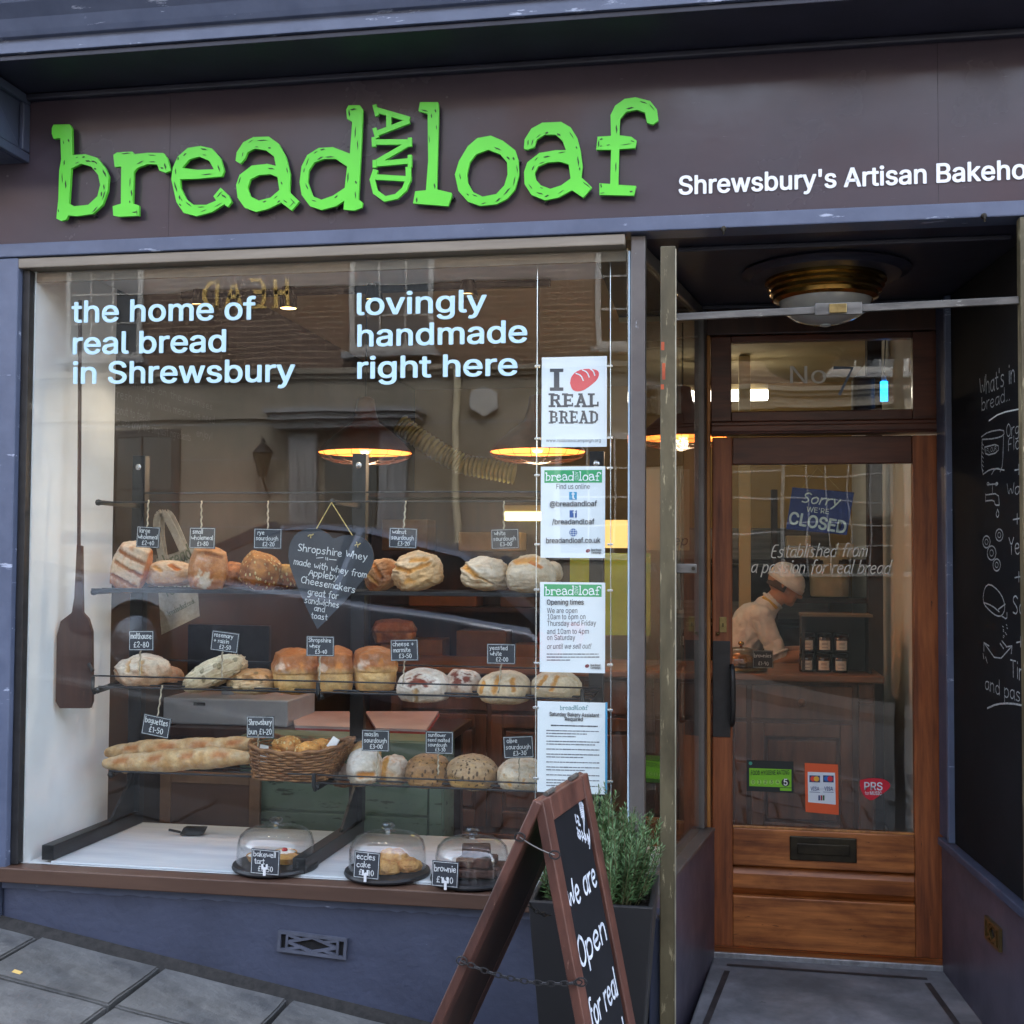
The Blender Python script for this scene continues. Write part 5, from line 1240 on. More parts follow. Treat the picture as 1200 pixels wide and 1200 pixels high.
loaf('white floury maslin oval with one golden split', (428,901), 20, 24, Y3-.04, 'oval', rot=16, depth=.07, pal=(L_((228,222,212)), L_((212,196,172)), L_((196,156,112))), flour=1, seed=33, amp=.04, scores=(((-.05,-.12),(.6,-.28),.20,L_((206,140,72)),.08),))
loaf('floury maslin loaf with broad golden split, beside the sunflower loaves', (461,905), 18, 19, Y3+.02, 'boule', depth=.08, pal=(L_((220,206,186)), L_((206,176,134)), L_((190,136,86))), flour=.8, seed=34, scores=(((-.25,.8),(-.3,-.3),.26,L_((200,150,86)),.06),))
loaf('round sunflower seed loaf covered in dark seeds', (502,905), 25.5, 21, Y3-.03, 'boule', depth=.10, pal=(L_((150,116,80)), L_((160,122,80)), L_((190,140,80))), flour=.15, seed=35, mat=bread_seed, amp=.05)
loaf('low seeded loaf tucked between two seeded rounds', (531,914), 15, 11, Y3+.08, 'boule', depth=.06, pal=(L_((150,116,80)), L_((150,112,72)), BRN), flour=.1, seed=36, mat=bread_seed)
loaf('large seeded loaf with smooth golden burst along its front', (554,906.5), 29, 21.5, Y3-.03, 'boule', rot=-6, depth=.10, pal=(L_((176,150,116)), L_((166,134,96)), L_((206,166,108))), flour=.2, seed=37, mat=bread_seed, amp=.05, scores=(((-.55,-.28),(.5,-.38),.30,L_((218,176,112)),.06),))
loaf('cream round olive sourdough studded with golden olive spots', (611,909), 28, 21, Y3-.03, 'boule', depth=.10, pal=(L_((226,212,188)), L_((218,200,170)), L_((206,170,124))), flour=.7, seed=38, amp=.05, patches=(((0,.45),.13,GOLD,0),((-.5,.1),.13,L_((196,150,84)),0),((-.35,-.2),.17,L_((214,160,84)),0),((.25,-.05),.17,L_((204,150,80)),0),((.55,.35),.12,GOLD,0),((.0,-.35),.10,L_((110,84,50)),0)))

# wicker basket of buns
wick = pm('wicker', lin((150,106,64)), lin((104,68,40)), scale=30, rough=.6, bump=.3)
BX0, BX1 = at(297, 905, .2).x, at(384, 905, .2).x; BZ0 = at(340, 911, .2).z; BZ1 = at(340, 880, .2).z
bc = V((BX0+BX1)/2, .26, BZ0)
bsk = thing('wicker_basket', 'small oblong brown wicker basket holding buns on the bottom shelf', 'basket', bc)
def brect(t, z, n=40):
    """rounded rectangle of the basket wall, opening outwards"""
    hx, hy = (BX1-BX0)/2*(1+.24*t), .115*(1+.2*t); pts = []
    for i in range(n):
        a = 2*math.pi*i/n; c, s = math.cos(a), math.sin(a); k = (abs(c)**4+abs(s)**4)**-.25
        pts.append(V(bc.x+.02*t+hx*c*k, bc.y+hy*s*k, z))
    return pts
NR = 11
for j in range(NR):
    t = j/(NR-1); z = BZ0 + (BZ1-BZ0)*t; pts = brect(t, z, 64)
    ctr = V(bc.x+.02*t, bc.y, z)
    w = [p + (p-ctr).normalized()*(.0032 if (i//2+j) % 2 else -.0032) + V(0,0,.016*abs((p.x-ctr.x)/.14)**2*t) for i, p in enumerate(pts)]
    MB().tube(w + [w[0]], .0042, 6, cap=False).build('weave', wick, bsk, smooth=True)
rim = [p + V(0,0,.006 + .016*abs((p.x-bc.x-.02)/.14)**2) for p in brect(1.04, BZ1, 64)]
MB().tube([p + V(0, 0, .003*math.sin(i*1.6)) for i, p in enumerate(rim)] + [rim[0]], .0065, 7, cap=False).build('rim', wick, bsk, smooth=True)
MB().prism(brect(0, BZ0-.003, 40), (0,0,.004)).build('base', wick, bsk)
for k in range(32):
    a, b = brect(0, BZ0, 32)[k], brect(1, BZ1, 32)[k]; MB().tube([a, b + V(0,0,.006)], .0026, 5).build('stake', wick, bsk)
for k, (cx, cy, hw, hh, Y, lab) in enumerate(((336,876,16,12,.24,'golden crumbly bun at the left of the wicker basket'), (361,880,14,11,.20,'golden bun in the middle of the wicker basket'), (376,876,12,10,.28,'golden bun at the right end of the wicker basket'), (325,884,10,8,.22,'small bun low in the left corner of the wicker basket'))):
    loaf(lab, (cx, cy), hw, hh, Y, 'boule', depth=.045, pal=(L_((206,150,84)), L_((176,112,58)), BRN), flour=.12, seed=40+k, amp=.12, wr=.05, name='bun', cat='bun', group='buns in the basket', mat=bread_oat)
lin_p = pm('greaseproof_paper', lin((222,222,218)), rough=.6)
pp = at(305, 882, .17)
single('paper_liner', 'white paper poking up at the left of the bun basket', 'paper', MB().add([pp+V(-.012,0,-.03), pp+V(.022,0,-.034), pp+V(.024,.012,.022), pp+V(-.006,.014,.026), pp+V(-.010,.003,-.03), pp+V(.022,.004,-.034), pp+V(.024,.016,.021), pp+V(-.006,.018,.025)], [(0,1,2,3),(7,6,5,4),(0,4,5,1),(1,5,6,2),(2,6,7,3),(3,7,4,0)]), lin_p)
pp = at(389, 871, .24)
single('paper_liner', 'white paper corner at the right of the bun basket', 'paper', MB().add([pp+V(-.02,0,-.01), pp+V(.005,0,-.022), pp+V(.022,.012,.010), pp+V(.0,.014,.022), pp+V(-.018,.003,-.012), pp+V(.006,.004,-.024), pp+V(.023,.016,.009), pp+V(.001,.018,.021)], [(0,1,2,3),(7,6,5,4),(0,4,5,1),(1,5,6,2),(2,6,7,3),(3,7,4,0)]), lin_p)

# ------------------------------------------------------------------ price tags
stick_m = pm('twisted_silver_holder', lin((200,190,168)), lin((150,138,116)), scale=60, rough=.4, metal=.4)
def price_tag(label, lines, box, Y, tilt=0, stick=None, clip=None):
    x0, y0, x1, y1 = box; c = at((x0+x1)/2, (y0+y1)/2, Y); s = (at(x0+10, y0, Y) - at(x0, y0, Y)).length/10
    w, h = (x1-x0)*s, (y1-y0)*s
    u = V(math.cos(R(tilt)), 0, math.sin(R(tilt))); v = V(-u.z, 0, u.x)
    t = thing('price_tag', label, 'price tag', c - v*h/2, 'slate price tags')
    MB().obox(c + V(0,.002,0), u*w/2, v*h/2, V(0,.0018,0)).build('board', slate_m, t)
    mb = MB(); fr = c - V(0,.0006,0); e = .0022
    for sg in (-1, 1):
        mb.obox(fr + v*sg*(h/2-.003), u*(w/2-.002), v*e*.30, V(0,.0003,0)); mb.obox(fr + u*sg*(w/2-.003), u*e*.30, v*(h/2-.0045), V(0,.0003,0))
    mb.build('chalk_border', chalk_m, t)
    mb = MB(); n = len(lines); rg_ = random.Random(label); lh = (h - .010) / n
    for i, ln in enumerate(lines):
        hh_ = min(lh*.72, .019); tot = sum(HW.get(ch, 4.1) for ch in ln)*hh_/6.2
        ww = min(tot*1.0, w-.014); ox = -w/2+.007 + (max(0, w-.016-ww)*(.62 if i == n-1 else .1))
        hand(mb, ln, fr + u*ox + v*(h/2-.006-lh*(i+.74)) - V(0,.0004,0), u, v, hh_, w=ww, weight=.14, rng=rg_, jit=.3)
    mb.build('chalk_lettering', chalk_m, t, fix=False)
    if stick:
        a, b = at(*stick[0], Y+.003), at(*stick[1], Y+.003); N = 14
        MB().tube([a.lerp(b, k/N) + V(.0016*math.sin(k*1.7), .0016*math.cos(k*1.7), 0) for k in range(N+1)], .0028, 6).build('holder', stick_m, t, smooth=True)
    if clip:
        p = at(*clip, Y-.004)
        MB().box(p.x-.004,p.x+.004,p.y-.003,p.y+.002,p.z-.022,p.z+.004).box(p.x-.010,p.x-.005,p.y-.003,p.y+.002,p.z-.002,p.z+.014).box(p.x+.005,p.x+.010,p.y-.003,p.y+.002,p.z-.002,p.z+.014).build('clip', pm_white, t)
pm_white = pm('white_plastic', lin((226,228,230)), rough=.35)
pt_ = price_tag
pt_('slate price tag reading large wholemeal', ('large','wholemeal','£2-40'), (160,618,187,641), .25, -3, ((174,586),(172.5,619)))
pt_('slate price tag reading small wholemeal', ('small','wholemeal','£1-80'), (222,619,252,642), .25, -1, ((236,587),(236,620)))
pt_('slate price tag reading rye sourdough', ('rye','sourdough','£2-20'), (297.5,620,330,642.5), .25, -1, ((314,587),(314,621)))
pt_('slate price tag reading walnut sourdough', ('walnut','sourdough','£3-20'), (456,619,488.5,642), .25, -2, ((475.5,587),(473,620)))
pt_('slate price tag reading white sourdough', ('white','sourdough','£3-00'), (575.5,620,608,643), .25, 2, ((590.5,587),(590.5,621)))
pt_('slate price tag reading malthouse', ('malthouse','£2-80'), (151,740,180,761.5), .17, 1, ((164.7,760),(163.5,794)))
pt_('tilted slate price tag reading rosemary and raisin', ('rosemary','+ raisin','£2-50'), (247.5,741,279.5,763), .17, -6, ((260.5,762),(260,798)))
pt_('slate price tag reading Shropshire whey', ('Shropshire','whey','£3-40'), (359,746,391.5,768.5), .17, 0, ((375,767),(374,804)))
pt_('slate price tag reading cheese and marmite', ('cheese +','marmite','£3-50'), (457.7,750,490,774), .17, 2, ((474,773),(472.5,803)))
pt_('slate price tag reading yeasted white', ('yeasted','white','£2-00'), (570.5,754.6,604,778), .17, 0, ((587.5,777),(584,812)))
pt_('tilted slate price tag reading baguettes', ('baguettes','£1-50'), (167,840,199,862), .16, -9, ((190,803),(184.5,841)))
pt_('slate price tag reading Shrewsbury bun', ('Shrewsbury','bun £1-20'), (289,840,321,864), .14, 1, ((303,858),(302,882)))
pt_('slate price tag reading maslin sourdough', ('maslin','sourdough','£3-00'), (424,856,456,880), .14, 0, ((443,878),(441.5,914)))
pt_('slate price tag reading sunflower seed sourdough', ('sunflower','seed malted','sourdough','£3-30'), (498.5,857.5,531,883), .14, 0, ((513.5,882),(513.5,908)))
pt_('slate price tag reading olive sourdough', ('olive','sourdough','£3-30'), (590,863,625,888), .14, 4, ((608.5,886),(608,922)))

# ------------------------------------------------------------------ heart slate on a string
HY = .205
def hp(x, y, Y=HY): return at(300 + x/4.8, 580 + y/4.8, Y)
ho = [(345,755),(290,650),(225,500),(180,370),(185,280),(225,215),(290,188),(355,190),(405,215),(435,250),(480,228),(540,225),(605,240),(650,285),(666,355),(640,430),(560,530),(450,650)]
hs = thing('heart_slate', 'heart-shaped slate about Shropshire Whey bread hanging from the rack', 'slate sign', hp(345, 755))
poly_mesh(MB(), [hp(*p) for p in chaikin([(float(a), float(b)) for a, b in ho] + [(345.,755.)], 1)[:-1]], [], V(0, .006, 0)).build('slate', slate_m, hs, bevel=.0015, seg=1)
mb = MB()
for s_, a, b, h in (('Shropshire Whey',(232,312),(628,368),40),('made with whey from',(210,388),(622,468),36),('Appleby',(295,450),(462,482),38),('Cheesemakers',(250,492),(560,552),38),('great for',(288,560),(462,588),38),('sandwiches',(270,605),(468,636),34),('and',(325,650),(388,660),32),('toast',(308,692),(402,704),32)):
    p, q = hp(*a, HY-.0012), hp(*b, HY-.0012); u = (q-p).normalized(); v = V(-u.z,0,u.x)
    hand(mb, s_, p, u, v, h/4.8*.00292, w=(q-p).length, weight=.12, rng=random.Random(4), jit=.2)
for a, b in (((340,355),(378,352)),((392,350),(394,366)),((402,352),(404,368)),((412,362),(452,366))):
    ribbon(mb, [hp(*a, HY-.0012), hp(*b, HY-.0012)], V(1,0,0), V(0,0,1), .0022)
mb.build('chalk_lettering', chalk_m, hs, fix=False)
twine = pm('yellow_twine', lin((206,186,120)), lin((170,148,88)), scale=80, rough=.8)
pk = hp(425, 42, .258)
MB().tube([pk, hp(340,190,.24), hp(308,228,HY-.003)], .0017, 6).tube([pk, hp(540,225,.24), hp(568,270,HY-.003)], .0017, 6).build('string', twine, hs)
for x, y in ((308,228),(572,280)):
    p = hp(x, y, HY-.004); MB().tube([p+V(-.010,0,-.003),p+V(-.003,-.002,.002),p+V(.004,-.002,0),p+V(.010,0,.005)], .0022, 6).tube([p, p+V(.001,-.002,-.009)], .0018, 5).build('knot', twine, hs)

# ------------------------------------------------------------------ cake domes
dome_g = glass('dome_glass', .05, (.99,.993,.993))
base_m = pm('black_slate_stand', lin((34,36,40)), lin((26,27,30)), scale=20, rough=.45)
cryst = glass('crystal_knob', .12, (.86,.9,.96))
def dome(label, px, base_py, r_px, ztop_py, knob_py):
    c = atz(px, base_py, ZS+.012); Y = c.y; s = (at(px+10, base_py, Y) - at(px, base_py, Y)).length/10
    r = r_px*s*.93; zt_ = at(px, ztop_py, Y).z; z0 = ZS+.021
    t = thing('cake_dome', label, 'cake dome', (c.x, c.y, ZS+.004), 'glass cake domes')
    MB().lathe([(0,0),(r*1.10,0),(r*1.12,.006),(r*1.10,.014),(0,.016)], (c.x,c.y,ZS+.005), 48).build('stand', base_m, t, smooth='auto')
    H = zt_-z0; pr_ = [(r*1.0,0),(r*1.005,H*.05),(r,H*.30),(r*.985,H*.55),(r*.93,H*.75),(r*.80,H*.89),(r*.58,H*.965),(r*.3,H*.99),(.012,H*1.0)]
    MB().lathe(pr_ + [(a*.985-.001, b-.002) for a, b in pr_[::-1]], (c.x,c.y,z0), 56).build('glass_cover', dome_g, t, smooth=True)
    k = at(px, knob_py, Y).z - zt_
    MB().lathe([(.010,0),(.008,.006),(.010,.010),(.022,k*.55),(.024,k*.75),(.016,k*.97),(0,k)], (c.x,c.y,zt_), 10).build('knob', cryst, t)
    return c, s, r
d1 = dome('glass cake dome over the bakewell tarts, leftmost of three', 323, 1013, 46, 968, 957)
d2 = dome('glass cake dome over the eccles cakes, middle of three', 454, 1021, 47, 975, 964)
d3 = dome('glass cake dome over the brownies, rightmost of three', 553, 1028, 46, 981, 970)
ZD = ZS+.022
tart_m = pm('pastry_case', lin((214,166,98)), lin((186,126,66)), scale=40, rough=.6, bump=.5, bscale=90)
icing = pm('white_icing', lin((236,232,224)), rough=.3); cherry = pm('red_cherry', lin((170,30,36)), rough=.25)
pastry = pm('flaky_pastry', lin((216,166,96)), lin((170,108,54)), scale=28, rough=.55, bump=.8, bscale=70, bdist=.004)
brownie_m = pm('brownie', lin((92,56,42)), lin((64,38,30)), scale=40, rough=.7, bump=.9, bscale=80, bdist=.004)
def tart(label, x, y, r, ice):
    t = thing('bakewell_tart', label, 'tart', (x, y, ZD), 'cakes under the domes')
    mb = MB(); n = 36
    prof = [(.0,0),(.78,0),(1,1),(.95,1.02),(.92,.85),(0,.85)]
    for a, h in prof:
        for k in range(n): th = 2*math.pi*k/n; f = 1+.03*math.cos(th*18)*(a > .7); mb.v.append(V(x+r*a*f*math.cos(th), y+r*a*f*math.sin(th), ZD+h*.020))
    for i in range(5):
        for k in range(n): k2 = (k+1) % n; mb.f.append((i*n+k, i*n+k2, i*n+n+k2, i*n+n+k))
    mb.build('pastry_case', tart_m, t, smooth='auto')
    MB().lathe([(0,.022),(r*.5,.021),(r*.85,.018),(r*.9,.0165)], (x,y,ZD+.0005), 28).build('topping', icing if ice else tart_m, t, smooth=True)
    if ice: MB().lathe([(.009,0),(.010,.004),(.007,.010),(0,.012)], (x,y,ZD+.021), 14).build('cherry', cherry, t, smooth=True)
c, s, r = d1
tart('open bakewell tart at the right under the first dome', c.x+.045, c.y-.005, .042, False); tart('white iced bakewell tart with a red cherry at the back of the first dome', c.x+.01, c.y+.055, .042, True); tart('bakewell tart behind its price tag under the first dome', c.x-.058, c.y+.0, .042, True)
def cake(label, x, y, hw, hh, dp, seed, z=ZD):
    mb = MB()
    for d in CSV:
        k = 1+.10*mnoise.noise(d*3+V(seed,0,0))+.06*mnoise.noise(d*8+V(0,seed,0)); zz = max(d.z, -.35)
        mb.v.append(V(x+d.x*hw*k, y+d.y*dp*k, z+(zz+.35)/1.35*hh*k))
    mb.f = list(CSF); return tag(mb.build('eccles_cake', pastry, None, smooth=True, fix=False), label, 'cake', 'cakes under the domes')
c, s, r = d2
cake('tall golden eccles cake in the centre of the middle dome', c.x+.012, c.y+.02, .056, .058, .05, 1); cake('flatter eccles cake at the right of the middle dome', c.x+.072, c.y+.0, .042, .036, .045, 2); cake('eccles cake at the front of the middle dome', c.x+.01, c.y-.05, .045, .038, .035, 3)
c, s, r = d3
for k, (dx, dy, w, d_, h, lv, a, lab) in enumerate(((.02,-.01,.060,.05,.028,0,.1,'bottom brownie of the stack under the right dome'),(.018,-.005,.056,.05,.028,1,-.15,'middle brownie of the stack under the right dome'),(.012,.01,.046,.045,.026,2,.2,'top brownie of the stack under the right dome'),(.085,.02,.034,.05,.030,0,0,'brownie standing right of the stack under the right dome'))):
    u, v = V(math.cos(a), math.sin(a), 0), V(-math.sin(a), math.cos(a), 0)
    single('brownie', lab, 'brownie', MB().obox((c.x+dx, c.y+dy, ZD+.001+.030*lv+h/2), u*w, v*d_, V(0,0,h/2)), brownie_m, 'cakes under the domes', bevel=.006)
pt_('slate price tag reading bakewell tart', ('bakewell','tart','£2-50'), (294,996.5,327.5,1024), d1[0].y-.14, -2, None, (310,1018))
pt_('slate price tag reading eccles cake', ('eccles','cake','£1-90'), (414.7,999,444.6,1029), d2[0].y-.14, -3, None, (428,1025))
pt_('slate price tag reading brownie', ('brownie','£1-90'), (506,1010,537,1039), d3[0].y-.14, -2, None, (522,1034))
# baker's peel leaning in the corner
peel_m = pm('dark_peel_wood', lin((74,46,36)), lin((54,33,27)), scale=6, stretch=(5,5,.5), rough=.5, bump=.2, chip=(lin((104,72,56)), .68, 14, (3,3,.4)))
PY = .16
pe = thing('bakers_peel', 'long-handled dark wooden bakers peel leaning in the white corner of the window', 'peel', at(86, 830, PY))
po = [(90,638),(95.5,640),(96.5,718),(103,725),(107.5,740),(108,822),(105,830),(70,830),(65,822),(66.5,745),(71,728),(84,718),(87,700)]
poly_mesh(MB(), [at(x, y, PY) for x, y in po], [], V(0,.014,0)).build('blade', peel_m, pe, bevel=.004)
hb, ht = at(92.5, 640, PY+.007), at(94, 352, PY+.03)
MB().tube([hb - V(0,0,.01), hb.lerp(ht,.5), ht], .0065, 10).build('handle', peel_m, pe, smooth='auto')
MB().tube([at(104,778,PY-.002), at(109,786,PY-.01)], .006, 8).build('hook', black_iron, pe)
# tray clutter: tea-light glass and black scoop
p = atz(222, 979, ZS+.01)
single('black_scoop', 'small black scoop lying at the back of the white tray', 'scoop', MB().prism([p+V(-.04,0,.0), p+V(.04,.01,0), p+V(.045,.03,.022), p+V(-.035,.025,.022)], (0,.03,.0)).tube([p+V(-.04,.01,.008), p+V(-.09,.02,.012)], .005, 8), base_m, bevel=.002)

# ------------------------------------------------------------------ posters on wires
blackink = pm('dark_ink', lin((70,74,84)), rough=.7); greyink = pm('grey_ink', lin((112,116,126)), rough=.7); redink = pm('coral_ink', lin((226,84,92)), rough=.6); greenink = pm('green_ink', lin((58,166,108)), rough=.6)
blueink = pm('sky_blue_ink', lin((70,160,206)), rough=.6); navyink = pm('navy_ink', lin((70,104,168)), rough=.6); acryl = glass('acrylic_holder', .05, (.97,.985,.99)); maroon = pm('maroon_ink', lin((130,60,72)), rough=.6)
PYY = .05
wires = thing('poster_wires', 'pair of thin steel wires with small clips carrying the posters', 'display wires', at(670, 1000, PYY))
steel = pm('bright_steel', lin((206,210,212)), rough=.25, metal=.8)
for x0, x1 in ((630, 627), (715.5, 716)):
    MB().tube([at(x0, 297, PYY), at(x1, 1010, PYY)], .0013, 6).build('wire', steel, wires)
    p = at(x0, 300, PYY); MB().tube([p, p+V(0,0,.04)], .006, 8).build('anchor', steel, wires)
for x, y in ((630,429),(715,429),(630,514),(715,513),(629.5,557),(715,548.5),(629.5,638),(715,638),(629,691),(715,692),(629,777),(715,779),(628,829),(715,832),(628,912),(715,916)):
    p = at(x, y, PYY); MB().box(p.x-.009, p.x+.009, PYY-.004, PYY+.004, p.z-.0035, p.z+.0035).build('clip', steel, wires, bevel=.001)
def poster(label, box):
    x0, y0, x1, y1 = box; a, b = at(x0, y0, PYY), at(x1, y1, PYY)
    t = thing('poster', label, 'poster', V((a.x+b.x)/2, PYY, b.z), 'window posters')
    MB().box(a.x, b.x, PYY-.0015, PYY+.0015, b.z, a.z).build('sheet', paper_m, t)
    return t
YP = PYY-.0022
def prn(t, name, m, *lines, bold=.0, Y=YP):
    mb = MB()
    for s_, a, b, h in lines: pxline(mb, s_, a, b, Y, h, bold=bold)
    mb.build(name, m, t, fix=False)
def rect(t, name, m, x0, y0, x1, y1, Y=YP):
    a, b = at(x0, y0, Y), at(x1, y1, Y); MB().quad((a.x,Y,b.z),(b.x,Y,b.z),(b.x,Y,a.z),(a.x,Y,a.z)).build(name, m, t, fix=False)
def logo(t, m, x0, x1, yb, h, Y=YP):
    """the shop's own sign letters, small"""
    mb = MB(); ks = [p for k in LET2D for p in LET2D[k][0]]
    bx0, bx1 = min(p[0] for p in ks), max(p[0] for p in ks); f = (x1-x0)/(bx1-bx0)
    base = {'b':255,'r':253,'e':252,'a':246,'d':246,'l':241,'o':240,'a2':233,'f':229}
    for k in LET2D:
        g = lambda p: at(x0+(p[0]-bx0)*f, yb+(p[1]-base[k])*f*h, Y)
        poly_mesh(mb, [g(p) for p in LET2D[k][0]], [[g(p) for p in r_] for r_ in LET2D[k][1]], V(0,.0004,0))
    r_ = (420,100,3.158)
    for ch, sts in AND:
        for st_ in sts:
            for a, b in zip(st_, st_[1:]):
                a_, b_ = spx(r_, a), spx(r_, b); P, Q = [at(x0+(q[0]-bx0)*f, yb+(q[1]-242)*f*h, Y) for q in (a_, b_)]
                ribbon(mb, [P, Q], V(1,0,0), V(0,0,1), .0010)
    mb.build('logo', m, t, fix=False)
def slab_word(mb, s_, x0, x1, yb, h, Y=YP):
    """heavy slab-serif capitals"""
    G = {'I':(3,[(1.5,0,1.5,6,1.3)],[(0.2,0,2.8,0),(0.2,6,2.8,6)]),
         'R':(5,[(1.2,0,1.2,6,1.3),(1.2,5.6,3.4,5.6,.8),(3.8,5.2,3.8,3.6,1.1),(1.2,3,3.4,3,.8),(2.8,3,4.2,.3,1.2)],[(0,0,2.3,0),(0,6,2,6),(3.4,0,5,0)]),
         'E':(4.6,[(1.2,0,1.2,6,1.3),(1.2,5.6,4.1,5.6,.8),(1.2,3,3.2,3,.8),(1.2,.4,4.1,.4,.8),(4.0,4.6,4.0,5.9,.6),(4.1,.1,4.1,1.5,.6),(3.2,2.3,3.2,3.7,.5)],[(0,0,2,0),(0,6,2,6)]),
         'A':(5,[(2.5,5.8,1,0.2,1.0),(2.5,5.8,4.1,.2,1.2),(1.5,2,3.6,2,.8)],[(0,0,1.9,0),(3.1,0,5,0),(1.6,6,2.9,6)]),
         'L':(4.4,[(1.2,0,1.2,6,1.3),(1.2,.4,4,.4,.8),(3.9,.1,3.9,2,.7)],[(0,0,2,0),(0,6,2.4,6)]),
         'B':(4.9,[(1.2,0,1.2,6,1.3),(1.2,5.6,3.2,5.6,.8),(3.7,5.2,3.7,3.8,1.1),(1.2,3.1,3.4,3.1,.8),(4,2.6,4,1,1.2),(1.2,.4,3.4,.4,.8)],[(0,0,2,0),(0,6,2,6)]),
         'D':(5,[(1.2,0,1.2,6,1.3),(1.2,5.6,3,5.6,.8),(3,5.6,4.1,4.4,1),(4.1,4.4,4.1,1.6,1.2),(4.1,1.6,3,.4,1),(1.2,.4,3,.4,.8)],[(0,0,2,0),(0,6,2,6)])}
    tot = sum(G[c][0]+.5 for c in s_)-.5; k = (x1-x0)/tot; x = x0; q = 0
    for c in s_:
        w, st, se = G[c]
        for a in st:
            P, Q = at(x+a[0]*k, yb-a[1]*h/6, Y-q), at(x+a[2]*k, yb-a[3]*h/6, Y-q); ribbon(mb, [P, Q], V(1,0,0), V(0,0,1), a[4]*k*.0026); q += .00002
        for a in se:
            P, Q = at(x+a[0]*k, yb-a[1]*h/6, Y-q), at(x+a[2]*k, yb-a[3]*h/6, Y-q); ribbon(mb, [P, Q], V(1,0,0), V(0,0,1), .8*k*.0026); q += .00002
        x += (w+.5)*k
def greek(t, name, m, rows, seed, h=1.3):
    """print too small to read: word-long dashes along each line"""
    mb = MB(); g_ = random.Random(seed)
    for (xa, ya, xb, yb) in rows:
        x = xa
        while x < xb:
            w = min(g_.uniform(1.6, 5.2), xb - x); f = lambda q: ya + (yb-ya)*(q-xa)/(xb-xa)
            ribbon(mb, [at(x, f(x), YP), at(x+w, f(x+w), YP)], V(1,0,0), V(0,0,1), h*.0025*g_.uniform(.8, 1.1)); x += w + 1.1
    mb.build(name, m, t, fix=False)
t = poster('white poster reading I love real bread with a red loaf', (635, 419, 711, 523.5))
mb = MB(); slab_word(mb, 'I', 644.5, 660, 456, 22); slab_word(mb, 'REAL', 643.5, 702, 476, 14); slab_word(mb, 'BREAD', 643.5, 701.5, 495.5, 13.5); mb.build('slab_lettering', blackink, t, fix=False)
lo_ = [(668,449),(669,442),(674,436),(682,432.5),(692,432),(700,433.5),(702.5,438),(700,445),(692,452),(683,458),(675,459),(670,456)]
poly_mesh(MB(), [at(*p, YP) for p in chaikin([(float(a), float(b)) for a, b in lo_] + [(668.,449.)])[:-1]], [], V(0,.0004,0)).build('red_loaf', redink, t, fix=False)
mb = MB()
for pl_ in ([(675,437.5),(681,440),(683.5,446)],[(682.5,433.5),(688,436),(690.5,442)],[(691.5,432),(695.5,435),(697,440)]): ribbon(mb, [at(*p, YP-.0006) for p in chaikin(pl_)], V(1,0,0), V(0,0,1), .0038)
mb.build('loaf_slashes', paper_m, t, fix=False)
prn(t, 'small_print', greyink, ('www.realbreadcampaign.org',(640,518),(704,518),4), bold=.0)
t = poster('white poster telling where to find the bakery online', (634, 547, 709, 654)); rect(t, 'green_band', greenink, 638, 551, 705.5, 565.5); logo(t, paper_m, 639, 704.5, 563.5, 1.0, YP-.0004)
prn(t, 'body_print', blackink, ('Find us online',(652,573),(691,573),6), bold=.0)
prn(t, 'bold_print', blackink, ('@breadandloaf',(644.5,593.5),(699.5,593),6.2), ('/breadandloaf',(647,614.5),(696.5,614.3),6.2), ('breadandloaf.co.uk',(640,636.5),(703.5,636),6.2), bold=.005)
rect(t, 'bird_badge', blueink, 667, 576.5, 676, 585.5); rect(t, 'square_badge', navyink, 667.5, 598, 676, 606.5); prn(t, 'badge_letter', paper_m, ('t',(670,584.5),(673.5,584.5),8), ('f',(671.5,606.2),(675,606.2),8.5), bold=.03, Y=YP-.0005)
mb = MB(); cg = at(671.8, 624, YP); mb.disc(cg, V(1,0,0), V(0,0,1), .0125, 20); mb.build('globe_badge', navyink, t, fix=False)
mb = MB()
for k in (-.5, 0, .5): ribbon(mb, [cg+V(-.011,-.0005,k*.013), cg+V(.011,-.0005,k*.013)], V(1,0,0), V(0,0,1), .0012); ribbon(mb, [cg+V(k*.012,-.0006,-.011), cg+V(k*.018,-.0006,0), cg+V(k*.012,-.0006,.011)], V(1,0,0), V(0,0,1), .0012)
mb.build('globe_lines', paper_m, t, fix=False)
def campaign(t, x, y):
    mb = MB(); c_ = at(x, y, YP); mb.disc(c_, V(.9,0,.3), V(-.2,0,.7), .0075, 14); mb.build('campaign_badge', maroon, t, fix=False)
    prn(t, 'campaign_print', greyink, ('Real Bread',(x+4,y),(x+15.5,y),2.4), ('Campaign',(x+4,y+3),(x+15.5,y+3),2.4), bold=.01)
campaign(t, 689, 645.5)
t = poster('white poster with the opening times of the bakery', (633, 682, 709, 789)); rect(t, 'green_band', greenink, 637.5, 684.5, 705, 699.5); logo(t, paper_m, 638.5, 704.5, 697.5, 1.0, YP-.0004)
prn(t, 'bold_print', blackink, ('Opening times',(641,708.5),(684,708.5),6), bold=.007)
prn(t, 'body_print', blackink, ('We are open',(641,718.5),(676.5,718.3),6), ('10am to 6pm on',(641.5,725.8),(686,725.5),6), ('Thursday and Friday',(641,733.5),(698.5,733),6), ('and 10am to 4pm',(641,743),(690,742.7),6), ('on Saturday',(641,750),(674,750),6))
mb = MB(); pxline(mb, 'or until we sell out!', (641,760.5), (693,760), YP, 6, shear=.25); mb.build('slanted_print', blackink, t, fix=False)
greek(t, 'small_print', greyink, [(641,766.5,701,766.5),(641,770,702,770),(641,773.5,668,773.5)], 3)
campaign(t, 688, 780.5)
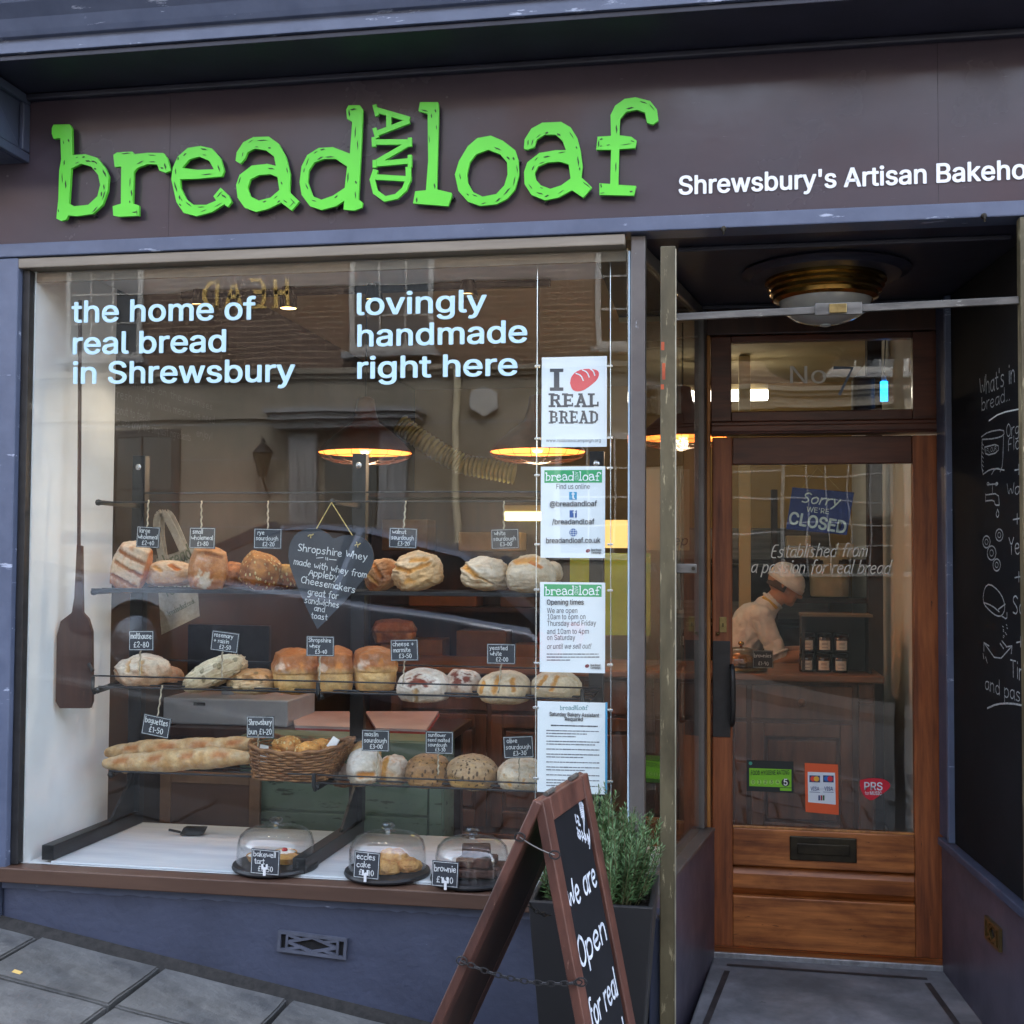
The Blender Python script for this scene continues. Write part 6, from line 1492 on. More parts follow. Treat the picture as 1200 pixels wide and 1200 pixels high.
t = poster('blue-edged poster asking for a Saturday bakery assistant', (630, 821.5, 711.5, 931)); logo(t, pm('teal_ink', lin((96,150,160)), rough=.6), 656, 689.5, 832, 1.0)
prn(t, 'bold_print', blackink, ('Saturday Bakery Assistant',(644,838.8),(702,840.5),4.6), ('Required',(662,844.5),(683,845),4.6), bold=.005)
greek(t, 'bold_line', blackink, [(646,850,700,851.3)], 8, 1.6)
rgp = random.Random(9); yy = 856; ls = []
while yy < 922:
    for k in range(rgp.choice((1, 2, 2, 3))):
        if yy > 922: break
        e_ = 702 if k == 0 else rgp.uniform(664, 702)
        ls.append((640.5, yy, e_, yy+1.3*(e_-640)/62)); yy += 3.3
    yy += 2.6
greek(t, 'small_print', greyink, ls, 5)
rect(t, 'blue_edge', blueink, 709.3, 823, 711.4, 930)
# ------------------------------------------------------------------ the shop inside
ochre = pm('ochre_wall_paint', lin((176,146,92)), lin((160,130,80)), scale=2, rough=.8)
brownwall = pm('brown_wall_paint', lin((74,62,54)), lin((60,50,44)), scale=2, rough=.8)
ceil_m = pm('cream_ceiling', lin((196,178,140)), lin((180,162,126)), scale=2, rough=.85)
floor_m = pm('timber_floor', lin((108,80,58)), lin((78,56,42)), scale=4, stretch=(6,.5,1), rough=.5)
greywall = pm('pale_grey_wall', lin((232,233,230)), lin((220,221,218)), scale=2, rough=.8)
room = tag(link(bpy.data.objects.new('shop_room', None)), kind='structure')
RY = 5.3
MB().prism([(-2.5,.66,-.12),(LX(.66)-.07,.66,-.12),(LX(1.2)-.07,1.262,-.12),(1.3,1.262,-.12),(1.3,RY+.2,-.12),(-2.5,RY+.2,-.12)], (0,0,.10)).build('floor', floor_m, room)
MB().box(-2.5, 1.3, .5, RY+.2, 2.85, 2.95).build('ceiling', ceil_m, room)
MB().box(-2.5, 1.3, RY, RY+.15, -.02, 2.85).build('back_wall', ochre, room)
MB().box(-2.6, -2.32, .565, RY, -.02, 2.85).build('left_wall', brownwall, room)
MB().box(.985, 1.15, 1.27, RY, -.02, 2.85).build('right_wall', greywall, room)
MB().box(-.4, 1.3, 1.262, 1.30, 2.53, 2.85).build('over_door_wall', ceil_m, room)
MB().box(-2.5, -.3, .26, .50, 2.625, 2.95).build('front_wall_head', ceil_m, room)
MB().box(-.34, 1.3, .26, 1.26, 2.62, 2.95).build('porch_top', ceil_m, room)
MB().box(-2.318, -.22, .662, .70, -.02, .40).build('bay_back', brownwall, room)
MB().box(.94, .984, 1.262, 1.40, -.02, 2.85).build('door_return', greywall, room)
dkbeam = pm('dark_timber_beam', lin((56,42,34)), lin((42,31,26)), scale=5, rough=.6)
MB().box(.86, .94, 3.35, 3.45, -.02, 2.85).build('timber_post', dkbeam, room)
MB().box(-2.3, .9, 3.9, 4.0, -.02, 2.45).box(-2.3,.9,3.88,4.02,2.452,2.56).build('rear_partition', brownwall, room) if False else None
# chalkboard on the left wall with faint writing
cw = thing('wall_chalkboard', 'dark chalkboard with faint writing on the left wall inside the shop', 'blackboard', (-2.31, 1.4, 1.4))
MB().box(-2.319, -2.305, .60, 2.9, 1.35, 2.60).build('board', pm('dim_blackboard', lin((64,56,50)), lin((54,47,42)), scale=4, rough=.8), cw)
mb = MB(); XW = -2.3045
def wtext(s_, a, b, h):
    p, q = atx(*a, XW), atx(*b, XW); t_ = atx(a[0], a[1]-h, XW)
    hand(mb, s_, p, V(0,1,0), V(0,0,1), abs(t_.z-p.z), w=q.y-p.y, weight=.09)
wtext('handmade on the premises', (134,447), (250,463), 10); wtext('fresh daily (which means we need', (133,465), (252,480), 11); wtext('about to feed!)', (133,484), (176,489), 11); wtext('we use only the simplest ingredients', (133,497), (224,516), 11); wtext('enjoy!', (230,511), (249,514), 9)
mb.build('chalk_writing', chalk_faint, cw, fix=False)

# long panelled wooden counter
ctr_m = pm('counter_pine', lin((112,78,54)), lin((76,52,36)), scale=5, stretch=(3,3,.5), rough=.45, bump=.12)
ctr_top = pm('counter_top', lin((136,98,68)), lin((106,72,48)), scale=5, stretch=(.5,4,4), rough=.4)
CY = 2.6
co = thing('shop_counter', 'long panelled brown wooden counter inside the shop', 'counter', (-.3, CY+.3, -.02))
MB().box(-1.75, .80, CY+.03, CY+.62, -.02, .915).build('carcass', ctr_m, co)
MB().box(-1.80, .84, CY-.03, CY+.66, .917, .955).build('top', ctr_top, co, bevel=.008)
MB().box(-1.76, .81, CY-.005, CY+.028, -.02, .07).build('plinth', ctr_m, co, bevel=.004)
xs = [-1.70, -1.20, -.70, -.20, .17, .70]
for a, b in zip(xs, xs[1:]):
    MB().box(a+.012, b-.012, CY+.006, CY+.029, .72, .895).build('drawer', ctr_m, co, bevel=.006)
    MB().lathe([(0,.026),(.018,.022),(.022,.012),(.010,.004),(.010,0)], ((a+b)/2, CY+.006, .81), 14, (0,-1,0)).build('knob', ctr_m, co, smooth=True)
    for (x0, x1, z0, z1) in ((a+.012,a+.075,.10,.70),(b-.075,b-.012,.10,.70),(a+.0752,b-.0752,.63,.70),(a+.0752,b-.0752,.10,.19)):
        MB().box(x0, x1, CY+.004, CY+.029, z0, z1).build('door_frame', ctr_m, co, bevel=.005)
    MB().box(a+.09, b-.09, CY+.012, CY+.029, .205, .615).build('door_panel', ctr_m, co, bevel=.010)
MB().box(.715, .79, CY-.004, CY+.029, .075, .912).build('corner_pilaster', ctr_m, co, bevel=.008)
for k in range(3): MB().box(.712, .793, CY-.012, CY-.0045, .80+.016*k, .808+.016*k).build('reeding', ctr_m, co)
# box of jars on the counter
boxm = pm('dark_crate', lin((48,38,32)), lin((36,28,24)), scale=6, rough=.6); crate_top = pm('crate_edge', lin((128,104,74)), lin((104,82,58)), scale=8, rough=.6)
JY = CY+.02
def cpx(px, py, Y): return at(px, py, Y)
ja, jb = cpx(939, 722, JY+.1), cpx(1021, 795, JY+.1)
cr_ = thing('display_crate', 'dark open crate standing on the counter behind the door glass', 'crate', (ja.x+.17, JY+.2, .956))
ZJ1 = ja.z
MB().box(ja.x, jb.x, JY+.22, JY+.24, .957, ZJ1).build('back', boxm, cr_); MB().box(ja.x, ja.x+.016, JY+.06, JY+.219, .957, ZJ1).build('side', boxm, cr_); MB().box(jb.x-.016, jb.x, JY+.06, JY+.219, .957, ZJ1).build('side', boxm, cr_)
MB().box(ja.x-.004, jb.x+.004, JY+.05, JY+.245, ZJ1+.001, ZJ1+.014).build('top', crate_top, cr_); MB().box(ja.x+.0165, jb.x-.0165, JY+.062, JY+.2195, (.957+ZJ1)/2+.025, (.957+ZJ1)/2+.030).build('shelf', boxm, cr_) if False else None
jam = pm('dark_jam', lin((44,22,22)), lin((30,14,16)), scale=10, rough=.15, coat=.8); lidm = pm('black_lid', lin((24,24,26)), rough=.3); labm = pm('cream_jar_label', lin((222,210,196)), rough=.6); labp = pm('jar_label_ink', lin((96,86,84)), rough=.6)
for r_ in range(2):
    for c_ in range(3):
        p = at((945.5,965.5,985.5)[c_]+ (0 if r_ else 1), (756, 779)[r_], JY+.07)
        zj = .957 + (0 if r_ else .105)
        t = thing('jam_jar', ('upper' if r_ == 0 else 'lower') + ' ' + ('left','middle','right')[c_] + ' dark jam jar with cream label in the crate', 'jar', (p.x, p.y+.03, zj), 'jam jars in the crate')
        MB().lathe([(0,0),(.036,0),(.039,.004),(.039,.070),(.035,.078)], (p.x,p.y+.03,zj), 20).build('body', jam, t, smooth='auto')
        MB().lathe([(.0365,.0785),(.0375,.080),(.0375,.094),(.035,.097),(0,.097)], (p.x,p.y+.03,zj), 20).build('lid', lidm, t, smooth='auto')
        MB().add([V(p.x+.0395*math.sin(a_), p.y+.03-.0395*math.cos(a_), zj+h_) for h_ in (.012,.060) for a_ in [(-.75+1.5*k/6) for k in range(7)]], [(k,k+1,k+8,k+7) for k in range(6)]).build('label', labm, t)
        mb = MB()
        for z_ in (.046,.040,.024): ribbon(mb, [V(p.x-.014, p.y-.0102, zj+z_), V(p.x+.014, p.y-.0102, zj+z_)], V(1,0,0), V(0,0,1), .0022)
        mb.build('label_print', labp, t, fix=False)
# brass-lidded cake stand and tag at the left of the door view
p = at(873, 776, CY+.1)
t = thing('metal_cake_tin', 'shiny brass and steel lidded stand on the counter beside the baker', 'cake stand', (p.x-.02, p.y, .956))
MB().lathe([(0,0),(.13,0),(.135,.01),(.13,.02),(.05,.022),(0,.022)], (p.x-.02,p.y,.957), 36).build('plate', dull_brass, t, smooth='auto')
MB().lathe([(.118,.024),(.12,.05),(.112,.085),(.085,.11),(.03,.122),(0,.123)], (p.x-.02,p.y,.957), 36).build('cover', glass('smoked_cover', .10, (.62,.58,.50)), t, smooth=True)
MB().lathe([(.008,.12),(.007,.13),(.016,.138),(.014,.15),(0,.154)], (p.x-.02,p.y,.957), 16).build('knob', brass, t, smooth=True)
cake('dark cake under the brass-lidded stand', p.x-.02, p.y, .085, .06, .085, 9, .98)
price = at(893, 773, CY+.0)
pt_('small slate tag on the counter left of the jam jars', ('brownies','£1-90'), (882,762,906,783), CY-.01, 0)
# pale crocks and tubs on the rear shelves
tubm = pm('cream_tub', lin((206,196,168)), lin((186,174,146)), scale=6, rough=.45); shelfm = dkbeam
sh = thing('wall_shelf', 'dark wall shelf with two boards behind the baker', 'shelf', (.62, 4.3, .9))
SY = 4.2
for py in (655, 700):
    a, b = at(905, py, SY), at(1030, py, SY); MB().box(a.x, b.x, SY-.12, SY+.25, a.z-.03, a.z).build('board', shelfm, sh)
a = at(905, 655, SY); MB().box(a.x, a.x+.04, SY+.1, SY+.2, -.02, 2.0).build('upright', shelfm, sh); b = at(1030, 655, SY); MB().box(b.x-.04, b.x, SY+.1, SY+.2, -.02, 2.0).build('upright', shelfm, sh)
def tub(label, px, py_b, py_t, hw, Y):
    b_, t_ = at(px, py_b, Y), at(px, py_t, Y); s = (at(px+10,py_b,Y)-at(px,py_b,Y)).length/10; r = hw*s; H = t_.z-b_.z
    return single('plastic_tub', label, 'tub', MB().lathe([(0,0),(r*.86,0),(r*.9,.01),(r*.98,H*.9),(r*1.04,H*.9),(r*1.04,H),(r*.5,H),(0,H*1.01)], (b_.x,Y,b_.z+.001), 28), tubm, 'pale tubs on the rear shelf', smooth='auto')
tub('large rounded cream tub behind the baker', 972, 699, 652, 25, SY); 
for k, (px, py0, py1, hw, lab) in enumerate(((936,654,641,16,'lower flat cream box of the pile on the rear shelf'),(935,640.5,628,14,'upper flat cream box of the pile on the rear shelf'),(990,654,637,9,'small cream pot at the right of the rear shelf'))):
    a, b = at(px-hw, py0, SY), at(px+hw, py1, SY)
    single('storage_box', lab, 'box', MB().box(a.x, b.x, SY-.08, SY+.1, a.z+.001, b.z), tubm, 'pale boxes on the rear shelf', bevel=.006)
# oven with dark door behind
ov = thing('bread_oven', 'dark steel bread oven at the back of the shop', 'oven', (.2, 4.75, -.02))
stl = pm('brushed_steel', lin((120,118,112)), lin((90,88,84)), scale=5, stretch=(.3,3,8), rough=.35, metal=.8)
MB().box(-.35, .75, 4.5, 5.2, -.02, 1.75).build('body', stl, ov, bevel=.01)
for z in (.55, 1.0, 1.4): MB().box(-.28, .68, 4.47, 4.499, z-.14, z+.14).build('door', boxm, ov, bevel=.006); MB().tube([(-.2,4.44,z+.1),(.6,4.44,z+.1)], .012, 8).build('handle', stl, ov)
# cream vertical boiler pipe / wall post at the left of the door view
a, b = at(866, 700, 4.0), at(880, 700, 4.0)
single('cream_post', 'tall cream post at the left behind the door glass', 'post', MB().box(a.x, b.x, 4.0, 4.08, -.02, 2.84), pm('cream_gloss', lin((206,188,140)), rough=.4), bevel=.004)

# ------------------------------------------------------------------ lights of the shop
def light(name, kind, loc, e, col, size=.05, rot=None, **k):
    d = bpy.data.lights.new(name, kind); d.energy = e; d.color = col
    if kind == 'POINT': d.shadow_soft_size = size
    if kind == 'SPOT': d.shadow_soft_size = size; d.spot_size = k.get('cone', R(70)); d.spot_blend = .5
    o = link(bpy.data.objects.new(name, d)); o.location = loc
    if rot: o.rotation_euler = rot
    return o
copper = pm('copper_shade', lin((150,84,60)), lin((112,58,42)), scale=6, rough=.35, metal=.7)
inner_m = pm('shade_inside', lin((240,150,80)), rough=.6, emit=(lin((255,122,36)), .15))
bulb_m = emis('warm_bulb', lin((255,160,80)), .35)
def pendant(label, px, py, Y, r):
    c = at(px, py, Y)
    t = thing('pendant_lamp', label, 'lamp', c, 'copper pendant lamps')
    MB().lathe([(r,0),(r*.97,.012),(r*.80,.055),(r*.55,.105),(r*.30,.145),(r*.22,.20),(r*.18,.26),(.02,.27)], c, 40).build('shade', copper, t, smooth=True)
    MB().lathe([(r*.985,.001),(r*.94,.014),(r*.78,.052),(r*.53,.100),(r*.28,.140),(0,.15)], c, 40).build('shade_lining', inner_m, t, smooth=True)
    MB().lathe([(.0,-.035),(.022,-.03),(.034,-.008),(.03,.02),(.014,.05),(.012,.08)], c+V(0,0,.03), 16).build('bulb', bulb_m, t, smooth=True)
    cg_ = MB()
    for k in range(16):
        a = 2*math.pi*k/16; cg_.tube([c+V(math.cos(a)*r*f, math.sin(a)*r*f, z) for f, z in ((1,0),(.93,-.022),(.7,-.042),(.4,-.052),(.12,-.055))], .0014, 4)
    for f, z in ((.93,-.022),(.55,-.048),(.12,-.055)): cg_.tube([c+V(math.cos(a)*r*f, math.sin(a)*r*f, z) for a in [2*math.pi*k/24 for k in range(25)]], .0014, 4, cap=False)
    cg_.build('wire_guard', black_iron, t)
    MB().tube([c+V(0,0,.26), V(c.x,c.y,2.85)], .004, 6).build('flex', black_iron, t)
    l_ = light('pendant_light', 'POINT', c+V(0,0,-.012), .9, (1.0,.74,.48), .04); l_.parent = t; l_.location = V(0,0,-.02)
pendant('copper pendant lamp glowing orange, left of the pair seen in the window', 428, 531, 1.8, .225)
pendant('copper pendant lamp glowing orange, half behind the top poster', 630, 530, 1.8, .225)
pendant('copper pendant lamp glimpsed beside the gate post', 800, 514, 2.4, .225)
tube_m = emis('fluorescent_tube', lin((255,226,130)), .55); tubew_m = emis('white_tube', lin((255,247,230)), 1.15)
def strip(label, p, q, m, Y, h=.05):
    a, b = at(*p, Y), at(*q, Y); t = thing('strip_light', label, 'strip light', (a+b)/2, 'fluorescent strip lights')
    MB().box(a.x, b.x, Y-.04, Y+.04, a.z-h*.5, a.z+h*.5).build('diffuser', m, t, bevel=.01); MB().box(a.x, b.x, Y-.03, Y+.03, a.z+h*.5+.001, a.z+h*.5+.04).build('housing', ceil_m, t)
strip('yellowish fluorescent tube glowing behind the online poster', (591, 605), (668, 605), tube_m, 3.6, .055)
strip('white fluorescent light seen through the glass above the door', (780, 465), (900, 465), tubew_m, 4.2, .065)
# track with spotlights over the window
TY = .62
tr_a, tr_b = at(214, 323, TY), at(645, 300, TY)
trk = thing('light_track', 'black lighting track with spotlights under the bay ceiling', 'light track', (-1.3, TY, 2.55))
TZ = 2.555
MB().box(tr_a.x, tr_b.x, TY-.014, TY+.014, TZ-.012, TZ+.012).build('rail', rackm, trk)
spot_in = emis('spot_lens', lin((255,206,130)), 1.0)
for px, py in ((234, 358), (338, 362), (438, 352), (549, 346)):
    c = at(px, py, TY); MB().box(c.x-.03, c.x+.03, TY-.016, TY+.016, TZ-.05, TZ-.013).build('adapter', rackm, trk, bevel=.003)
    MB().tube([(c.x,TY,TZ-.05),(c.x,TY,c.z+.10)], .006, 6).build('stem', rackm, trk)
    MB().lathe([(0,.12),(.020,.12),(.024,.10),(.026,.04),(.034,.012),(.036,0),(.031,.002)], (c.x,TY,c.z), 20).build('spot_head', rackm, trk, smooth='auto')
    MB().lathe([(0,.003),(.030,.003)], (c.x,TY,c.z), 20).build('lens', spot_in, trk)
    s_ = light('spot_light', 'SPOT', (c.x,TY,c.z-.01), 1.5, (1,.80,.55), .03, (R(-22), 0, 0), cone=R(95)); s_.parent = trk; s_.location = V(c.x,TY,c.z-.01) - trk.location
# corrugated duct
duct_m = pm('yellow_lit_duct', lin((190,176,110)), lin((160,146,84)), scale=10, rough=.4, metal=.4)  # yellow light falling on the duct is put into its colour
dp = [at(x, y, 3.4) for x, y in ((468,496),(490,513),(520,533),(545,545),(575,550),(605,556))]
pts, rs_ = [], []
for a, b in zip(dp, dp[1:]):
    for k in range(12): pts.append(a.lerp(b, k/12)); rs_.append(.060 + (.007 if k % 2 else -.005))
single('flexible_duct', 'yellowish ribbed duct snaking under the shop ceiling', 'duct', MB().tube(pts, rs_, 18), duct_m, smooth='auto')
# blue fly-killer lamp and things in the transom light
c = at(1036, 458, 2.2)
fz = thing('fly_killer', 'glowing blue fly-killer tube in a dark housing seen above the door', 'lamp', c)
MB().tube([c+V(0,0,-.05), c+V(0,0,.045)], .018, 12).build('blue_tube', emis('uv_blue', lin((40,150,255)), .4), fz); MB().tube([c+V(0,0,.046), c+V(0,0,.075)], .012, 10).build('cap', pm_white, fz); MB().tube([c+V(0,0,.076), c+V(.02,0,.5)], .003, 5).build('flex', black_iron, fz)
c2 = at(1013, 455, 2.25); MB().box(c2.x-.055, c2.x+.05, 2.23, 2.33, c2.z-.13, c2.z+.06).build('housing', boxm, fz, bevel=.02)
# lime panel, noticeboard and clutter to the right of the window
a, b = at(708, 648, 3.2), at(752, 745, 3.2)
single('lime_panel', 'bright lime green panel behind the posters', 'panel', MB().box(a.x-.2, b.x+.05, 3.2, 3.23, b.z, a.z), pm('lime_gloss', lin((158,196,36)), lin((144,180,30)), rough=.4))
a, b = at(700, 610, 3.25), at(742, 642, 3.25)
single('cream_lampshade', 'cream drum lampshade above the lime panel', 'lampshade', MB().lathe([(.14,0),(.13,.16)], ((a.x+b.x)/2, 3.3, b.z), 28), pm('lit_cream_fabric', lin((226,200,140)), rough=.8, emit=(lin((255,210,130)), .1)), smooth=True)
a, b = at(757, 550, 2.0), at(803, 645, 2.0)
sg_ = thing('cream_notice', 'cream notice board glimpsed through the side glass', 'notice', (a.x+.1, 2.0, b.z))
MB().box(a.x-.02, b.x+.02, 2.0, 2.012, b.z, a.z).build('board', pm('cream_card', lin((196,180,140)), rough=.7), sg_)
mb = MB(); p = at(789, 639, 1.998); printed(mb, 'ep', p, V(1,0,0), V(0,0,1), h=.045, shear=.25); mb.build('lettering', brownwall, sg_, fix=False)
a, b = at(755, 888, 2.5), at(772, 915, 2.5)
single('green_box', 'small green carton low on the counter front by the gate post', 'carton', MB().box(a.x-.02, b.x+.02, 2.45, 2.58, b.z, a.z), pm('green_card', lin((92,160,48)), rough=.5))
# dresser, till box, cloths, frames behind the rack
till_m = pm('grey_till', lin((170,172,176)), lin((150,152,156)), scale=4, rough=.5)
BYY = .95
tb = thing('side_table', 'dark brown table behind the rack carrying the grey till box', 'table', (-1.6, BYY+.2, -.02))
a, b = at(195, 852, BYY), at(500, 866, BYY)
TZT = a.z
MB().box(a.x, b.x+.08, BYY, BYY+.5, TZT-.035, TZT).build('table_top', wood_dark, tb, bevel=.004)
for x in (a.x+.04, b.x+.02):
    for y in (BYY+.04, BYY+.46): MB().box(x-.025, x+.025, y-.025, y+.025, -.02, TZT-.036).build('leg', wood_dark, tb)
a2, b2 = at(191, 817, BYY+.08), at(337, 851, BYY+.08)
tl_ = thing('till_box', 'grey cash till box on the table behind the middle shelf', 'till', ((a2.x+b2.x)/2, BYY+.25, TZT))
MB().box(a2.x, b2.x, BYY+.08, BYY+.42, TZT+.001, a2.z).build('case', till_m, tl_, bevel=.008); MB().box(a2.x+.14, a2.x+.19, BYY+.074, BYY+.079, a2.z-.03, a2.z-.018).build('slot', void_m, tl_)
MB().box(a2.x+.05, a2.x+.42, BYY+.2, BYY+.23, a2.z+.09, a2.z+.30).build('screen', black_iron, tl_, bevel=.004); MB().box(a2.x+.2, a2.x+.26, BYY+.22, BYY+.26, a2.z+.001, a2.z+.089).build('neck', till_m, tl_)
pink = pm('pink_paper', lin((176,160,158)), lin((160,144,142)), scale=5, rough=.6); red_c = pm('red_cloth_edge', lin((150,52,44)), rough=.7)
for k, (x0, x1, lab) in enumerate(((322,409,'pile of pink wrapping paper left of the middle rack upright'), (428,514,'pile of pink wrapping paper right of the middle rack upright'))):
    q = [atz(x0+(18 if k == 0 else 0), 834, TZT+.02), atz(x1, 834, TZT+.02), atz(x1-(0 if k == 0 else 22), 860, TZT+.02), atz(x0, 860, TZT+.02)]
    mb = MB(); mb.prism([(p.x, max(p.y, BYY+.01), TZT+.012) for p in q], (0,0,.010)); t = thing('wrapping_paper', lab, 'paper', (q[0].x, BYY+.2, TZT)); mb.build('paper', pink, t)
    MB().prism([(p.x+.004, max(p.y, BYY+.008), TZT+.002) for p in q], (0,0,.009)).build('red_underlayer', red_c, t)
gcab = pm('weathered_green_paint', lin((98,116,98)), lin((80,98,82)), scale=4, rough=.65, bump=.3, chip=(lin((46,56,42)), .58, 14, (.4,1,2.2)))
GY = .74
a, b = at(303, 872, GY), at(519, 990, GY)
gc = thing('green_cabinet', 'weathered green painted cabinet behind the lowest shelf', 'cabinet', ((a.x+b.x)/2, GY+.15, .40))
ztop = at(400, 866, GY).z
MB().box(a.x-.08, b.x, GY+.012, GY+.19, -.02, ztop).build('body', gcab, gc, bevel=.004)
for k in range(3):
    z0 = .42 + k*((ztop-.42)/3); MB().box(a.x-.06, b.x-.06, GY, GY+.0115, z0+.005, z0+(ztop-.42)/3-.005).build('board', gcab, gc, bevel=.003)
MB().box(b.x-.055, b.x-.005, GY-.004, GY+.0115, .42, ztop-.004).build('corner_board', gcab, gc, bevel=.003)
a, b = at(188, 903, GY-.03), at(304, 985, GY-.03)
fr = thing('cork_board', 'brown board in a lighter wooden frame standing behind the tray', 'board', ((a.x+b.x)/2, GY-.03, ZS))
frm = pm('light_brown_frame', lin((120,88,60)), lin((100,72,48)), scale=8, rough=.5)
z0, z1 = ZS-.05, a.z
MB().box(a.x+.045, b.x-.045, GY-.026, GY-.016, z0+.03, z1-.045).build('panel', pm('brown_hardboard', lin((88,62,48)), lin((76,54,42)), scale=4, rough=.7), fr)
for bx in ((a.x,a.x+.044,z0,z1),(b.x-.044,b.x,z0,z1),(a.x+.0445,b.x-.0445,z1-.044,z1),(a.x+.0445,b.x-.0445,z0,z0+.03)): MB().box(bx[0], bx[1], GY-.034, GY-.014, bx[2], bx[3]).build('frame', frm, fr, bevel=.003)
# tote bag hanging behind the top shelf
bagm = pm('calico', lin((186,172,150)), lin((166,152,130)), scale=60, rough=.85, bump=.2)
BY = .70
tg = thing('tote_bag', 'calico tote bag hanging behind the top shelf', 'bag', at(210, 740, BY))
N, M_ = 14, 18
q = [(183,655),(228,640),(234,722),(189,744)]
vs = []
for dy in (0, .02):
    for j in range(M_+1):
        for i in range(N+1):
            u, v = i/N, j/M_
            x = (q[0][0]*(1-u)+q[1][0]*u)*(1-v)+(q[3][0]*(1-u)+q[2][0]*u)*v; y = (q[0][1]*(1-u)+q[1][1]*u)*(1-v)+(q[3][1]*(1-u)+q[2][1]*u)*v
            vs.append(at(x, y, BY + dy + .012*math.sin(u*7+v*2) + .008*math.sin(v*9)))
W1 = (N+1)*(M_+1); fs = []
for j in range(M_):
    for i in range(N): a_ = j*(N+1)+i; fs += [(a_, a_+1, a_+N+2, a_+N+1), (W1+a_, W1+a_+N+1, W1+a_+N+2, W1+a_+1)]
edge = [i for i in range(N+1)] + [j*(N+1)+N for j in range(1,M_+1)] + [M_*(N+1)+i for i in range(N-1,-1,-1)] + [j*(N+1) for j in range(M_-1,0,-1)]
for a_, b_ in zip(edge, edge[1:]+edge[:1]): fs.append((a_, b_, b_+W1, a_+W1))
MB().add(vs, fs).build('bag_body', bagm, tg, smooth='auto')
for dx in (0, 1):
    pts = [(190+dx*3,655),(183+dx*5,622),(184+dx*6,603),(192+dx*6,600),(203+dx*5,620),(214+dx*4,645)]
    hb_ = [at(x, y, BY-.012+.02*dx) for x, y in chaikin([(float(a), float(b)) for a, b in pts], 2)]
    mb = MB()
    for p_, q_ in zip(hb_, hb_[1:]): mb.bar(p_, q_ + (q_-p_)*.1, .004, .026, up=(0,1,0)) if False else mb.obox((p_+q_)/2, (q_-p_)*.55, V(0,.002,0), (q_-p_).cross(V(0,1,0)).normalized()*.014)
    mb.build('handle', bagm, tg)
inkg = pm('olive_ink', lin((92,92,60)), rough=.8); mb = MB()
def bagtext(s_, a, b, h):
    p, q_ = at(*a, BY-.018), at(*b, BY-.018); u = (q_-p).normalized(); hand(mb, s_, p, u, V(-u.z,0,u.x), h, w=(q_-p).length, weight=.13)
bagtext('bread', (196,667), (226,653), .055); bagtext('loaf', (195,699), (224,688), .05); bagtext('breadandloaf.co.uk', (198,722), (229,706), .02)
mb.build('print', inkg, tg, fix=False)
# dark dresser with baskets behind (middle of the window)
ds = thing('dresser', 'tall dark wooden dresser with shelves at the back of the shop', 'dresser', (-1.2, 3.9, -.02))
DY = 3.6
MB().box(-2.25, -.75, DY+.3, DY+.33, -.02, 1.95).build('back', wood_dark, ds); MB().box(-2.28,-2.252,DY,DY+.33,-.02,1.95).build('side', wood_dark, ds); MB().box(-.748,-.72,DY,DY+.33,-.02,1.95).build('side', wood_dark, ds)
for z in (.0,.45,.85,1.2,1.55,1.92): MB().box(-2.25,-.75,DY,DY+.299,z,z+.03).build('shelf', wood_dark, ds)
for k, (x, z, w, h, c_) in enumerate(((-1.9,.881,.2,.14,(150,110,70)),(-1.45,.881,.16,.2,(120,84,56)),(-1.05,.881,.2,.12,(166,120,80)),(-1.7,1.231,.22,.1,(140,92,60)),(-1.15,1.231,.18,.16,(96,70,52)),(-1.95,1.581,.15,.2,(130,100,70)),(-1.4,1.581,.2,.12,(160,128,90)))):
    single('storage_crate', ('wide low','tall','orange-brown','flat','dark','slim','pale')[k] + ' crate on the back dresser shelves', 'crate', MB().box(x-w, x+w, DY+.03, DY+.26, z, z+h), pm('crate_wood_%d' % k, lin(c_), tuple(v*.7 for v in lin(c_)), scale=8, rough=.7), 'crates on the dresser', bevel=.008)
br = at(432, 735, 3.0)
loaf('spare brown loaf on the counter behind the heart slate', (462,741), 24, 13, CY+.2, 'tin', depth=.09, pal=(L_((132,88,58)), L_((124,84,54)), DRK), flour=.3, seed=50, name='loaf', group='loaves inside the shop')
# stickers on the door glass and the closed sign
hy = thing('hygiene_sticker', 'green and black food hygiene rating sticker on the door glass', 'sticker', at(902, 929, 1.209))
YG = 1.2095
def rc(t, name, m, x0, y0, x1, y1, Y): 
    a, b = at(x0, y0, Y), at(x1, y1, Y); MB().box(a.x, b.x, Y-.0003, Y+.0003, b.z, a.z).build(name, m, t)
lime = pm('hygiene_green', lin((126,196,44)), rough=.5); blk = pm('sticker_black', lin((24,34,36)), rough=.4)
rc(hy, 'black_card', blk, 875, 890.5, 930, 929, YG); rc(hy, 'green_panel', lime, 878, 900, 927.5, 923, YG-.0008); rc(hy, 'green_tab', lime, 914, 923.2, 927.5, 927, YG-.0008)
prn(hy, 'heading', blk, ('FOOD HYGIENE RATING', (880,908), (925,907.5), 5), bold=.012, Y=YG-.0014)
mb = MB(); 
for k in range(5): mb.disc(at(882.5+7.2*k, 916.5, YG-.0013), V(1,0,0), V(0,0,1), .0095, 16)
mb.build('grey_dots', pm('pale_green_dot', lin((158,210,96)), rough=.5), hy, fix=False)
prn(hy, 'dot_numbers', blk, *[(str(k), (881.3+7.2*k,918.2), (883.9+7.2*k,918.2), 4) for k in range(5)], Y=YG-.0018)
mb = MB(); mb.disc(at(920.5, 917, YG-.0013), V(1,0,0), V(0,0,1), .016, 24); mb.build('rating_dot', blk, hy, fix=False)
prn(hy, 'rating', pm_white, ('5', (918.5,920.3), (922.8,920.3), 7.5), bold=.02, Y=YG-.0020)
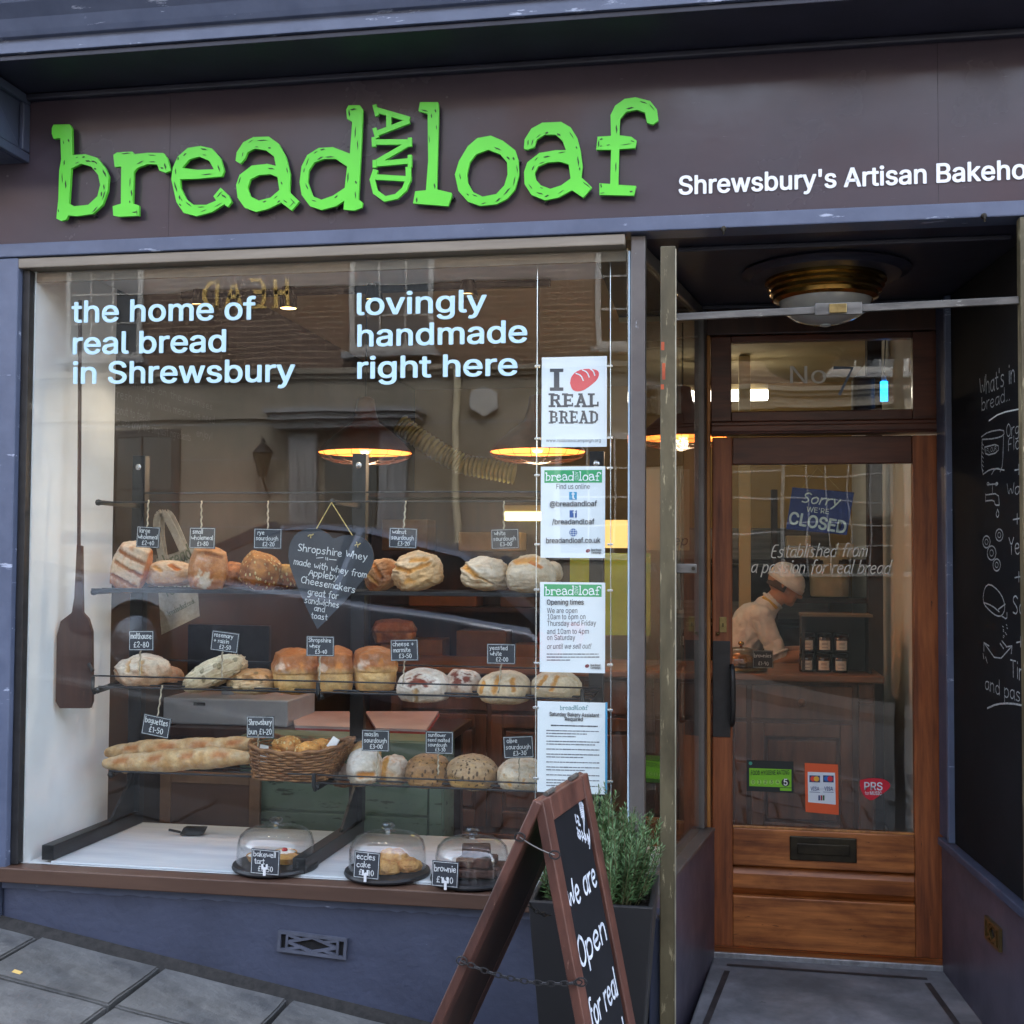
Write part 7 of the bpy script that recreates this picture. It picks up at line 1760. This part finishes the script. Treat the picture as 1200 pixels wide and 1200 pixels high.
mb = MB(); mb.disc(at(879.5, 894.5, YG-.0009), V(1,0,0), V(0,0,1), .007, 16); mb.build('agency_badge', pm('teal_badge', lin((60,150,130)), rough=.5), hy, fix=False)
greek(hy, 'fine_print', pm('grey_print', lin((130,140,140)), rough=.6), [], 1)
cdn = thing('card_sticker', 'orange sticker listing accepted payment cards on the door glass', 'sticker', at(963, 955, YG))
org = pm('orange_red_sticker', lin((226,94,50)), rough=.5); white_p = pm('sticker_white', lin((222,230,238)), rough=.5)
def rcq(t, name, m, pts, Y): poly_mesh(MB(), [at(x, y, Y) for x, y in pts], [], V(0,.0004,0)).build(name, m, t)
rcq(cdn, 'orange_card', org, [(943,894),(982,896),(983,955),(944,951.5)], YG); rcq(cdn, 'white_panel', white_p, [(946.5,904.5),(978.5,905.5),(979.5,943),(947,940)], YG-.0008)
for k, (c1_, c2_) in enumerate((((226,70,50),(240,180,60)), ((40,110,190),(214,50,60)))):
    x = 948.5 + 16*k; rc(cdn, 'card_logo_ground', pm('card_navy_%d' % k, lin((46,56,104)), rough=.5), x, 908.5, x+12.5, 917, YG-.0014)
    for j, cc in enumerate((c1_, c2_)):
        mb = MB(); mb.disc(at(x+4.3+4*j, 912.7, YG-.0020-.0004*j), V(1,0,0), V(0,0,1), .0105, 16); mb.build('card_logo_dot', pm('logo_dot_%d%d' % (k, j), lin(cc), rough=.5), cdn, fix=False)
    prn(cdn, 'card_name', pm('card_blue_%d' % k, lin((60,80,140)), rough=.5), ('VISA', (x+1.5,926.3), (x+11.5,926.6), 4.6), bold=.01, Y=YG-.0014); rc(cdn, 'card_underline', pm('card_rule_%d' % k, lin((50,70,130)), rough=.5), x, 927.8, x+12.5, 928.8, YG-.0014)
for k in range(3):
    rc(cdn, 'card_logo_bar', pm('bar_ink_%d' % k, lin(((40,60,120),(150,40,50),(50,100,60))[k]), rough=.5), 959+2.6*k, 932, 961+2.6*k, 938, YG-.0014)
greek(cdn, 'orange_print', pm('pale_orange_print', lin((250,200,176)), rough=.6), [(953,900,971,900.5),(954,946.5,971,947.2)], 2, 1.4) if False else None
prs = thing('music_sticker', 'red rounded-triangle music licence sticker on the door glass', 'sticker', at(1025, 938, YG))
rcq(prs, 'red_badge', pm('crimson_sticker', lin((206,34,56)), rough=.45), chaikin([(1008.,914.),(1022.,911.5),(1037.,913.),(1044.,919.),(1042.,925.),(1030.,933.),(1021.,939.),(1013.,934.),(1007.5,923.),(1008.,914.)], 1)[:-1], YG)
prn(prs, 'big_letters', white_p, ('PRS', (1013,925.5), (1034,926), 9), bold=.02, Y=YG-.0008); prn(prs, 'small_letters', white_p, ('for', (1013.5,931.3), (1018.5,931.4), 4), Y=YG-.0008); prn(prs, 'bold_small_letters', white_p, ('MUSIC', (1019.5,931.3), (1033,931.6), 4), bold=.02, Y=YG-.0008)
YC = 1.24
cs = thing('closed_sign', 'tilted blue sign reading Sorry we are closed hanging inside the door', 'sign', at(957, 626, YC))
rcq(cs, 'blue_board', pm('closed_sign_blue', lin((38,62,126)), lin((30,50,108)), scale=5, rough=.35), [(928.5,571),(1001,577),(992.5,627),(921,620)], YC)
ivory = pm('ivory_print', lin((222,232,222)), rough=.5)
def slope_line(mb, s_, a, b, h, f):
    p, q_ = at(*a, YC-.0012), at(*b, YC-.0012); u = (q_-p).normalized(); v = V(-u.z,0,u.x); k = (at(a[0],a[1]-h,YC)-at(*a,YC)).length
    if f == 'script': hand(mb, s_, p, u, v, k, w=(q_-p).length, weight=.13, slant=.3, it=2)
    else: printed(mb, s_, p, u, v, h=k, w=(q_-p).length, bold=f)
mb = MB(); slope_line(mb, 'Sorry', (938,588.5), (984,593.5), 12, 'script'); slope_line(mb, "WE'RE", (945,599.5), (971,602.5), 6, .005); slope_line(mb, 'CLOSED', (924,613.5), (990,625), 14, .035); mb.build('lettering', ivory, cs, fix=False)
MB().tube([at(940,572,YC+.001), at(958,548,YC+.002), at(985,575.5,YC+.001)], .0012, 5).build('cord', twine, cs)
frost = pm('etched_lettering', lin((220,216,204)), rough=.6)
dl_ = thing('door_lettering', 'faint etched line, established from a passion for real bread, on the door glass', 'lettering', at(960, 672, 1.2095))
mb = MB()
for s_, a, b in (('Established from', (902,653.5), (1016,652)), ('a passion for real bread', (879,671), (1043,672.5))):
    p, q_ = at(*a, 1.2100), at(*b, 1.2100); hand(mb, s_, p, q_-p, V(0,0,1), .052, w=(q_-p).length, weight=.085, slant=.25, it=2)
mb.build('text', frost, dl_, fix=False)
no = thing('transom_number', 'pale painted number, No 7, on the glass above the door', 'lettering', at(950, 449, 1.199))
mb = MB(); pxline(mb, 'No', (926,449), (968,449), 1.1985, 20); mb.build('text', frost, no, fix=False)
mb = MB(); ribbon(mb, [at(978,431,1.1985), at(999,431,1.1985), at(984,462,1.1985)], V(1,0,0), V(0,0,1), .012); mb.build('numeral', pm('blue_grey_numeral', lin((120,134,150)), rough=.6), no, fix=False)
# ------------------------------------------------------------------ the baker, leaning over the end of the counter
import numpy as np
BYK = 3.52
skin = pm('skin', lin((196,146,116)), lin((180,128,100)), scale=20, rough=.5); shirt = pm('cream_tshirt', lin((234,236,240)), lin((214,217,222)), scale=6, rough=.85, bump=.9, bscale=9, bdist=.03); trous = pm('dark_trousers', lin((52,52,60)), rough=.85); shoe = pm('black_shoes', lin((26,25,25)), rough=.5)
capm = pm('white_cap', lin((238,239,242)), lin((224,225,228)), scale=30, rough=.85, bump=.3, bscale=60)
wt_ = thing('work_table', 'wooden return of the counter where the baker works', 'table', (.6, 3.6, -.02))
MB().box(.46, .84, 3.29, 4.05, .917, .953).build('top', ctr_top, wt_, bevel=.006)
for x in (.50, .80):
    for y in (3.33, 4.0): MB().box(x-.03, x+.03, y-.03, y+.03, -.02, .916).build('leg', ctr_m, wt_)
hd = at(921, 686, BYK)                               # middle of the head
PV = V(at(862, 800, BYK).x - .02, BYK, .90)
NK = V(hd.x - .085, BYK, hd.z - .10)
prims = []                                           # (p, q, r1, r2, material)
def cap_(p, q, r1, r2, m): prims.append((Vector(p), Vector(q), r1, r2, m))
SK, SH, TR, BT = 0, 1, 2, 3
CH = PV.lerp(NK, .68)
for dy in (-.06, .06):
    cap_(PV+V(0,dy,0), PV.lerp(NK,.4)+V(-.02,dy,.02), .125, .12, SH); cap_(PV.lerp(NK,.4)+V(-.02,dy,.02), CH+V(-.03,dy*1.3,.0), .12, .125, SH)
cap_(CH+V(-.02,-.12,.03), CH+V(-.02,.12,.03), .095, .095, SH); cap_(CH+V(-.01,0,.02), NK, .105, .062, SH)
cap_(NK, hd+V(-.025,0,-.045), .056, .055, SK)
for s_ in (-1, 1):
    shd = CH+V(.01, s_*.185, .04); el = shd+V(.10, s_*.03, -.235); wr_ = V(.60, BYK + s_*.10, 1.005)
    cap_(shd, shd.lerp(el,.85), .068, .056, SH); cap_(shd.lerp(el,.8), el, .046, .043, SK); cap_(el, wr_, .043, .028, SK)
    hv = V(1, -s_*.25, -.12).normalized(); sv = V(0, 1, 0)
    pc = wr_ + hv*.05
    for k in (-.024, -.008, .008, .024): cap_(wr_+sv*k*.7, pc+sv*k+hv*.03, .016, .014, SK)
    for k, L in zip((-.030, -.010, .010, .029), (.066, .078, .074, .058)):
        b0 = pc+sv*k*s_+hv*.03; b1 = b0+hv*L*.55+V(0,0,.006); b2 = b1+hv*L*.4+V(0,0,-.022); cap_(b0, b1, .0100, .0092, SK); cap_(b1, b2, .0092, .0078, SK)
    th0 = wr_+hv*.02-sv*.026*s_; cap_(th0, th0+hv*.035-sv*.026*s_, .013, .011, SK); cap_(th0+hv*.035-sv*.026*s_, th0+hv*.068-sv*.030*s_+V(0,0,-.012), .011, .009, SK)
    hip = PV+V(0, s_*.085, -.03); kn = hip+V(.03, s_*.02, -.40); ak = V(hip.x+.0, hip.y+s_*.02, .065)
    cap_(hip, kn, .098, .066, TR); cap_(kn, ak, .066, .046, TR); cap_(ak+V(-.03,0,-.035), ak+V(.16,s_*.02,-.045), .045, .038, BT)
cap_(PV+V(0,-.07,-.02), PV+V(0,.07,-.02), .12, .12, TR)
fw = V(.88, -.10, -.46).normalized(); sd_ = V(.10, .99, 0).normalized(); upv = sd_.cross(fw) * -1
if upv.z < 0: upv = -upv
def hp_(f, s_, u): return hd + fw*f + sd_*s_ + upv*u
cap_(hp_(-.03,0,.02), hp_(.018,0,.025), .088, .082, SK)         # skull
for s_ in (-1, 1):
    cap_(hp_(.0, s_*.028, -.03), hp_(.055, s_*.016, -.062), .048, .036, SK); cap_(hp_(.062, s_*.030, .010), hp_(.070, s_*.012, .014), .020, .018, SK); cap_(hp_(.055, s_*.034, -.022), hp_(.062, s_*.026, -.026), .024, .022, SK)
    cap_(hp_(-.008, s_*.082, -.018), hp_(-.014, s_*.088, .016), .011, .014, SK)
cap_(hp_(.060,0,-.080), hp_(.072,0,-.082), .024, .020, SK)      # chin
cap_(hp_(.080,0,.004), hp_(.106,0,-.022), .010, .014, SK); cap_(hp_(.096,.010,-.026), hp_(.096,-.010,-.026), .010, .010, SK)
cap_(hp_(.080,-.016,-.050), hp_(.080,.016,-.050), .011, .011, SK); cap_(hp_(.078,-.013,-.062), hp_(.078,.013,-.062), .010, .010, SK)
bm = bmesh.new()
for p, q_, r1, r2, m_ in prims:
    d = q_ - p; L = max(d.length, 1e-4); M3 = (d/L).to_track_quat('Z','Y').to_matrix() if d.length > 1e-4 else Matrix.Identity(3)
    prof_ = [(r1*math.sin(t), -r1*math.cos(t)) for t in [math.pi/2*k/5 for k in range(6)]] + [(r2*math.cos(t), L+r2*math.sin(t)) for t in [math.pi/2*k/5 for k in range(6)]]
    n_ = 16; ringv = []
    for r_, h in prof_:
        ringv.append([bm.verts.new(p + M3 @ V(max(r_, 1e-4)*math.cos(2*math.pi*k/n_), max(r_, 1e-4)*math.sin(2*math.pi*k/n_), h)) for k in range(n_)])
    for a, b in zip(ringv, ringv[1:]):
        for k in range(n_): bm.faces.new((a[k], a[(k+1) % n_], b[(k+1) % n_], b[k]))
    bm.faces.new(ringv[0][::-1]); bm.faces.new(ringv[-1])
me = bpy.data.meshes.new('body_src'); bm.to_mesh(me); bm.free()
tmp = link(bpy.data.objects.new('body_src', me))
rm = tmp.modifiers.new('r', 'REMESH'); rm.mode = 'VOXEL'; rm.voxel_size = .0055; rm.use_smooth_shade = True
sm = tmp.modifiers.new('s', 'SMOOTH'); sm.iterations = 6; sm.factor = .5
dg = bpy.context.evaluated_depsgraph_get(); dg.update()
body = bpy.data.meshes.new_from_object(tmp.evaluated_get(dg)); bpy.data.objects.remove(tmp); bpy.data.meshes.remove(me)
for m_ in (skin, shirt, trous, shoe):
    body.materials.append(m_)
nf = len(body.polygons); cen = np.zeros(nf*3); body.polygons.foreach_get('center', cen); cen = cen.reshape(-1, 3)
best = np.full(nf, 1e9); idx = np.zeros(nf, dtype=np.int32)
for p, q_, r1, r2, m_ in prims:
    p_, d = np.array(p), np.array(q_ - p); L2 = max(d @ d, 1e-9); t_ = np.clip(((cen - p_) @ d)/L2, 0, 1)
    dist = np.linalg.norm(cen - p_ - t_[:, None]*d, axis=1) - (r1 + (r2-r1)*t_); k = dist < best; best[k] = dist[k]; idx[k] = m_
body.polygons.foreach_set('material_index', idx)
base0 = V(PV.x, BYK, -.02)
bk_ = thing('person', 'baker in white cap and cream T-shirt leaning over the counter behind the door', 'person', base0)
shv = set()
for pl_ in body.polygons:
    if pl_.material_index == SH: shv.update(pl_.vertices)
nrm_ = [tuple(n_.vector) for n_ in body.vertex_normals]; co_ = [v.co.copy() for v in body.vertices]
for i in shv:                                          # creases of the shirt
    q_ = co_[i]
    co_[i] = q_ + Vector(nrm_[i]) * (.013 * abs(mnoise.noise(V(q_.x*9 + q_.z*7, q_.y*6, q_.z*11 - q_.x*9))) - .005 + .004 * mnoise.noise(q_ * 30))
body.vertices.foreach_set('co', [c for q_ in co_ for c in q_])
body.transform(Matrix.Translation(-base0)); bo = link(bpy.data.objects.new('body', body)); bo.parent = bk_; body.shade_smooth()
mb = MB(); n_ = 32; rows_ = 12                         # close-fitting cap with a soft crown and turned band
for j in range(rows_+1):
    a = math.pi/2*j/rows_
    for k in range(n_):
        t = 2*math.pi*k/n_; rr0 = math.cos(a)**.8 if j < rows_ else 0; w = 1+.025*math.sin(t*7+j)*math.sin(a*2)
        mb.v.append(hp_(-.008+.113*rr0*math.cos(t)*w, .103*rr0*math.sin(t)*w, .022+.098*math.sin(a)**.9+.012*math.cos(t)*-1))
mb.f = [(j*n_+k, j*n_+(k+1)%n_, (j+1)*n_+(k+1)%n_, (j+1)*n_+k) for j in range(rows_) for k in range(n_)]
mb.build('cap', capm, bk_, smooth=True)
mb = MB()
for h_, e_ in ((.000,.108),(.002,.117),(.034,.118),(.036,.112)):
    for k in range(n_): t = 2*math.pi*k/n_; mb.v.append(hp_(-.008+e_*math.cos(t), e_*.925*math.sin(t), h_-.012*math.cos(t)))
mb.f = [(j*n_+k, j*n_+(k+1)%n_, (j+1)*n_+(k+1)%n_, (j+1)*n_+k) for j in range(3) for k in range(n_)]
mb.build('cap_band', capm, bk_, smooth=True)
hair = pm('brown_hair', lin((84,62,48)), lin((60,44,36)), scale=80, rough=.7); mb = MB()
for j in range(6):
    for k in range(17):
        t = math.pi*(.42+1.16*k/16); mb.v.append(hp_(-.012+.097*math.cos(t), .092*math.sin(t), .016-.056*j/5))
mb.f = [(j*17+k, j*17+k+1, (j+1)*17+k+1, (j+1)*17+k) for j in range(5) for k in range(16)]
hb = mb.build('hair', hair, bk_, smooth=True); sl = hb.modifiers.new('s', 'SOLIDIFY'); sl.thickness = .006
for s_ in (-1, 1):                                    # hems of the short sleeves, neckband
    shd = CH+V(.01, s_*.185, .04); el = shd+V(.10, s_*.03, -.235); c_ = shd.lerp(el, .86); ax_ = (el-shd).normalized(); e1 = ax_.cross(V(0,1,0)).normalized(); e2 = ax_.cross(e1)
    MB().tube([c_ + (e1*math.cos(t)+e2*math.sin(t))*.060 for t in [2*math.pi*k/20 for k in range(21)]], .008, 6, cap=False).build('sleeve_hem', shirt, bk_, smooth=True)
ax_ = (hd-NK).normalized(); e1 = ax_.cross(V(0,1,0)).normalized(); e2 = ax_.cross(e1)
MB().tube([NK + ax_*.012 + (e1*math.cos(t)+e2*math.sin(t))*.064 for t in [2*math.pi*k/20 for k in range(21)]], .009, 6, cap=False).build('neckband', shirt, bk_, smooth=True)
eyew = pm('eye', lin((40,32,28)), rough=.2)
for s_ in (-1, 1): MB().lathe([(0,.009),(.006,.006),(.009,0),(.006,-.006),(0,-.009)], hp_(.074, s_*.028, -.004), 10).build('eye', eyew, bk_, smooth=True)
straps = pm('apron_strap', lin((206,178,96)), rough=.8)
MB().tube([NK+V(-.05,-.035,.030), NK+V(-.01,-.060,.010), NK+V(.03,-.066,-.035)], .009, 8).build('apron_strap', straps, bk_, smooth=True)

# ------------------------------------------------------------------ across the street: what the window mirrors
OY = -11.0
cream_r = pm('cream_render', lin((146,138,124)), lin((118,111,98)), scale=1.2, detail=8, rough=.85, bump=.2, chip=(lin((128,114,92)), .68, 2.5))
brick_m = bpy.data.materials.new('brown_brick'); brick_m.use_nodes = True
bn, bl = brick_m.node_tree.nodes, brick_m.node_tree.links
bt = bn.new('ShaderNodeTexBrick'); bt.inputs['Scale'].default_value = 1; bt.inputs['Brick Width'].default_value = .225; bt.inputs['Row Height'].default_value = .075; bt.inputs['Mortar Size'].default_value = .008
bt.inputs['Color1'].default_value = (*lin((104,84,72)), 1); bt.inputs['Color2'].default_value = (*lin((86,68,58)), 1); bt.inputs['Mortar'].default_value = (*lin((140,120,100)), 1)
btc = bn.new('ShaderNodeTexCoord'); bmp = bn.new('ShaderNodeMapping'); bmp.inputs['Rotation'].default_value = (R(-90), 0, 0); bl.new(btc.outputs['Object'], bmp.inputs[0]); bl.new(bmp.outputs[0], bt.inputs['Vector']); bl.new(bt.outputs[0], bn['Principled BSDF'].inputs['Base Color']); bn['Principled BSDF'].inputs['Roughness'].default_value = .85
trim = pm('white_sash_paint', lin((172,170,165)), rough=.5); dkglass = pm('dark_window_glass', (0.012,0.014,0.016), rough=.05, spec=.8); gold_l = pm('gilt_letter', lin((214,176,96)), rough=.4, metal=.3); greyp = pm('grey_stone_paint', lin((150,150,150)), lin((128,128,128)), scale=4, rough=.7)
inn = thing('inn_across_street', 'cream and brick inn across the street mirrored in the window', 'building', (-4, OY, .6))
def ip(name, m, *b, bev=.0): return MB().box(*b).build(name, m, inn, bevel=bev)
secs = [(-16,-9.2,8.2),(-9.2,-4.62,7.95),(-4.62,-3.85,7.30),(-3.85,-.45,7.95),(-.45,.95,7.0),(.95,2.5,7.9),(2.5,5.2,7.0),(5.2,14,8.0)]
for a, b, h in secs: ip('brick_wall', brick_m, a, b, OY-.4, OY-.02, 3.98, h); ip('parapet_coping', greyp, a, b, OY-.42, OY+.05, h+.001, h+.08)
ip('ground_floor_wall', cream_r, -16, 14, OY-.42, OY, -3, 3.84)
ip('string_course', cream_r, -16, 14, OY-.3, OY+.10, 3.90, 3.975, bev=.01); ip('string_course_lower', cream_r, -16, 14, OY-.3, OY+.05, 3.842, 3.898)
for z in (1.9, 2.35, 2.8, 3.25): ip('render_groove', greyp, -16, 14, OY-.1, OY+.004, z, z+.022)
ip('mid_band', cream_r, -16, -5.7, OY-.1, OY+.05, 3.33, 3.40)
def sash(x0, x1, z0, z1, nx, nz, frame=.07, m=trim):
    w = sub('window', inn)
    MB().box(x0, x1, OY+.004, OY+.02, z0, z1).build('glass', dkglass, w)
    mb = MB(); mb.box(x0-frame, x0, OY+.003, OY+.05, z0-frame, z1+frame).box(x1, x1+frame, OY+.003, OY+.05, z0-frame, z1+frame).box(x0+.001, x1-.001, OY+.003, OY+.049, z1, z1+frame).box(x0+.001, x1-.001, OY+.003, OY+.049, z0-frame, z0); mb.build('frame', m, w)
    mb = MB()
    for k in range(1, nx): x = x0+(x1-x0)*k/nx; mb.box(x-.011, x+.011, OY+.021, OY+.042, z0, z1)
    for k in range(1, nz): z = z0+(z1-z0)*k/nz; mb.box(x0, x1, OY+.021, OY+.0425, z-.011, z+.011)
    mb.build('glazing_bars', m, w)
for x in (-8.62, -4.60, -1.4, 1.6, 4.6): sash(x, x+.98, 4.25, 5.85, 3, 4)
for x in (-8.62, -4.60, -1.4, 1.6, 4.6): ip('window_sill', greyp, x-.15, x+1.13, OY-.02, OY+.16, 4.08, 4.16, bev=.01); ip('window_lintel', greyp, x-.12, x+1.10, OY-.02, OY+.03, 5.96, 6.12)
for x in (-8.62, -1.4, 4.6): sash(x, x+.98, 6.2, 7.1, 3, 2)
dk_added = pm('added_dark_green', lin((40,44,42)), lin((34,38,36)), scale=3, rough=.4)
ip('added_dark_front', dk_added, -.25, 4.6, OY+.001, OY+.002, -3, 3.6)  # added dark sheet, keeps the reflection in the door glass dim
sash(.95, 2.75, 1.35, 3.05, 6, 5, .05, pm('grey_sash_paint', lin((120,120,118)), rough=.6)); sash(-1.9, -.6, 1.6, 3.0, 4, 4, .08)
sash(-8.35, -7.1, 1.7, 3.1, 3, 2, .10, pm('dark_shop_paint', lin((50,46,44)), rough=.5))
dr_ = sub('doorway', inn)
MB().box(-5.0, -4.3, OY+.003, OY+.03, .4, 2.95).build('dark_door', dkglass, dr_)
for x in (-5.45, -4.25): MB().box(x, x+.36, OY+.003, OY+.12, .3, 3.15).build('pilaster', greyp, dr_, bevel=.02)
for x in (-5.38,-5.28,-5.18,-4.18,-4.08,-3.98): MB().box(x, x+.05, OY+.121, OY+.14, 1.2, 2.9).build('flute', greyp, dr_)
MB().box(-5.65, -3.70, OY+.003, OY+.40, 3.28, 3.36).box(-5.58, -3.77, OY+.003, OY+.30, 3.18, 3.279).box(-5.70, -3.65, OY+.003, OY+.46, 3.361, 3.42).build('door_hood', greyp, dr_)
mb = MB(); 
for i, c_ in enumerate('HEAD'):
    hand(mb, c_, V(-5.52-.33*i, OY-.012+.001*i, 4.82), V(-1,0,0), V(0,0,1), .36, weight=.15, it=1)
    for dx in (0.02, .2): mb.box(-5.52-.33*i-dx-.07, -5.52-.33*i-dx+.015, OY-.014, OY-.012+.002, 4.80, 4.822)
mb.build('gilt_letters', gold_l, inn)
MB().tube([(-3.23, OY+.09, -.5), (-3.23, OY+.09, 3.9)], .05, 12).build('drainpipe', pm('cream_pipe', lin((190,178,150)), rough=.5), inn, smooth='auto')
MB().prism([(-2.89+.20*math.cos(math.pi/3*k+.52), OY+.003, 3.50+.20*math.sin(math.pi/3*k+.52)) for k in range(6)], (0,.09,0)).build('alarm_box', trim, inn, bevel=.02)
ln = sub('lantern', inn); c = V(-5.75, OY+.28, 2.55)
MB().lathe([(.05,0),(.13,.30),(.15,.31)], c, 6).build('glass', glass('lantern_glass', .06, (.5,.5,.45)), ln); MB().lathe([(.17,.312),(.06,.42),(.03,.44),(.03,.5),(0,.52)], c, 6).build('cap', black_iron, ln)
mb = MB()
for k in range(6): a = math.pi/3*k; mb.tube([c+V(.05*math.cos(a),.05*math.sin(a),0), c+V(.135*math.cos(a),.135*math.sin(a),.31)], .008, 5)
mb.tube([c+V(0,0,-.02), c+V(0,-.28,-.25)], .014, 6); mb.build('bracket', black_iron, ln)

# silver car parked behind the viewer, mirrored across the lower window
sil = pm('silver_car_paint', lin((150,158,172)), lin((140,148,162)), scale=2, rough=.22, metal=.6, coat=.8); tyre = pm('tyre', (0.02,0.02,0.02), rough=.85); cg2 = pm('car_glass', (0.01,0.012,0.014), rough=.04, spec=.9); redl = pm('tail_lamp', lin((190,20,24)), rough=.15, coat=.6)
CX, CYc = -3.25, -5.75; CZ = gz(CX)-.12
car = thing('parked_car', 'silver hatchback parked on the sloping street, mirrored in the window', 'car', (CX, CYc, CZ))
MC = Matrix.Translation((CX, CYc, CZ)) @ Matrix.Rotation(G_ANG, 4, 'Y')
def cpart(name, m, mb, **k): mb.v = [MC @ v for v in mb.v]; return mb.build(name, m, car, **k)
st = [(-2.02,.35,.62,.66),(-1.9,.26,.72,.78),(-1.4,.22,.84,.84),(-.9,.20,.92,.86),(0,.20,.95,.87),(1.2,.20,.97,.87),(1.75,.22,.97,.84),(1.98,.30,.90,.76),(2.04,.40,.70,.70)]
mb = MB(); n_ = 10
for x, zb, zt_2, w in st:
    prof_ = [(-w*.92,zb),(-w,zb+.12),(-w*1.01,(zb+zt_2)/2),(-w*.97,zt_2-.06),(-w*.88,zt_2),(w*.88,zt_2),(w*.97,zt_2-.06),(w*1.01,(zb+zt_2)/2),(w,zb+.12),(w*.92,zb)]
    mb.v += [V(x, y, z) for y, z in prof_]
mb.f = [(i*n_+k, i*n_+(k+1) % n_, (i+1)*n_+(k+1) % n_, (i+1)*n_+k) for i in range(len(st)-1) for k in range(n_)] + [tuple(range(n_)), tuple(range((len(st)-1)*n_, len(st)*n_))]
cpart('body', sil, mb, smooth='auto', bevel=.02)
cab = [(-1.05,.93,.93,.80,.78),(-.30,.94,1.40,.80,.60),(.35,.95,1.47,.80,.60),(1.10,.96,1.42,.80,.60),(1.90,.92,1.00,.76,.70)]
mb = MB()
for x, z0, z1, w0, w1 in cab: mb.v += [V(x,-w0,z0), V(x,-w1,z1-.03), V(x,-w1*.9,z1), V(x,w1*.9,z1), V(x,w1,z1-.03), V(x,w0,z0)]
mb.f = [(i*6+k, i*6+k+1, i*6+k+7, i*6+k+6) for i in range(4) for k in range(5)]
cpart('greenhouse', cg2, mb, smooth='auto')
mb = MB(); rf = [(-.42,1.375,.60),(-.05,1.455,.605),(.40,1.485,.61),(1.10,1.435,.60),(1.32,1.35,.60)]
for x, z, w in rf: mb.v += [V(x,-w-.02,z-.05), V(x,-w*.9,z+.004), V(x,w*.9,z+.004), V(x,w+.02,z-.05)]
mb.f = [(i*4+k, i*4+k+1, i*4+k+5, i*4+k+4) for i in range(4) for k in range(3)]
cpart('roof', sil, mb, smooth='auto')
for s_ in (-1, 1):
    for p, q_ in (((-1.08,.80,.92),(-.36,.61,1.38)), ((.28,.81,.94),(.34,.61,1.45)), ((1.95,.76,.95),(1.22,.61,1.39))):
        cpart('pillar', sil, MB().bar((p[0],p[1]*s_,p[2]), (q_[0],q_[1]*s_,q_[2]), .05, .09))
    for x in (-1.25, 1.25):
        cpart('wheel', tyre, MB().lathe([(.20,-.09),(.30,-.09),(.315,-.06),(.315,.06),(.30,.09),(.20,.09)], (x, s_*.80, .315), 28, (0,1,0)), smooth='auto'); cpart('wheel_rim', sil, MB().lathe([(0,.095),(.06,.095),(.19,.07),(.20,.09)], (x, s_*.80, .315), 20, (0,s_,0)), smooth='auto')
    cpart('tail_lamp', redl, MB().obox((1.93, s_*.70, .84), (.10,0,0), (0,.085,0), (0,0,.11)), bevel=.02); cpart('head_lamp', opal, MB().obox((-1.90, s_*.62, .66), (.10,0,0), (0,.12,0), (0,0,.06)), bevel=.02)
    cpart('door_mirror', sil, MB().obox((-.75, s_*.93, 1.0), (.06,0,0), (0,.09,0), (0,0,.06)), bevel=.02); cpart('door_handle', black_iron, MB().obox((.1, s_*.885, .86), (.09,0,0), (0,.012,0), (0,0,.014)))
